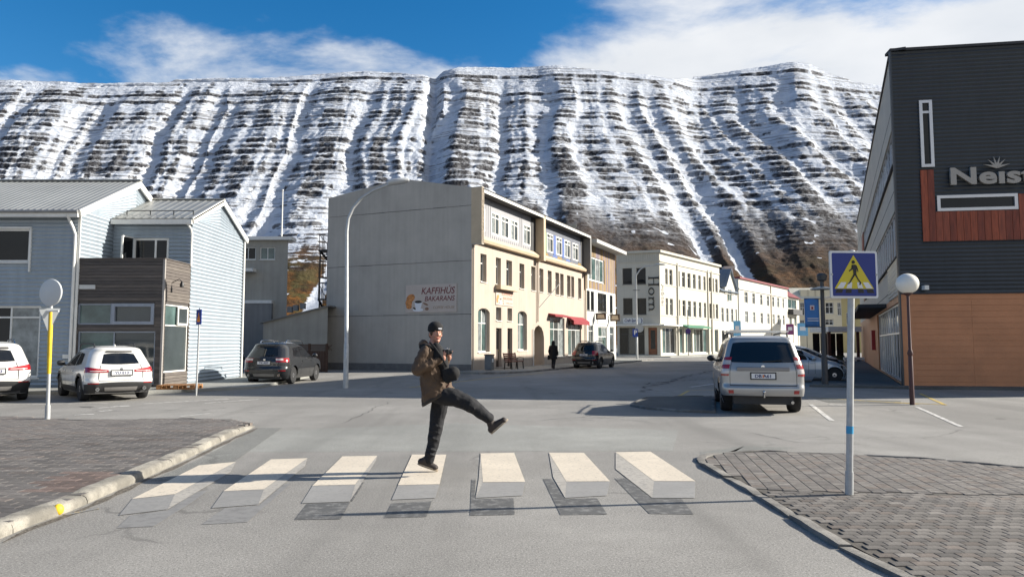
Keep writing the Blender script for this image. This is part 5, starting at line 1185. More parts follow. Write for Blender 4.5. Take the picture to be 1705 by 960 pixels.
# rust wood planks around the windows
zw0, zw1 = plN.z(1540, 402), plN.z(1540, 351); sx0, sx1 = plN.s(1534, 340), plN.s(1554, 340)
x = sx0
while x < sN-.1:
    e = x+.235; zt_ = plN.z(1543, 281)-.05 if e < sx1+.1 else (hwn[1]-.02 if x < hwn[2]+.02 and e > hwn[0]-.05 else hwn[3]-.02)
    pslab(plN, x, zw0, e-.012, zt_, .005, .045+random.uniform(-.003, .003)).build('plank', random.choice(M_RST), nei); x = e
pslab(plN, -.06, 0, .0, ztN, -.10, .03).build('corner_trim', M_DRK, nei)
pslab(plN, -.05, ztN, sN, ztN+.10, -.5, .06).build('roof_edge', M_DARKG, nei)
pslab(plN, -.03, zO-.02, sN, zO+.03, -.02, .05).build('flashing', M_DARKG, nei)
# letters
M_LET = mat('letters_grey_beige', (.36, .33, .29), .5, .06, 4); s_, zb = plN.sz(1578, 308); hcap = plN.z(1580, 281.5)-zb
tx = text_obj('Neıstı', hcap/.70, M_LET, nei, frameM(plN.pt(s_, zb, .10), plN.u, plN.n), .05, 0, .045*hcap, sx=1.48, spacing=1.04)
def star(cs, cz, rad):
    mb = MB(); n = 6
    for k in range(n):
        f = R(14)+(math.pi-R(28))*k/(n-1); L = rad*(1.0 if k not in (0, 5) else 1.15); d = Vector((math.cos(f), math.sin(f))); p = Vector((-d.y, d.x))*rad*.13
        q = [plN.pt(cs+p.x, cz+p.y, .06), plN.pt(cs+d.x*L, cz+d.y*L, .06), plN.pt(cs-p.x, cz-p.y, .06)]; mb.prism(q, plN.n*(.04+.002*k))
    mb.build('starburst', M_LET, nei)
star(plN.s(1658, 280), plN.z(1658, 279), plN.s(1678, 280)-plN.s(1658, 280))
MB().box(plN.pt(plN.s(1539, 480), plN.z(1539, 479), .1), (.16, .2, .16)).build('security_lamp', M_WHITE, nei)
# long side wall along the street
sS = 44.0; M_PNL = mat('panel_stone_grey', (.48, .445, .375), .7, .07, .5, streak=.1)
strips = [(.55, 8.45, 30.0, 9.95), (.35, 4.95, 30.0, 6.75)]
facade(nei, plS2, 0, sS, zO, ztN, strips, M_PNL, .12)
for r in strips: window(nei, plS2, r, .10, mat('alu_frame', (.55, .55, .56)), [GL_MID, GL_PALE, GL_DK], tuple((k+1)/22 for k in range(21)), (), .06, True, name='ribbon_window')
for z_ in (zO+.35, 7.5, 10.6): pslab(plS2, 0, z_, sS, z_+.035, 0, .006).build('panel_joint', M_DARKG, nei)
facade(nei, plS2, 0.02, 6, zO+.0, 4.85, [], mat('siding_silver', (.36, .36, .33), .4, .05, metal=.3), .1, (.15, .018), off=.03)
for z_ in (4.9, 8.4): pslab(plS2, .3, z_-.06, 30.1, z_, 0, .10).build('sill_band', M_DARKG, nei)
pslab(plS2, 30.1, 4.9, 33, 10, 0, .05).build('rust_panel', M_RST[0], nei)
gl2 = (1.2, .12, 16, zO-.25)
facade(nei, plS2, 0, sS, 0, zO, [gl2], M_OR[1], .2)
window(nei, plS2, gl2, .12, mat('alu_frame', (.55, .55, .56)), [GL_MID, GL_DK, GL_TEAL, GL_PALE], tuple((k+1)/10 for k in range(9)), (.62,), .08, False, name='shopfront')
pslab(plS2, 8, zO-.15, 26, zO+.02, 0, 1.2).build('canopy', M_DARKG, nei)
pslab(plS2, 19, 1.2, 20.5, 2.4, 0, .2).build('post_box', mat('box_red', (.32, .02, .02), .5, .1), nei)
pslab(plS2, -.02, ztN, sS, ztN+.10, -.5, .06).build('roof_edge', M_DARKG, nei)
mk('roof', [plN.pt(0, ztN-.02), plN.pt(sN, ztN-.02), plN.pt(sN, ztN-.02)+plS2.u*sS, plS2.pt(sS, ztN-.02)], [(0, 1, 2, 3)], M_ROOFG, nei)
mk('end_wall', [plN.pt(sN, 0), plN.pt(sN, ztN), plN.pt(sN, ztN)+plS2.u*sS, plN.pt(sN, 0)+plS2.u*sS], [(0, 1, 2, 3)], M_DRK, nei)
mk('end_wall', [plS2.pt(sS, 0), plS2.pt(sS, ztN), plN.pt(sN, ztN)+plS2.u*sS, plN.pt(sN, 0)+plS2.u*sS], [(0, 1, 2, 3)], M_PNL, nei)
spav = pavement('shop_pavement', [plS2.pt(-1.0, 0, 3.2), plS2.pt(sS+20, 0, 3.2), plS2.pt(sS+20, 0, -.1), plN.pt(-.1, 0, -.02), plN.pt(sN, 0, -.02), plN.pt(sN, 0, 1.0), plN.pt(.0, 0, 1.0)], .08, M_PAVD)
# ================================================================== vehicles
def paintmat(name, col, metal=0.0, rough=.28): return mat(name, col, rough, .05, 1.2, metal=metal, spec=.5, coat=.7)
M_TYRE = mat('tyre', (.018, .018, .019), .85, .2, 20, .3, 60); M_RIM = mat('rim_silver', (.42, .42, .43), .3, .08, metal=.85); M_CLAD = mat('cladding_black', (.025, .025, .026), .6, .15, 8)
M_CGL = mat('car_glass', (.008, .009, .010), .03, .2, 1, spec=.7); M_RLT = mat('tail_red', (.30, .008, .010), .12, .25, 12, coat=1); M_CLR = mat('lamp_clear', (.52, .47, .45), .12, .2, 14, coat=1)
M_CHR = mat('chrome', (.6, .6, .6), .12, .05, metal=1); M_PLT = mat('plate_white', (.66, .66, .66), .4, .03); M_PBL = mat('plate_ink', (.02, .035, .12), .5, 0); M_SEAM = mat('panel_seam', (.015, .015, .015), .8, 0)
class Car:
    def __init__(s, L, W, H, rear, front, wid, rr=.28, rf=.45, bow=.06):
        s.L, s.W, s.H, s.z0 = L, W, H, .22; zs = np.linspace(.18, H, 260)
        def tab(t):
            v = np.interp(zs, [q[0] for q in t], [q[1] for q in t]); k = 7; p = np.pad(v, k, mode='edge'); ker = np.hanning(2*k+1); ker /= ker.sum(); return np.convolve(p, ker, 'valid')
        s.zs = zs; s.r = tab(rear); s.f = tab(front); s.w = tab(wid)*W/2; s.rr, s.rf, s.bow = rr, rf, bow
    def S(s, t, z):
        sg = 1 if t >= 0 else -1; t = abs(t)
        r = float(np.interp(z, s.zs, s.r)); f = float(np.interp(z, s.zs, s.f)); hw = float(np.interp(z, s.zs, s.w)); yr = -s.L/2+r; yf = s.L/2-f
        rr = min(s.rr, hw*.6, (yf-yr)*.3); rf = min(s.rf, hw*.8, (yf-yr)*.35); b = s.bow
        if t <= 1: x = t*(hw-rr); y = yr+b*(x/hw)**2
        elif t <= 2: a = (t-1)*math.pi/2; x = hw-rr+rr*math.sin(a); y = yr+rr-rr*math.cos(a)+b*((hw-rr)/hw)**2*(2-t)
        elif t <= 3: q = t-2; y = yr+rr+(yf-rf-yr-rr)*q; x = hw
        elif t <= 4: a = (t-3)*math.pi/2; x = hw-rf+rf*math.cos(a); y = yf-rf+rf*math.sin(a)-.16*((hw-rf)/hw)**2*(t-3)
        else: x = (5-t)*(hw-rf); y = yf-.16*(x/hw)**2
        # gentle plan taper of the sides
        x *= 1-.045*max(0, (abs(y)/(s.L/2))-.35)**2*2
        return Vector((sg*x, y, z))
    def N(s, t, z):
        e = .02; a = s.S(t+e, z)-s.S(t-e, z); b = s.S(t, min(s.H-.001, z+.01))-s.S(t, max(.181, z-.01)); n = a.cross(b)
        p = s.S(t, z)
        if n.length < 1e-9: return Vector((0, 0, 1))
        n.normalize()
        return n if n.dot(Vector((p.x, p.y, max(0, (z-.9))))) > 0 else -n
    def patch(s, name, t0, t1, zl, zh, m, parent, off=.006, nt=10, nz=5):
        fz = lambda q, u: q(u) if callable(q) else q
        vs = []; fs = []
        for i in range(nt+1):
            u = i/nt; t = t0+(t1-t0)*u; a, b = fz(zl, u), fz(zh, u)
            for j in range(nz+1): z = a+(b-a)*j/nz; vs.append(s.S(t, z)+s.N(t, z)*off)
        for i in range(nt):
            for j in range(nz): k = i*(nz+1)+j; fs.append((k, k+nz+1, k+nz+2, k+1))
        o = MB().add(vs, fs).build(name, m, parent); o.data.polygons.foreach_set('use_smooth', [True]*len(o.data.polygons)); return o
    def y2t(s, y, z):
        lo, hi = 2.0, 3.0
        r = float(np.interp(z, s.zs, s.r)); f = float(np.interp(z, s.zs, s.f)); hw = float(np.interp(z, s.zs, s.w)); rr = min(s.rr, hw*.6); yr = -s.L/2+r; yf = s.L/2-f; rf = min(s.rf, hw*.8, (yf-yr)*.35)
        return 2+(y-yr-rr)/(yf-rf-yr-rr)
    def side_patch(s, name, quad, m, parent, sd=1, off=.006, n=8):
        """quad: four (y,z) corners lower-rear, lower-front, upper-front, upper-rear"""
        (a, b, c, d) = quad; vs = []; fs = []
        for i in range(n+1):
            for j in range(n+1):
                u, v = i/n, j/n; lo = Vector(a).lerp(Vector(b), u); hi = Vector(d).lerp(Vector(c), u); q = lo.lerp(hi, v)
                t = s.y2t(q[0], q[1])*sd; vs.append(s.S(t, q[1])+s.N(t, q[1])*off)
        for i in range(n):
            for j in range(n): k = i*(n+1)+j; fs.append((k, k+n+1, k+n+2, k+1))
        o = MB().add(vs, fs).build(name, m, parent); o.data.polygons.foreach_set('use_smooth', [True]*len(o.data.polygons)); return o
    def body(s, m, parent, wheels, Ra):
        ts = list(np.linspace(0, 1, 9))+list(np.linspace(1, 2, 8))[1:]+list(np.linspace(2, 3, 64))[1:]+list(np.linspace(3, 4, 8))[1:]+list(np.linspace(4, 5, 9))[1:]
        ts = [-t for t in ts[::-1][:-1]]+ts[:-1]; ts = ts[1:] if abs(abs(ts[0])-5) > 1e-9 else ts
        nt = len(ts); zl = list(np.linspace(s.z0, s.H-.10, 34))+[s.H-.07, s.H-.045, s.H-.025, s.H-.01, s.H-.001]; nz = len(zl)
        V = [[s.S(t, z) for t in ts] for z in zl]
        dead = set()
        for j in range(nz):
            for i in range(nt):
                p = V[j][i]
                if abs(p.x) < s.W*.36: continue
                for yw, zw in wheels:
                    d = Vector((p.y-yw, p.z-zw)); L = d.length
                    if L < Ra-.045: dead.add((j, i))
                    elif L < Ra+.03:
                        d = d*(Ra/max(L, 1e-6)); V[j][i] = Vector((p.x, yw+d.x, zw+d.y))
        vs = [p for row in V for p in row]; fs = []
        for j in range(nz-1):
            for i in range(nt):
                i2 = (i+1) % nt
                if any(q in dead for q in ((j, i), (j, i2), (j+1, i), (j+1, i2))): continue
                fs.append((j*nt+i, j*nt+i2, (j+1)*nt+i2, (j+1)*nt+i))
        fs.append(tuple((nz-1)*nt+i for i in range(nt)))
        o = mk('body', vs, fs, m, parent); bm = bmesh.new(); bm.from_mesh(o.data); bmesh.ops.delete(bm, geom=[v for v in bm.verts if not v.link_faces], context='VERTS'); bmesh.ops.recalc_face_normals(bm, faces=bm.faces); bm.to_mesh(o.data); bm.free()
        o.data.polygons.foreach_set('use_smooth', [True]*len(o.data.polygons))
        # dark floor pan and wheel wells fill
        hw = s.W/2; mb = MB(); mb.box((0, 0, .38), (s.W*.70, s.L*.93, .30)); mb.build('underbody', M_CLAD, parent); 
        for yw, zw in wheels: MB().box((0, yw, zw+.16), (s.W*.88, Ra*1.9, Ra*1.25)).build('wheel_well', M_SEAM, parent)
        return o
def wheel(parent, x, y, r, w, sd, rimr=.68, spokes=5, dark=False):
    prof = [(r*rimr, -w/2+.01), (r*.92, -w/2), (r*.985, -w/2+.03), (r, 0), (r*.985, w/2-.03), (r*.92, w/2), (r*rimr, w/2-.01)]
    ty = MB().lathe(prof, (x, y, r), 28, 'x').build('wheel', M_TYRE, parent, True)
    f = sd*(w/2-.012); mb = MB(); mb.lathe([(r*rimr, f-sd*.03), (r*rimr, f), (r*(rimr-.07), f), (r*(rimr-.07), f-sd*.05)], (x, y, r), 28, 'x')
    for k in range(spokes):
        a = 2*math.pi*k/spokes+.3; d = Vector((0, math.cos(a), math.sin(a)))
        mb.bar(Vector((x+f-sd*.01, y, r))+d*.03, Vector((x+f-sd*.02, y, r))+d*r*(rimr-.03), r*.2, .03, up=(1, 0, 0))
    mb.lathe([(.0, f), (.06, f), (.06, f-sd*.03), (0, f-sd*.03)], (x, y, r), 14, 'x'); mb.build('rim', M_RIM if not dark else M_CLAD, ty, True)
    MB().lathe([(r*(rimr-.06), f-sd*.07), (0, f-sd*.075)], (x, y, r), 20, 'x').build('rim_well', M_SEAM, ty)
def finish_car(root, c, paint, wb, wr, ww, spec):
    """spec: dict of options"""
    yb = spec.get('axle', -c.L/2+spec['rear_oh']); ws = [(yb, wr), (yb+wb, wr)]; Ra = wr*1.16
    b = c.body(paint, root, ws, Ra)
    xw = c.W/2-ww/2-.035
    for y, z in ws:
        for sd in (-1, 1): wheel(root, sd*xw, y, wr, ww, sd, spec.get('rimr', .68), spec.get('spokes', 5), spec.get('darkrim', False))
    bz, rz = spec['belt'], spec['wtop']
    # glass
    q = spec['rearwin']; c.patch('rear_window', -q[0], q[0], lambda u: q[1]+.02*abs(2*u-1)**2, lambda u: q[2]-.03*abs(2*u-1)**3, M_CGL, root, .006, 20, 8)
    wins = spec['sidewin']
    for sd in (-1, 1):
        for k, w in enumerate(wins): c.side_patch('side_window', w, M_CGL, root, sd)
        for y in spec.get('doors', ()):   # door shut lines and handles
            c.side_patch('door_seam', [(y, .36), (y+.012, .36), (y+.012, bz), (y, bz)], M_SEAM, root, sd, .003, 6)
        for y in spec.get('handles', ()):
            t = c.y2t(y, bz-.12); p = c.S(sd*t, bz-.12); MB().bar(p+Vector((sd*.02, -.09, 0)), p+Vector((sd*.02, .09, 0)), .03, .03).build('door_handle', paint, root, bevel=.008)
        y = spec['mirror']; p = c.S(sd*c.y2t(y, bz+.03), bz+.03)
        mb = MB(); mb.ell(p+Vector((sd*.13, .02, .06)), (.115, .09, .085), None, 14, 10); mb.bar(p, p+Vector((sd*.08, .02, .02)), .06, .05); mb.build('wing_mirror', spec.get('mirror_mat', paint), root, True)
    f = spec['frontwin']; c.patch('windscreen', 5-f[0], 5+.0, f[1], f[2], M_CGL, root, .006, 10, 6); c.patch('windscreen', -5+f[0], -5, f[1], f[2], M_CGL, root, .006, 10, 6)
    if spec.get('clad'):
        zc = spec['clad']
        c.patch('bumper_cladding', -1.98, 1.98, .235, lambda u: zc+spec.get('clad_dip', 0)*math.sin(math.pi*u), M_CLAD, root, .008, 40, 6)
        for sd in (-1, 1):
            c.side_patch('sill_cladding', [(ws[0][0]+Ra*.98, .24), (ws[1][0]-Ra*.98, .24), (ws[1][0]-Ra*.98, .40), (ws[0][0]+Ra*.98, .40)], M_CLAD, root, sd, .01)
    for sd in (-1, 1):            # wheel-arch lips
        for y, z in ws:
            vs = []; fs = []; n = 20
            for k in range(n+1):
                a = -.35+(math.pi+.7)*k/n
                for rr_, o in ((Ra-.012, .014), (Ra+(.06 if spec.get('clad') else .018), .008)):
                    Y, Z = y+math.cos(a)*rr_, z+math.sin(a)*rr_
                    if Z < .23: Z = .23
                    t = c.y2t(Y, Z); pt = c.S(sd*max(1.2, t), Z); vs.append(Vector((pt.x+sd*o, Y, Z)))
            for k in range(n): fs.append((2*k, 2*k+1, 2*k+3, 2*k+2))
            MB().add(vs, fs).build('arch_trim', M_CLAD if spec.get('clad') else paint, root, True)
    if spec.get('rails'):
        for sd in (-1, 1):
            xr = float(np.interp(c.H-.08, c.zs, c.w))-.07; a0, a1 = spec['rails']
            zt = c.H+.045; MB().tube([(sd*xr, a0, c.H-.09), (sd*xr, a0+.15, zt), (sd*xr, (a0+a1)/2, zt+.02), (sd*xr, a1-.15, zt), (sd*xr, a1, c.H-.09)], .02, 8).build('roof_rail', spec.get('rail_mat', M_CHR), root, True)
    return b
def plate(root, c, z, txt, w=.52, h=.12, frame=True):
    p = c.S(0, z); y = p.y-.03
    n = c.N(0, z); o = MB().box((0, y+.012, z), (w, .02, h)).build('number_plate', M_PLT, root)
    if frame:
        fb = MB()
        for a, b, q, d in ((-w/2-.012, 0, .024, h+.05), (w/2+.012, 0, .024, h+.05), (0, h/2+.012, w+.0, .024), (0, -h/2-.012, w+.0, .024)): fb.box((a, y+.010, z+b), (q, .022, d))
        fb.build('plate_frame', M_SEAM, o)
    text_obj(txt, h*.86, M_PBL, o, frameM(Vector((0, y+.001, z-h*.31)), Vector((1, 0, 0)), Vector((0, -1, 0))), .001, 0, .003, 'CENTER', 1.12)
def badge(root, c, z, rx=.045): p = c.S(0, z); MB().lathe([(rx, 0), (rx*.9, -.012), (rx*.4, -.014), (0, -.014)], (0, p.y-.002, z), 18, 'y').build('badge', M_CHR, root, True)

def suv_spec(c, H, L, r0=.9):
    return dict()
# ---- silver off-roader (rear view)
def build_offroader():
    g = G(1272, 690); th = -R(13)
    hd = Vector((-math.sin(th), math.cos(th), 0)); ctr = g+hd*2.28
    root = thing('silver_off_roader', 'silver off-roader with roof rack and tow ball parked beside the dark traffic island', 'car', ctr, th)
    c = Car(4.76, 1.885, 1.82, [(.2, .20), (.36, .06), (.5, .0), (.63, .0), (.67, .045), (1.0, .055), (1.12, .085), (1.20, .11), (1.60, .27), (1.70, .30), (1.75, .29), (1.79, .42), (1.82, .75)],
            [(.2, .2), (.4, .04), (.6, 0), (.85, .05), (1.0, .18), (1.08, .6), (1.13, 1.25), (1.62, 1.95), (1.75, 2.2), (1.82, 2.7)],
            [(.2, .90), (.4, .97), (.6, 1.0), (.95, 1.0), (1.1, .975), (1.16, .95), (1.55, .835), (1.68, .79), (1.75, .745), (1.79, .66), (1.82, .42)], .20, .4, .07)
    c.z0 = .43
    P_ = paintmat('paint_silver', (.36, .355, .345), .5, .28)
    sw = [[(-1.78, 1.20), (-1.02, 1.17), (-1.02, 1.61), (-1.62, 1.61)], [(-.95, 1.17), (-.02, 1.16), (-.06, 1.63), (-.95, 1.62)], [(.05, 1.16), (1.02, 1.15), (.52, 1.60), (.02, 1.63)]]
    finish_car(root, c, P_, 2.79, .385, .265, dict(rear_oh=1.02, belt=1.14, wtop=1.62, rearwin=(1.30, 1.185, 1.665), sidewin=sw, frontwin=(.95, 1.15, 1.62), doors=(-1.0, .0, 1.1), handles=(-.8, .25), mirror=1.0, mirror_mat=M_CLAD, rails=(-1.75, .9), rimr=.64, spokes=6, rail_mat=M_CLAD))
    for sd in (-1, 1):
        zs = [(1.315, 1.24, M_RLT), (1.24, 1.14, M_CLR), (1.14, 1.045, M_RLT), (1.045, .93, M_CLR), (.93, .875, M_RLT)]
        for k, (a, b, m_) in enumerate(zs): c.patch('tail_light', sd*(1.12-.0*k), sd*(1.85+.03*k), b+.004, a-.004, m_, root, .012, 8, 4)
        c.patch('bumper_reflector', sd*.93, sd*1.22, .485, .56, M_RLT, root, .01, 5, 2)
    c.patch('tailgate_seam', -1.06, 1.06, .655, .672, M_SEAM, root, .006, 24, 1); c.patch('tailgate_seam', -1.06, -1.03, .67, 1.17, M_SEAM, root, .005, 1, 10); c.patch('tailgate_seam', 1.03, 1.06, .67, 1.17, M_SEAM, root, .005, 1, 10)
    p = c.S(0, 1.045); MB().box((0, p.y-.012, 1.045), (1.16, .05, .085)).build('tailgate_bar', mat('bar_grey', (.22, .22, .23), .3, .05, metal=.6), root, bevel=.012); badge(root, c, 1.085, .05)
    plate(root, c, .885, 'DB A61'); MB().box((0, c.S(0, .885).y-.042, .883), (.035, .006, .06)).build('plate_sticker', mat('sticker_orange', (.6, .2, .08), .5, 0), root)
    mb = MB(); mb.tube([(0, -2.2, .42), (0, -2.46, .42), (0, -2.50, .50)], .025, 8); mb.ell((0, -2.5, .53), (.035, .035, .035)); mb.build('tow_ball', M_CHR, root, True)
    MB().box((0, -2.15, .33), (.9, .1, .1)).build('tow_bar', M_SEAM, root); MB().tube([(.62, -2.1, .30), (.62, -2.36, .29)], .035, 10).build('exhaust', M_CHR, root, True)
    # roof bars and rack light bar
    for y in (-1.3, .1): MB().bar((-.72, y, 1.92), (.72, y, 1.92), .06, .035).build('roof_bar', M_CHR, root)
    MB().box((-.18, -1.34, 1.935), (.95, .05, .05)).build('rack_rail', M_CHR, root)
    MB().bar((-.0, c.S(0, 1.22).y-.02, 1.21), (.42, c.S(.4, 1.25).y-.02, 1.24), .02, .02).build('rear_wiper', M_SEAM, root)
    return root
build_offroader()
# ---- crossover generator
def crossover(name, label, px, py, th, paint, dims, wb, wr, txt, light, clad=True, group=None, hatch=False, opt=None, fwd=None):
    L, W, H = dims; k = H/1.6; opt = opt or {}
    hd = Vector((-math.sin(th), math.cos(th), 0)); g = G(px, py); ctr = g+hd*(L/2-(fwd if fwd is not None else .9))
    root = thing(name, label, 'car', ctr, th, group)
    z = lambda q: q*k
    rear = [(.2, .22), (z(.34), .07), (z(.5), .0), (z(.62), .0), (z(.66), .05), (z(.86), .05), (z(.98), .10), (z(1.06), .16), (z(1.36), .42), (z(1.46), .46), (z(1.52), .40), (z(1.56), .62), (H, 1.0)]
    front = [(.2, .22), (z(.4), .04), (z(.58), 0), (z(.78), .08), (z(.90), .30), (z(.96), .75), (z(1.02), 1.15), (z(1.40), 1.85), (z(1.52), 2.2), (H, 2.6)]
    if hatch: front = [(.2, .22), (z(.4), .04), (z(.56), 0), (z(.74), .1), (z(.86), .32), (z(.96), .66), (z(1.04), .95), (z(1.44), 1.75), (z(1.54), 2.1), (H, 2.5)]
    wid = [(.2, .90), (z(.36), .965), (z(.55), 1.0), (z(.80), .995), (z(.95), .965), (z(1.0), .94), (z(1.36), .79), (z(1.46), .74), (z(1.52), .66), (z(1.57), .54), (H, .3)]
    c = Car(L, W, H, rear, front, wid, .34, .55, .10)
    h = L/2
    sw = [[(-h+.95, z(1.06)), (-.62, z(1.01)), (-.62, z(1.40)), (-h+1.12, z(1.36))], [(-.55, z(1.01)), (.38, z(.99)), (.30, z(1.42)), (-.55, z(1.41))], [(.45, z(.99)), (h-1.25, z(.98)), (h-1.85, z(1.36)), (.40, z(1.42))]]
    finish_car(root, c, paint, wb, wr, .225, dict(rear_oh=.9, belt=z(.97), wtop=z(1.42), rearwin=(1.03, z(1.06), z(1.385)), sidewin=sw, frontwin=(1.0, z(1.03), z(1.40)), doors=(-.58, .42, h-1.35), handles=(-.42, .58), mirror=h-1.42, mirror_mat=opt.get('mirror', M_CLAD), rails=(-h+.85, .55) if opt.get('rails', 1) else None, clad=z(.50) if clad else None, clad_dip=z(.06), spokes=opt.get('spokes', 5), rimr=.70, rail_mat=opt.get('rail_mat', M_CLAD)))
    for sd in (-1, 1):
        if light == 'slim': c.patch('tail_light', sd*.62, sd*1.95, lambda u: z(.84-.0*u), lambda u: z(.90+.085*min(1, u*1.3)), M_RLT, root, .012, 14, 4); c.patch('tail_light_lens', sd*.70, sd*1.5, z(.865), z(.885), M_CLR, root, .016, 8, 1)
        elif light == 'block': c.patch('tail_light', sd*.86, sd*1.95, z(.84), z(.99), M_RLT, root, .012, 12, 4); c.patch('tail_light_lens', sd*.86, sd*1.4, z(.90), z(.975), M_CLR, root, .016, 8, 2)
        else: c.patch('tail_light', sd*1.05, sd*1.8, z(.80), z(1.05), M_RLT, root, .012, 10, 4)
        c.patch('bumper_reflector', sd*1.05, sd*1.6, z(.515), z(.545), M_RLT, root, .012, 6, 1)
        MB().lathe([(.05, 0), (.05, -.05), (.035, -.05), (.035, .0)], (sd*W*.33, c.S(.6, z(.36)).y-.0, z(.36)), 14, 'y').build('exhaust', M_CHR, root, True) if opt.get('exh', 1) else None
        c.patch('headlight', sd*3.35, sd*4.3, z(.70), z(.80), M_CLR, root, .01, 10, 3)
        c.patch('tailgate_seam', sd*1.02, sd*1.05, z(.60), z(1.04), M_SEAM, root, .005, 1, 8)
    c.patch('tailgate_seam', -1.03, 1.03, z(.60), z(.608), M_SEAM, root, .006, 20, 1)
    c.patch('diffuser', -.8, .8, z(.31), z(.42), mat('diffuser_grey', (.20, .19, .18), .5, .1), root, .014, 16, 3)
    c.patch('roof_spoiler', -1.0, 1.0, z(1.40), z(1.455), M_CLAD if opt.get('dspoil', 1) else paint, root, .02, 14, 2)
    plate(root, c, z(.82), txt); badge(root, c, z(.93), .042)
    MB().bar((0, c.S(0, z(1.08)).y-.015, z(1.07)), (.33, c.S(.4, z(1.10)).y-.015, z(1.10)), .018, .018).build('rear_wiper', M_SEAM, root)
    MB().ell((0, -h+1.0, H+.0), (.03, .09, .05)).build('aerial_fin', paint, root, True)
    return root
PWH = paintmat('paint_white', (.66, .65, .62), 0, .22); PGR = paintmat('paint_graphite', (.045, .046, .048), .5, .25); PBK = paintmat('paint_black', (.012, .013, .016), .2, .2); PSL = paintmat('paint_ice_grey', (.42, .46, .50), .3, .25); PDK = paintmat('paint_dark_blue', (.03, .035, .045), .3, .25)
crossover('white_crossover', 'white crossover with slim red tail lights parked before the wood clad bay', 188, 664.5, R(42), PWH, (4.44, 1.82, 1.56), 2.67, .34, 'YU E13', 'slim', True, None, opt=dict(spokes=5))
crossover('white_crossover', 'white crossover with roof rails parked under the lower white framed house window', -18, 667, R(40), PWH, (4.57, 1.845, 1.68), 2.66, .35, 'MV D13', 'slim', True, None, opt=dict(rail_mat=M_CHR, exh=0))
crossover('graphite_crossover', 'dark grey crossover with silver roof rails parked by the grey gable', 453, 638.5, -R(4), PGR, (4.53, 1.84, 1.68), 2.69, .35, 'TK A57', 'block', False, None, opt=dict(rail_mat=M_CHR, mirror=PGR))
crossover('black_crossover', 'black crossover parked at the kerb before the red awnings', 979, 612.8, -R(24), PBK, (4.5, 1.83, 1.70), 2.7, .36, 'OZ 513', 'tall', False, None, opt=dict(mirror=PBK))
for i, (px, py, pt, lab) in enumerate(((1266, 633.5, PSL, 'pale silver hatchback parked nose to the dark shop, just past the off-roader'), (1288, 622.5, PDK, 'dark blue hatchback parked between two pale hatchbacks'), (1296, 614.5, PSL, 'pale grey hatchback farthest up the row beside the dark shop'))):
    crossover('hatchback', lab, px, py, -R(104), pt, (4.05, 1.74, 1.50), 2.55, .31, 'KR 204', 'block', False, 'hatchbacks parked across from the hotel', True, dict(rails=0, exh=0, dspoil=0, mirror=pt, spokes=8), fwd=.6)
crossover('dark_van', 'dark vehicle half hidden behind the corrugated house corner', 404, 612, R(8), PBK, (4.6, 1.85, 1.9), 2.7, .36, 'LA 882', 'tall', False, None, opt=dict(rails=0, exh=0))
# ================================================================== people
def blob(name, prims, m, parent, voxel=.012, smooth=4, disp=0, dscale=.06):
    mb = MB()
    for p in prims:
        if p[0] == 'c':       # tapered capsule chain: points, radii
            _, pts, rs = p; mb.tube(pts, rs, 14)
            for q, r in zip(pts, rs): mb.ell(q, (r, r, r), None, 14, 8)
        elif p[0] == 'e': mb.ell(p[1], p[2], p[3] if len(p) > 3 else None, 18, 12)
        elif p[0] == 'loft':  # rings of (centre, rx, ry, tiltx)
            vs = []; fs = []; n = 20
            for c, rx, ry, tl in p[1]:
                for k in range(n): t = 2*math.pi*k/n; vs.append(Vector(c)+Vector((rx*math.cos(t), ry*math.sin(t), tl*rx*math.cos(t))))
            for i in range(len(p[1])-1):
                for k in range(n): a = i*n+k; b = i*n+(k+1) % n; fs.append((a, b, b+n, a+n))
            fs.append(tuple(range(n-1, -1, -1))); fs.append(tuple((len(p[1])-1)*n+k for k in range(n))); mb.add(vs, fs)
        elif p[0] == 'b': mb.box(p[1], p[2], p[3] if len(p) > 3 else None)
    o = mb.build(name, m, parent)
    r = o.modifiers.new('remesh', 'REMESH'); r.mode = 'VOXEL'; r.voxel_size = voxel; r.use_smooth_shade = True
    if smooth: s = o.modifiers.new('smooth', 'SMOOTH'); s.factor = .5; s.iterations = smooth
    if disp:
        tx = bpy.data.textures.new(name+'_folds', 'CLOUDS'); tx.noise_scale = dscale; tx.noise_depth = 2
        d = o.modifiers.new('folds', 'DISPLACE'); d.texture = tx; d.strength = disp; d.mid_level = .5
    return o
M_SKIN = mat('skin', (.44, .215, .145), .55, .08, 12); M_JKT = mat('jacket_olive_brown', (.085, .052, .030), .8, .12, 14, .3, 90); M_TRS = mat('trousers_black', (.0055, .006, .0085), .85, .2, 20, .3, 80)
M_BLKF = mat('fabric_black', (.0055, .0055, .006), .9, .2, 25, .3, 90); M_SHOE = mat('shoe_brown_black', (.028, .020, .017), .7, .3, 30, .3, 60); M_SOLE = mat('sole_tan', (.28, .23, .17), .8, .2, 20); M_HAIR = mat('hair_brown', (.06, .035, .02), .7, .3, 40)
pr = G(722, 787.5)
man = thing('person', 'person in black beanie and brown jacket kicking one leg out on the crossing', 'person', (pr.x, pr.y, 0))
hd_dir = Vector((.42, -.90, -.05)).normalized()
hx = Vector((-hd_dir.y*-1, 0, 0))
HM = Matrix.Rotation(math.atan2(hd_dir.x, -hd_dir.y), 3, 'Z')      # head faces -Y in its own frame
hc = Vector((.012, 0, 1.765))
def HH(x, y, z): return hc+HM @ Vector((x, y, z))
handR = Vector((.125, -.17, 1.455)); handL = Vector((.185, -.02, 1.46)); camc = Vector((.175, -.11, 1.535))
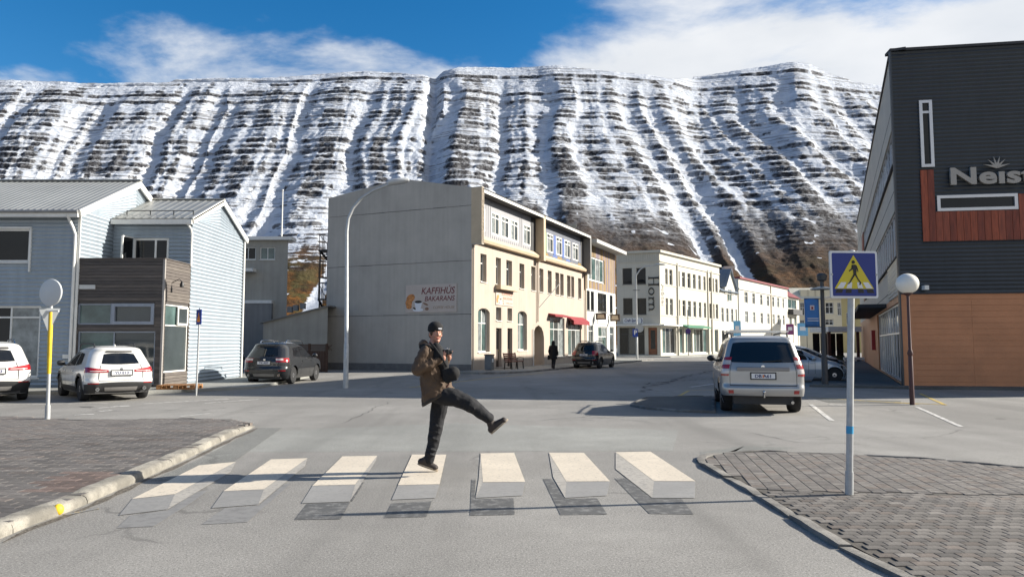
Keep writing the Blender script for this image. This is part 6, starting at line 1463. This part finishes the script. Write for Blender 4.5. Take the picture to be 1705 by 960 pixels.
body = [('e', hc, (.074, .092, .11), HM), ('e', HH(0, -.035, -.055), (.055, .055, .065), HM), ('e', HH(0, -.075, -.095), (.028, .025, .022), HM),
        ('c', [HH(0, -.088, .02), HH(0, -.112, -.022)], [.011, .017]), ('e', HH(.078, .0, -.01), (.012, .02, .032), HM), ('e', HH(-.078, .0, -.01), (.012, .02, .032), HM), ('e', HH(0, -.085, .03), (.05, .014, .01), HM), ('e', HH(.035, -.075, -.03), (.02, .02, .02), HM), ('e', HH(-.035, -.075, -.03), (.02, .02, .02), HM),
        ('c', [(.0, .01, 1.70), (-.03, .0, 1.57)], [.058, .07]),
        ('c', [(-.05, 0, 1.52), (-.02, 0, 1.30), (.06, 0, 1.02)], [.13, .13, .13]),
        ('c', [(-.10, -.16, 1.52), (-.19, -.21, 1.30), handR+Vector((-.05, 0, -.02))], [.05, .042, .032]), ('c', [(-.03, .16, 1.53), (.05, .21, 1.28), handL+Vector((-.04, .02, -.02))], [.05, .042, .032]),
        ('c', [(.09, .09, .98), (.005, .08, .53), (-.075, .07, .15)], [.065, .045, .035]), ('c', [(.10, -.09, .98), (.45, -.14, .885), (.72, -.12, .69)], [.065, .045, .035])]
for hnd, sgn in ((handR, -1), (handL, 1)):
    body.append(('e', hnd, (.035, .022, .045)))
    tgt = camc
    for k in range(4):
        b0 = hnd+Vector((-.022+.016*k, -.004*sgn, .035)); tip = b0+Vector((.012, .012*-sgn, .035+(.008 if k in (1, 2) else 0))); body.append(('c', [b0, b0.lerp(tip, .55)+Vector((.0, .012*sgn, .0)), tip+Vector((.012, 0, .012))], [.0095, .009, .0075]))
    body.append(('c', [hnd+Vector((-.03, -.0, .0)), hnd+Vector((-.035, .012*-sgn, .03)), hnd+Vector((-.015, .016*-sgn, .06))], [.011, .010, .008]))
bd = blob('body', body, M_SKIN, man, .0075, 3)
# face details
for sx in (-.032, .032):
    MB().ell(HH(sx, -.086, .012), (.009, .006, .0045), HM, 10, 8).build('eye', M_CUP, man, True); MB().ell(HH(sx, -.0905, .012), (.0045, .003, .0045), HM, 8, 6).build('iris', M_BLK, man, True)
    MB().tube([HH(sx*1.6, -.082, .036), HH(sx, -.094, .04), HH(sx*.5, -.094, .034)], .005, 6).build('eyebrow', M_HAIR, man, True)
MB().ell(HH(.003, -.094, -.062), (.028, .008, .009), HM, 12, 8).build('mouth', mat('lips', (.35, .10, .08), .5, .1), man, True)
blob('hair', [('e', HH(0, .035, -.01), (.083, .075, .075), HM), ('e', HH(.062, -.02, .01), (.022, .04, .04), HM), ('e', HH(-.062, -.02, .01), (.022, .04, .04), HM)], M_HAIR, man, .01, 2)
hat = blob('beanie', [('e', HH(0, .012, .075), (.098, .112, .085), HM), ('e', HH(0, .008, .045), (.100, .114, .045), HM), ('e', HH(0, .015, .045), (.102, .116, .03), HM)], M_BLKF, man, .009, 3)
MB().box(HH(.02, -.112, .062), (.045, .008, .016), HM).build('beanie_label', M_CUP, man)
# jacket
J = [('loft', [((-.075, 0, 1.60), .09, .12, 0), ((-.06, 0, 1.53), .145, .205, 0), ((-.045, 0, 1.42), .165, .215, 0), ((-.02, 0, 1.28), .175, .20, .05), ((.01, 0, 1.15), .185, .20, .15), ((.035, 0, 1.03), .20, .21, .35), ((.055, 0, .955), .205, .215, .58)]),
     ('c', [(-.10, -.165, 1.53), (-.19, -.225, 1.31)], [.082, .075]), ('c', [(-.19, -.225, 1.31), (-.06, -.22, 1.36), (.065, -.185, 1.425)], [.075, .064, .052]),
     ('c', [(-.04, .165, 1.53), (.05, .225, 1.28)], [.082, .072]), ('c', [(.05, .225, 1.28), (.145, .04, 1.42)], [.07, .05]),
     ('c', [(-.14, -.05, 1.62), (-.155, .06, 1.62)], [.06, .06])]
for t in (.15, .35, .55, .75): q0 = Vector((-.19, -.225, 1.31)).lerp(Vector((.065, -.185, 1.425)), t); J.append(('c', [q0+Vector((-.02, -.045, .055)), q0+Vector((0, -.062, 0)), q0+Vector((.015, -.04, -.05))], [.010, .014, .010]))
J.append(('c', [(-.02, -.205, 1.26), (.06, -.20, 1.13)], [.012, .012])); J.append(('c', [(-.16, -.10, 1.2), (-.13, -.14, 1.0)], [.014, .016]))
jk = blob('jacket', J, M_JKT, man, .010, 3, .036, .085)
blob('hood', [('c', [(.0, -.125, 1.575), (-.09, -.125, 1.585), (-.14, -.06, 1.60), (-.14, .05, 1.60), (-.09, .12, 1.585)], [.036, .050, .056, .056, .05]), ('c', [(-.03, -.13, 1.585), (.05, -.14, 1.54)], [.036, .022])], M_BLKF, man, .01, 4, .012, .05)
blob('black_chest_front', [('e', (.065, -.13, 1.47), (.085, .095, .13)), ('c', [(.03, -.09, 1.60), (.09, -.09, 1.5), (.125, -.10, 1.34), (.15, -.12, 1.22)], [.055, .075, .07, .06])], M_BLKF, man, .012, 3, .01, .05)  # black shape over the chest front, from neck to bag
blob('cuff', [('c', [(.05, -.19, 1.415), (.085, -.18, 1.435)], [.052, .046])], M_JKT, man, .01, 2)
blob('jacket_hem', [('loft', [((.045, 0, .985), .207, .217, .50), ((.057, 0, .948), .209, .219, .58)])], mat('hem_dark', (.035, .026, .018), .8, .2), man, .011, 1)
# trousers, shoes
T = [('e', (.085, 0, 1.0), (.15, .17, .13)), ('c', [(.075, .085, .97), (.015, .08, .55), (-.02, .075, .36), (-.068, .07, .155)], [.118, .090, .080, .066]), ('c', [(.12, -.085, .985), (.28, -.115, .955), (.45, -.14, .885), (.59, -.135, .785), (.70, -.12, .705)], [.125, .115, .098, .085, .070])]
for kx, kz in ((.40, .985), (.46, .965), (.52, .925)): T.append(('c', [(kx-.03, -.21, kz-.15), (kx, -.225, kz-.09), (kx+.015, -.19, kz-.03)], [.012, .018, .012]))
for kz, kx in ((.60, .02), (.52, .0), (.44, -.015), (.30, -.035), (.24, -.05)): T.append(('c', [(kx-.06, .02, kz+.02), (kx, -.008, kz), (kx+.06, .01, kz-.025)], [.010, .016, .010]))
blob('trousers', T, M_TRS, man, .010, 3, .024, .11)
def shoe(heel, toe, up, ank):
    heel, toe, up, ank = map(Vector, (heel, toe, up, ank)); d = (toe-heel).normalized(); up = (up-d*up.dot(d)).normalized()
    mid = heel.lerp(toe, .55)
    s = blob('shoe', [('c', [heel+d*.035+up*.045, mid+up*.045, toe-d*.045+up*.036], [.046, .045, .034]), ('c', [ank, heel+d*.06+up*.055], [.052, .05]), ('e', toe-d*.055+up*.03, (.05, .045, .034))], M_SHOE, man, .008, 3, .006, .03)
    rot = Matrix((d, up.cross(d), up)).transposed(); mb = MB(); n = 16; pts = []
    L = (toe-heel).length
    for k in range(n):
        t = 2*math.pi*k/n; pts.append(heel+d*(L/2+L/2*1.02*math.cos(t))+up.cross(d)*(.047*math.sin(t)*(1-.12*math.cos(t)))-up*.004)
    mb.prism(pts, up*.026); so_ = mb.build('sole', M_SOLE, s, True, .005)
    lc = MB()
    for k in range(4): p = heel+d*(.12+.03*k)+up*(.098-.012*k); sd = up.cross(d)*.03; lc.tube([p-sd, p+up*.006, p+sd], .004, 6)
    lc.build('laces', M_SHOE, s)
shoe((-.215, .07, .105), (.045, .07, .014), (.42, 0, .9), (-.09, .07, .165))
shoe((.735, -.12, .505), (.945, -.12, .685), (-.66, 0, .75), (.715, -.12, .675))
# camera bag: hangs from the shoulder, camera in the hands (both things of their own)
bag = thing('shoulder_bag', 'small black shoulder bag hanging at the hip of the kicking person', 'bag', (pr.x+.23, pr.y-.2, 1.15))
blob('pouch', [('b', (-.01, -.02, .10), (.16, .11, .17), Matrix.Rotation(R(-14), 3, 'Y')), ('e', (.03, -.03, .12), (.085, .085, .085)), ('e', (-.04, -.02, .06), (.06, .06, .07))], M_BLKF, bag, .01, 3, .008, .05)
MB().tube([(-.05, -.02, .20), (-.12, -.02, .32), (-.20, .0, .43), (-.27, .05, .50)], .014, 8).build('strap', M_BLKF, bag, True); MB().tube([(-.05, .0, .08), (-.03, .0, -.02), (-.06, .0, -.06)], .012, 8).build('strap', mat('strap_brown', (.08, .03, .02), .7, .2), bag, True)
cm_ = thing('compact_camera', 'small black and silver camera held up at the chest of the kicking person', 'camera', (pr.x+camc.x, pr.y+camc.y, camc.z))
MB().box((0, 0, -.005), (.05, .125, .065)).build('camera_body', M_BLK, cm_, bevel=.008); MB().box((0, 0, .034), (.046, .12, .014)).build('top_plate', M_CHR, cm_, bevel=.004); MB().lathe([(.028, 0), (.028, .03), (.024, .035), (.0, .033)], (.024, -.01, -.005), 16, 'x').build('lens', M_BLK, cm_, True); MB().lathe([(.01, .04), (.01, .05), (0, .05)], (0, -.04, 0), 12).build('shutter_button', M_CHR, cm_, True)
# ---- pedestrian in dark coat by the passage
q = G(921.5, 612.8, .1)
ped = thing('person', 'person in long dark hooded coat walking on the cafe pavement by the passage', 'person', (q.x, q.y, .10), -R(24))
blob('body', [('e', (0, .02, 1.52), (.075, .09, .11)), ('c', [(0, 0, 1.45), (0, 0, 1.30)], [.055, .06]), ('c', [(0, 0, 1.28), (0, 0, .9)], [.12, .13]), ('c', [(-.2, 0, 1.28), (-.25, -.06, 1.02), (-.24, .05, .80)], [.045, .04, .03]), ('c', [(.2, 0, 1.28), (.25, -.04, 1.02), (.25, .06, .80)], [.045, .04, .03]), ('c', [(-.085, 0, .85), (-.08, .10, .46), (-.08, .02, .08)], [.075, .055, .04]), ('c', [(.085, 0, .85), (.08, .0, .46), (.08, -.16, .09)], [.075, .055, .04])]
     + [('c', [(s*.245, .055, .79), (s*(.245+.01*(k-1.5)), .06+.012*k, .70)], [.012, .009]) for s in (-1, 1) for k in range(4)]+[('c', [(s*.225, .06, .80), (s*.205, .09, .74)], [.012, .009]) for s in (-1, 1)], M_SKIN, ped, .012, 2)
blob('coat', [('loft', [((0, 0, 1.42), .09, .08, 0), ((0, 0, 1.34), .20, .12, 0), ((0, 0, 1.1), .20, .14, 0), ((0, 0, .8), .22, .16, 0), ((0, 0, .55), .25, .18, 0)]), ('c', [(-.2, 0, 1.30), (-.26, -.06, 1.02), (-.245, .05, .83)], [.075, .065, .055]), ('c', [(.2, 0, 1.30), (.26, -.04, 1.02), (.255, .06, .83)], [.075, .065, .055])], M_BLKF, ped, .014, 4, .02, .1)
blob('hood', [('e', (0, -.01, 1.53), (.115, .125, .15)), ('e', (0, -.04, 1.42), (.12, .09, .07))], M_BLKF, ped, .014, 3)
blob('trousers', [('c', [(-.085, 0, .75), (-.08, .10, .46), (-.08, .02, .10)], [.09, .075, .06]), ('c', [(.085, 0, .75), (.08, .0, .46), (.08, -.14, .11)], [.09, .075, .06])], M_TRS, ped, .012, 2)
for x, y in ((-.08, .03), (.08, -.14)): blob('boot', [('c', [(x, y-.03, .05), (x, y+.13, .04)], [.05, .04]), ('c', [(x, y-.02, .05), (x, y-.02, .2)], [.05, .055])], M_SHOE, ped, .012, 2)
MB().box((-.30, .02, .66), (.10, .26, .28)).build('handbag', M_BLKF, ped, bevel=.03)

# ================================================================== street furniture and signs
M_GALV = mat('galvanised', (.42, .43, .43), .5, .14, 9, metal=.3); M_SGB = mat('sign_back_grey', (.46, .48, .48), .4, .06, metal=.4)
M_BLUE = mat('sign_blue', (.004, .022, .20), .4, .05); M_SYEL = mat('sign_yellow', (.62, .50, .02), .4, .05); M_SWH = mat('sign_white', (.70, .70, .70), .4, .04)
# pedestrian crossing sign
b = G(1417.5, 820.5, .056); cs = thing('crossing_sign', 'blue and yellow pedestrian crossing sign on a pole in the brick pavement', 'sign', b)
Yb = b.y; w_ = .262; zc = P(1421, 457, Yb).z-.056; xo = P(1421, 457, Yb).x-b.x
lean = xo/zc
pole_top = Vector((lean*(zc+.26), .05, zc+.26))
MB().tube([(0, .05, -.03), pole_top], .036, 14).build('pole', M_GALV, cs, True); MB().tube([(0, .05, -.02), (lean*.22, .05, .22)], .043, 14).build('pole_sleeve', M_GALV, cs, True)
MB().tube([(lean*.62, .05, .62+.0), (lean*.7, .05, .70)], .0375, 14).build('tape_mark', mat('tape_blue', (.03, .30, .55), .5, .1), cs, True)
MB().ell(pole_top, (.037, .037, .015)).build('pole_cap', M_GALV, cs, True)
SM = Matrix.Translation((xo, 0, zc)) @ Matrix.Rotation(R(4), 4, 'Z')
def sq(name, w, h, y0, y1, m, cx=0, cz=0, rad=.02, parent=cs):
    pts = []
    for (sx, sz, a0) in ((1, -1, -90), (1, 1, 0), (-1, 1, 90), (-1, -1, 180)):
        for k in range(5): a = R(a0+90*k/4); pts.append(SM @ Vector((cx+sx*(w-rad)+rad*math.cos(a), y0, cz+sz*(h-rad)+rad*math.sin(a))))
    return MB().prism(pts, SM.to_3x3() @ Vector((0, y1-y0, 0))).build(name, m, parent)
sq('back_plate', .268, .258, -.004, .010, M_SGB); sq('border', .266, .256, -.012, -.004, M_SWH); sq('face', .244, .234, -.015, -.012, M_BLUE, rad=.012)
def poly(name, pts, y, m, parent=cs, th=.0018): return MB().prism([SM @ Vector((x, y, z)) for x, z in pts], SM.to_3x3() @ Vector((0, -th, 0))).build(name, m, parent)
poly('triangle', [(-.225, -.155), (.215, -.155), (-.003, .212)], -.0155, M_SYEL)
for x0, x1, x2, x3 in ((-.165, -.10, -.13, -.20), (-.075, -.03, -.035, -.095), (.03, .075, .095, .035), (.10, .165, .20, .13)): poly('stripe', [(x2 if x2 < x3 else x3, -.150), (max(x2, x3), -.150), (x1*.92, -.085), (x0*.92, -.085)], -.0175, M_SWH); poly('stripe_shadow', [(min(x2, x3)*1.1-.0, -.20), (max(x2, x3)*1.1, -.20), (max(x2, x3), -.158), (min(x2, x3), -.158)], -.0158, M_BLK)
fig = MB()
def fp_(pts): fig.prism([SM @ Vector((x, -.0195, z)) for x, z in pts], SM.to_3x3() @ Vector((0, -.0018, 0)))
fp_([(-.008+.019*math.cos(2*math.pi*k/14), .135+.019*math.sin(2*math.pi*k/14)) for k in range(14)])
fp_([(-.026, .105), (.012, .108), (.030, .095), (.024, .03), (.018, .0), (-.010, .0), (-.012, .04)]); fp_([(-.026, .105), (-.012, .09), (-.018, .055), (-.055, .032), (-.060, .042), (-.032, .065)])
fp_([(.026, .098), (.036, .08), (.047, .03), (.038, .028), (.026, .07)]); fp_([(-.010, .005), (.012, .0), (-.045, -.085), (-.066, -.105), (-.085, -.103), (-.060, -.085)]); fp_([(.0, .0), (.020, .005), (.042, -.045), (.075, -.088), (.062, -.115), (.050, -.112), (.056, -.088)])
fig.build('walking_figure', M_BLK, cs)
for sx in (-1, 1): MB().box(SM @ Vector((sx*.25, -.014, .0)), (.02, .01, .02)).build('bolt', M_GALV, cs)
# mirror pole on the left pavement
b = G(79, 697, SH); Yb = b.y; mp_ = thing('mirror_pole', 'leaning pole with yellow sleeve carrying a round white disc and a reversed triangle', 'sign', (b.x, b.y, SH))
dc = P(85.5, 487, Yb); top = Vector((dc.x-b.x, .06, dc.z-SH)); ln = top.x/top.z
at_ = lambda z: Vector((ln*z, 0, z))
MB().tube([at_(-.03), at_(top.z+.15)], .035, 12).build('pole', M_GALV, mp_, True); z0, z1 = P(80, 622, Yb).z-SH, P(80, 518, Yb).z-SH
MB().tube([at_(z0), at_(z0+.2), at_(z1)], [.037, .041, .047], 12).build('yellow_sleeve', mat('sleeve_yellow', (.62, .43, .02), .5, .22, 5), mp_, True)
MB().tube([at_(-.02), at_(.28)], .05, 12).build('pole_sleeve', M_GALV, mp_, True)
rd_ = .275; DM = Matrix.Translation(Vector((top.x, -.02, top.z))) @ Matrix.Rotation(R(-14), 4, 'Z') @ Matrix.Rotation(R(90), 4, 'X')
mb = MB(); mb.lathe([(rd_, -.02), (rd_+.008, 0), (rd_, .015), (rd_*.9, .024), (.0, .026)], (0, 0, 0), 32); mb.v = [DM @ v for v in mb.v]; mb.build('disc', mat('disc_white', (.55, .57, .57), .45, .06, 3), mp_, True)
zt_ = P(80, 513, Yb).z-SH; TM = Matrix.Translation(at_(zt_)+Vector((0, -.04, 0))) @ Matrix.Rotation(R(30), 4, 'Z')
MB().prism([TM @ Vector(v) for v in ((-.19, 0, 0), (.19, 0, 0), (.02, 0, -.46), (-.02, 0, -.46))], TM.to_3x3() @ Vector((0, .02, 0))).build('triangle_back', M_SGB, mp_)
MB().bar(at_(zt_-.06)+Vector((-.2, -.055, 0)), at_(zt_-.06)+Vector((.2, -.055, 0)), .03, .03).build('bracket', M_SWH, mp_)
# warning sign by the house
b = G(326.5, 658.5); Yb = b.y; ws_ = thing('warning_sign', 'small blue warning sign with orange triangle on a thin grey pole', 'sign', b)
zc = P(328, 527.5, Yb).z; MB().tube([(0, 0, -.02), (.03, 0, zc+.28)], .028, 10).build('pole', M_GALV, ws_, True)
SM = Matrix.Translation((.03, -.04, zc)) @ Matrix.Rotation(R(-48), 4, 'Z')
sq('face', .22, .235, -.012, .008, M_BLUE, rad=.02, parent=ws_); poly('triangle', [(-.15, -.15), (.15, -.15), (0, .15)], -.013, mat('sign_orange', (.75, .24, .01), .4, .05), ws_); poly('mark', [(-.018, -.03), (.018, -.03), (.014, .07), (-.014, .07)], -.0155, M_BLK, ws_); poly('mark_dot', [(-.018, -.09), (.018, -.09), (.018, -.055), (-.018, -.055)], -.0155, M_BLK, ws_)
# globe lamp
b = G(1519, 673.5); gl = thing('globe_lamp', 'white globe lamp on a thin maroon post beside the yellow line', 'street lamp', b); zg_ = P(1511.5, 472, b.y).z; M_MAR = mat('post_maroon', (.055, .018, .018), .5, .2, 8)
MB().tube([(0, 0, -.02), (0, 0, zg_*.42), (-.0, 0, zg_*.43), (0, 0, zg_-.26)], [.062, .055, .042, .036], 12).build('post', M_MAR, gl, True); MB().lathe([(.055, zg_*.40), (.075, zg_*.42), (.05, zg_*.45)], (0, 0, 0), 14).build('collar', M_MAR, gl, True)
MB().lathe([(.04, zg_-.33), (.11, zg_-.28), (.12, zg_-.25)], (0, 0, 0), 16).build('fitter', M_MAR, gl, True); MB().ell((0, 0, zg_), (.285, .285, .275), None, 32, 20).build('globe', mat('opal_globe', (.72, .70, .64), .25, .05, 3, spec=.5), gl, True)
# tall street lamp
b = G(575.5, 645.5); sl2 = thing('street_lamp', 'tall galvanised street lamp with curved arm in front of the grey gable', 'street lamp', b); zt = P(600, 305, b.y).z
xe = (P(679, 297, b.y).x-b.x); zl_ = P(660, 299, b.y).z; zb_ = P(577, 362, b.y).z
rel = lambda x, y: P(x, y, b.y)-Vector((b.x, 0, 0))-Vector((0, b.y, 0))
pts = [(0, 0, -.02), (0, 0, 1.6), (0, 0, 1.62), rel(577.5, 385), rel(580, 364), rel(588, 346), rel(602, 329.5), rel(622, 317), rel(642, 309), rel(656, 305)]
MB().tube(pts, [.10, .09, .075, .062]+[.056]*5+[.05], 12).build('post', M_GALV, sl2, True); MB().box((0, -.095, .9), (.10, .02, .35)).build('service_door', M_GALV, sl2)
hcn = rel(663, 302); mb = MB(); mb.lathe([(.02, -.42), (.12, -.36), (.17, -.1), (.15, .25), (.07, .40), (0, .42)], (0, 0, 0), 16, 'x'); mb.v = [Matrix.Rotation(R(-8), 3, 'Y') @ Vector((v.x, v.y, v.z*.75)) for v in mb.v]; mb.v = [v+hcn for v in mb.v]; mb.build('lamp_head', mat('lamp_shell', (.45, .46, .46), .45, .06), sl2, True)
# dark lamp post with banner
b = G(1374, 642.5); dl = thing('dark_lamp_post', 'dark grey lamp post with flat disc shade behind the silver hatchback', 'street lamp', b); zt = P(1368, 455, b.y).z; z2_ = P(1368, 480, b.y).z; M_DGR = mat('post_dark', (.045, .045, .048), .5, .15, 6)
MB().tube([(0, 0, -.02), (0, 0, 1.1), (0, 0, 1.12), (0, 0, zt-.3)], [.12, .11, .085, .07], 12).build('post', M_DGR, dl, True); MB().lathe([(.07, z2_-.06), (.42, z2_-.04), (.43, z2_), (.10, z2_+.07)], (0, 0, 0), 24).build('shade', M_SGB, dl, True); MB().lathe([(.09, zt-.3), (.17, zt-.26), (.19, zt-.08), (.12, zt), (0, zt+.02)], (0, 0, 0), 16).build('lamp_head', M_DGR, dl, True)
bz0, bz1 = P(1350, 544, b.y).z, P(1350, 497, b.y).z; bw = .57
bn = thing('blue_banner', 'blue cloth banner with small red and white crest hung on the dark post', 'banner', (b.x, b.y, bz0))
vs = []; fs = []; n = 10
for i in range(n+1):
    for j in range(7): u = i/n; v = j/6; vs.append((-.13-bw*u, .03*math.sin(u*5+v*2), (bz1-bz0)*v))
for i in range(n):
    for j in range(6): k = i*7+j; fs.append((k, k+7, k+8, k+1))
bo = MB().add(vs, fs).build('cloth', mat('banner_blue', (.045, .16, .40), .8, .12, 3), bn, True); sd_ = bo.modifiers.new('thick', 'SOLIDIFY'); sd_.thickness = .004
for z_ in (0, bz1-bz0): MB().tube([(-.05, 0, z_), (-.13-bw, 0, z_)], .015, 8).build('arm', M_DGR, bn, True)
MB().box((-.42, -.04, (bz1-bz0)*.68), (.16, .012, .18)).build('crest', mat('crest_pale', (.6, .5, .5), .6, .1), bn); MB().box((-.42, -.05, (bz1-bz0)*.67), (.07, .012, .09)).build('crest_shield', M_RED, bn)
for z_ in (.30, .22): MB().box((-.40, -.04, (bz1-bz0)*z_), (.42, .012, .025)).build('stripe', M_SWH, bn)
# parking sign pole with street light before the hotel
b = P(1060.5, 570, 72); b.z = 0; ps = thing('lamp_and_parking_sign', 'slim street light pole with blue P sign before the hotel corner', 'street lamp', b); Yb = b.y
zt = P(1063, 458, Yb).z; xe = P(1102, 440, Yb).x-b.x; ze_ = P(1102, 440, Yb).z
MB().tube([(0, 0, 0), (0, 0, 2.2), (0, 0, 2.25), (0, 0, zt), (xe*.15, 0, zt+.55), (xe*.35, 0, zt+.9), (xe*.8, 0, ze_-.1)], [.11, .10, .08, .065, .06, .055, .05], 10).build('post', M_GALV, ps, True); mb = MB(); mb.ell((xe*.95, 0, ze_), (.55, .16, .10)); mb.build('lamp_head', M_SGB, ps, True)
zp = P(1060, 554, Yb).z; MB().box((-.18, -.13, zp), (.52, .02, .80)).build('sign_face', mat('parking_blue', (.015, .05, .30), .4, .05), ps); text_obj('P', .62, M_SWH, ps, Matrix.Translation((-.32, -.145, zp-.16)) @ Matrix.Rotation(R(90), 4, 'X'), .003, 0, .02)
MB().lathe([(.42, 0), (.42, .02), (0, .02)], (.25, -.09, P(1066, 546, Yb).z), 20, 'y').build('round_sign_back', M_SGB, ps, True); MB().bar((-.35, -.08, P(1055, 483, Yb).z), (.35, -.08, P(1055, 483, Yb).z), .05).build('bracket', M_DGR, ps)
# bench and bin by the cafe
bp = plL.pt(plL.s(803, 600)+.6, .1, 1.15); ang = math.atan2(plL.u.y, plL.u.x)
bench = thing('street_bench', 'slatted brown bench with black iron legs in front of the cafe doors', 'bench', bp, ang)
M_SLAT = mat('bench_brown', (.22, .075, .05), .6, .25, 6)
for k in range(4): MB().box((.95, -.05-.11*k, .45), (1.8, .09, .035)).build('slat', M_SLAT, bench)
for k in range(4): MB().box((.95, .06+.02*k, .55+.11*k), (1.8, .03, .09)).build('slat', M_SLAT, bench)
for x in (.1, .95, 1.8):
    mb = MB(); mb.bar((x, -.42, 0), (x, -.38, .44), .05); mb.bar((x, .06, 0), (x, .02, .44), .05); mb.bar((x, .02, .42), (x, .15, .95), .04); mb.bar((x, -.42, .42), (x, .05, .42), .04); mb.tube([(x, -.40, .42), (x, -.42, .66), (x, -.2, .68), (x, .08, .62)], .02, 6); mb.build('leg', M_BLK, bench)
bb = plL.pt(plL.s(791, 600)+.1, .1, .85); bn_ = thing('litter_bin', 'grey litter bin standing against the cafe corner beside the bench', 'bin', bb, ang)
MB().box((0, 0, .42), (.42, .42, .80)).build('bin_body', mat('bin_grey', (.13, .14, .145), .6, .15, 4), bn_, bevel=.03); MB().box((0, 0, .86), (.46, .46, .07)).build('lid', M_DGR, bn_, bevel=.02); MB().box((0, -.215, .55), (.18, .01, .2)).build('label_plate', M_SWH, bn_)
# pallet beside the house
pp = G(304, 648, .1); pal = thing('wooden_pallet', 'raw wood pallet lying on the pavement beside the corrugated house', 'pallet', (pp.x-.25, pp.y+.35, .10), R(4)); M_PAL = mat('pallet_wood', (.34, .17, .07), .8, .25, 5, stretch=(1, 6, 6))
for k in range(5): MB().box((0, -.36+.18*k, .135), (1.2, .11, .022)).build('plank', M_PAL, pal)
for x in (-.54, 0, .54):
    MB().box((x, 0, .112), (.14, .8, .022)).build('stringer', M_PAL, pal)
    for y in (-.36, 0, .36): MB().box((x, y, .06), (.14, .12, .08)).build('block', M_PAL, pal)
for y in (-.36, 0, .36): MB().box((0, y, .011), (1.2, .11, .02)).build('plank', M_PAL, pal)
# sandwich boards / shop signs far up the street
M_LBL = mat('poster_light_blue', (.16, .42, .66), .6, .1); M_PUR = mat('poster_purple', (.22, .05, .16), .6, .1)
for nm, lab, px, py, Yd, w_, h_, m_, cat in (('advert_board', 'light blue upright advert board by the dormer house', 1228, 585, 100, 1.0, 3.4, M_LBL, 'sign'), ('advert_board', 'purple advert board before the red roofed house', 1316, 582, 112, 1.2, 2.4, M_PUR, 'sign'), ('advert_board', 'pale blue advert board under the blue banner', 1337, 580, 104, 1.5, 2.6, M_LBL, 'sign')):
    q = P(px, 570, Yd); q.z = 0; t = thing(nm, lab, cat, q); z_ = P(px, 548, Yd).z
    MB().box((0, 0, z_), (w_, .08, h_*.7)).build('panel', m_, t); MB().box((0, -.05, z_+.1), (w_*.55, .02, h_*.22)).build('print', M_SWH, t)
    for sx in (-.4, .4): MB().bar((sx*w_, 0, 0), (sx*w_, 0, z_), .06).build('leg', M_DGR, t)
q = P(1146, 570, 88); q.z = 0; t = thing('no_stopping_sign', 'small round purple blue sign on a thin pole before the hotel shopfront', 'sign', q); z_ = P(1147, 551, 88).z; MB().tube([(0, 0, 0), (0, 0, z_+2.6)], .05, 8).build('pole', M_DGR, t, True); MB().lathe([(.33, 0), (.33, .03), (0, .03)], (0, -.09, z_), 20, 'y').build('disc', mat('sign_violet', (.06, .03, .16), .4, .1), t, True)
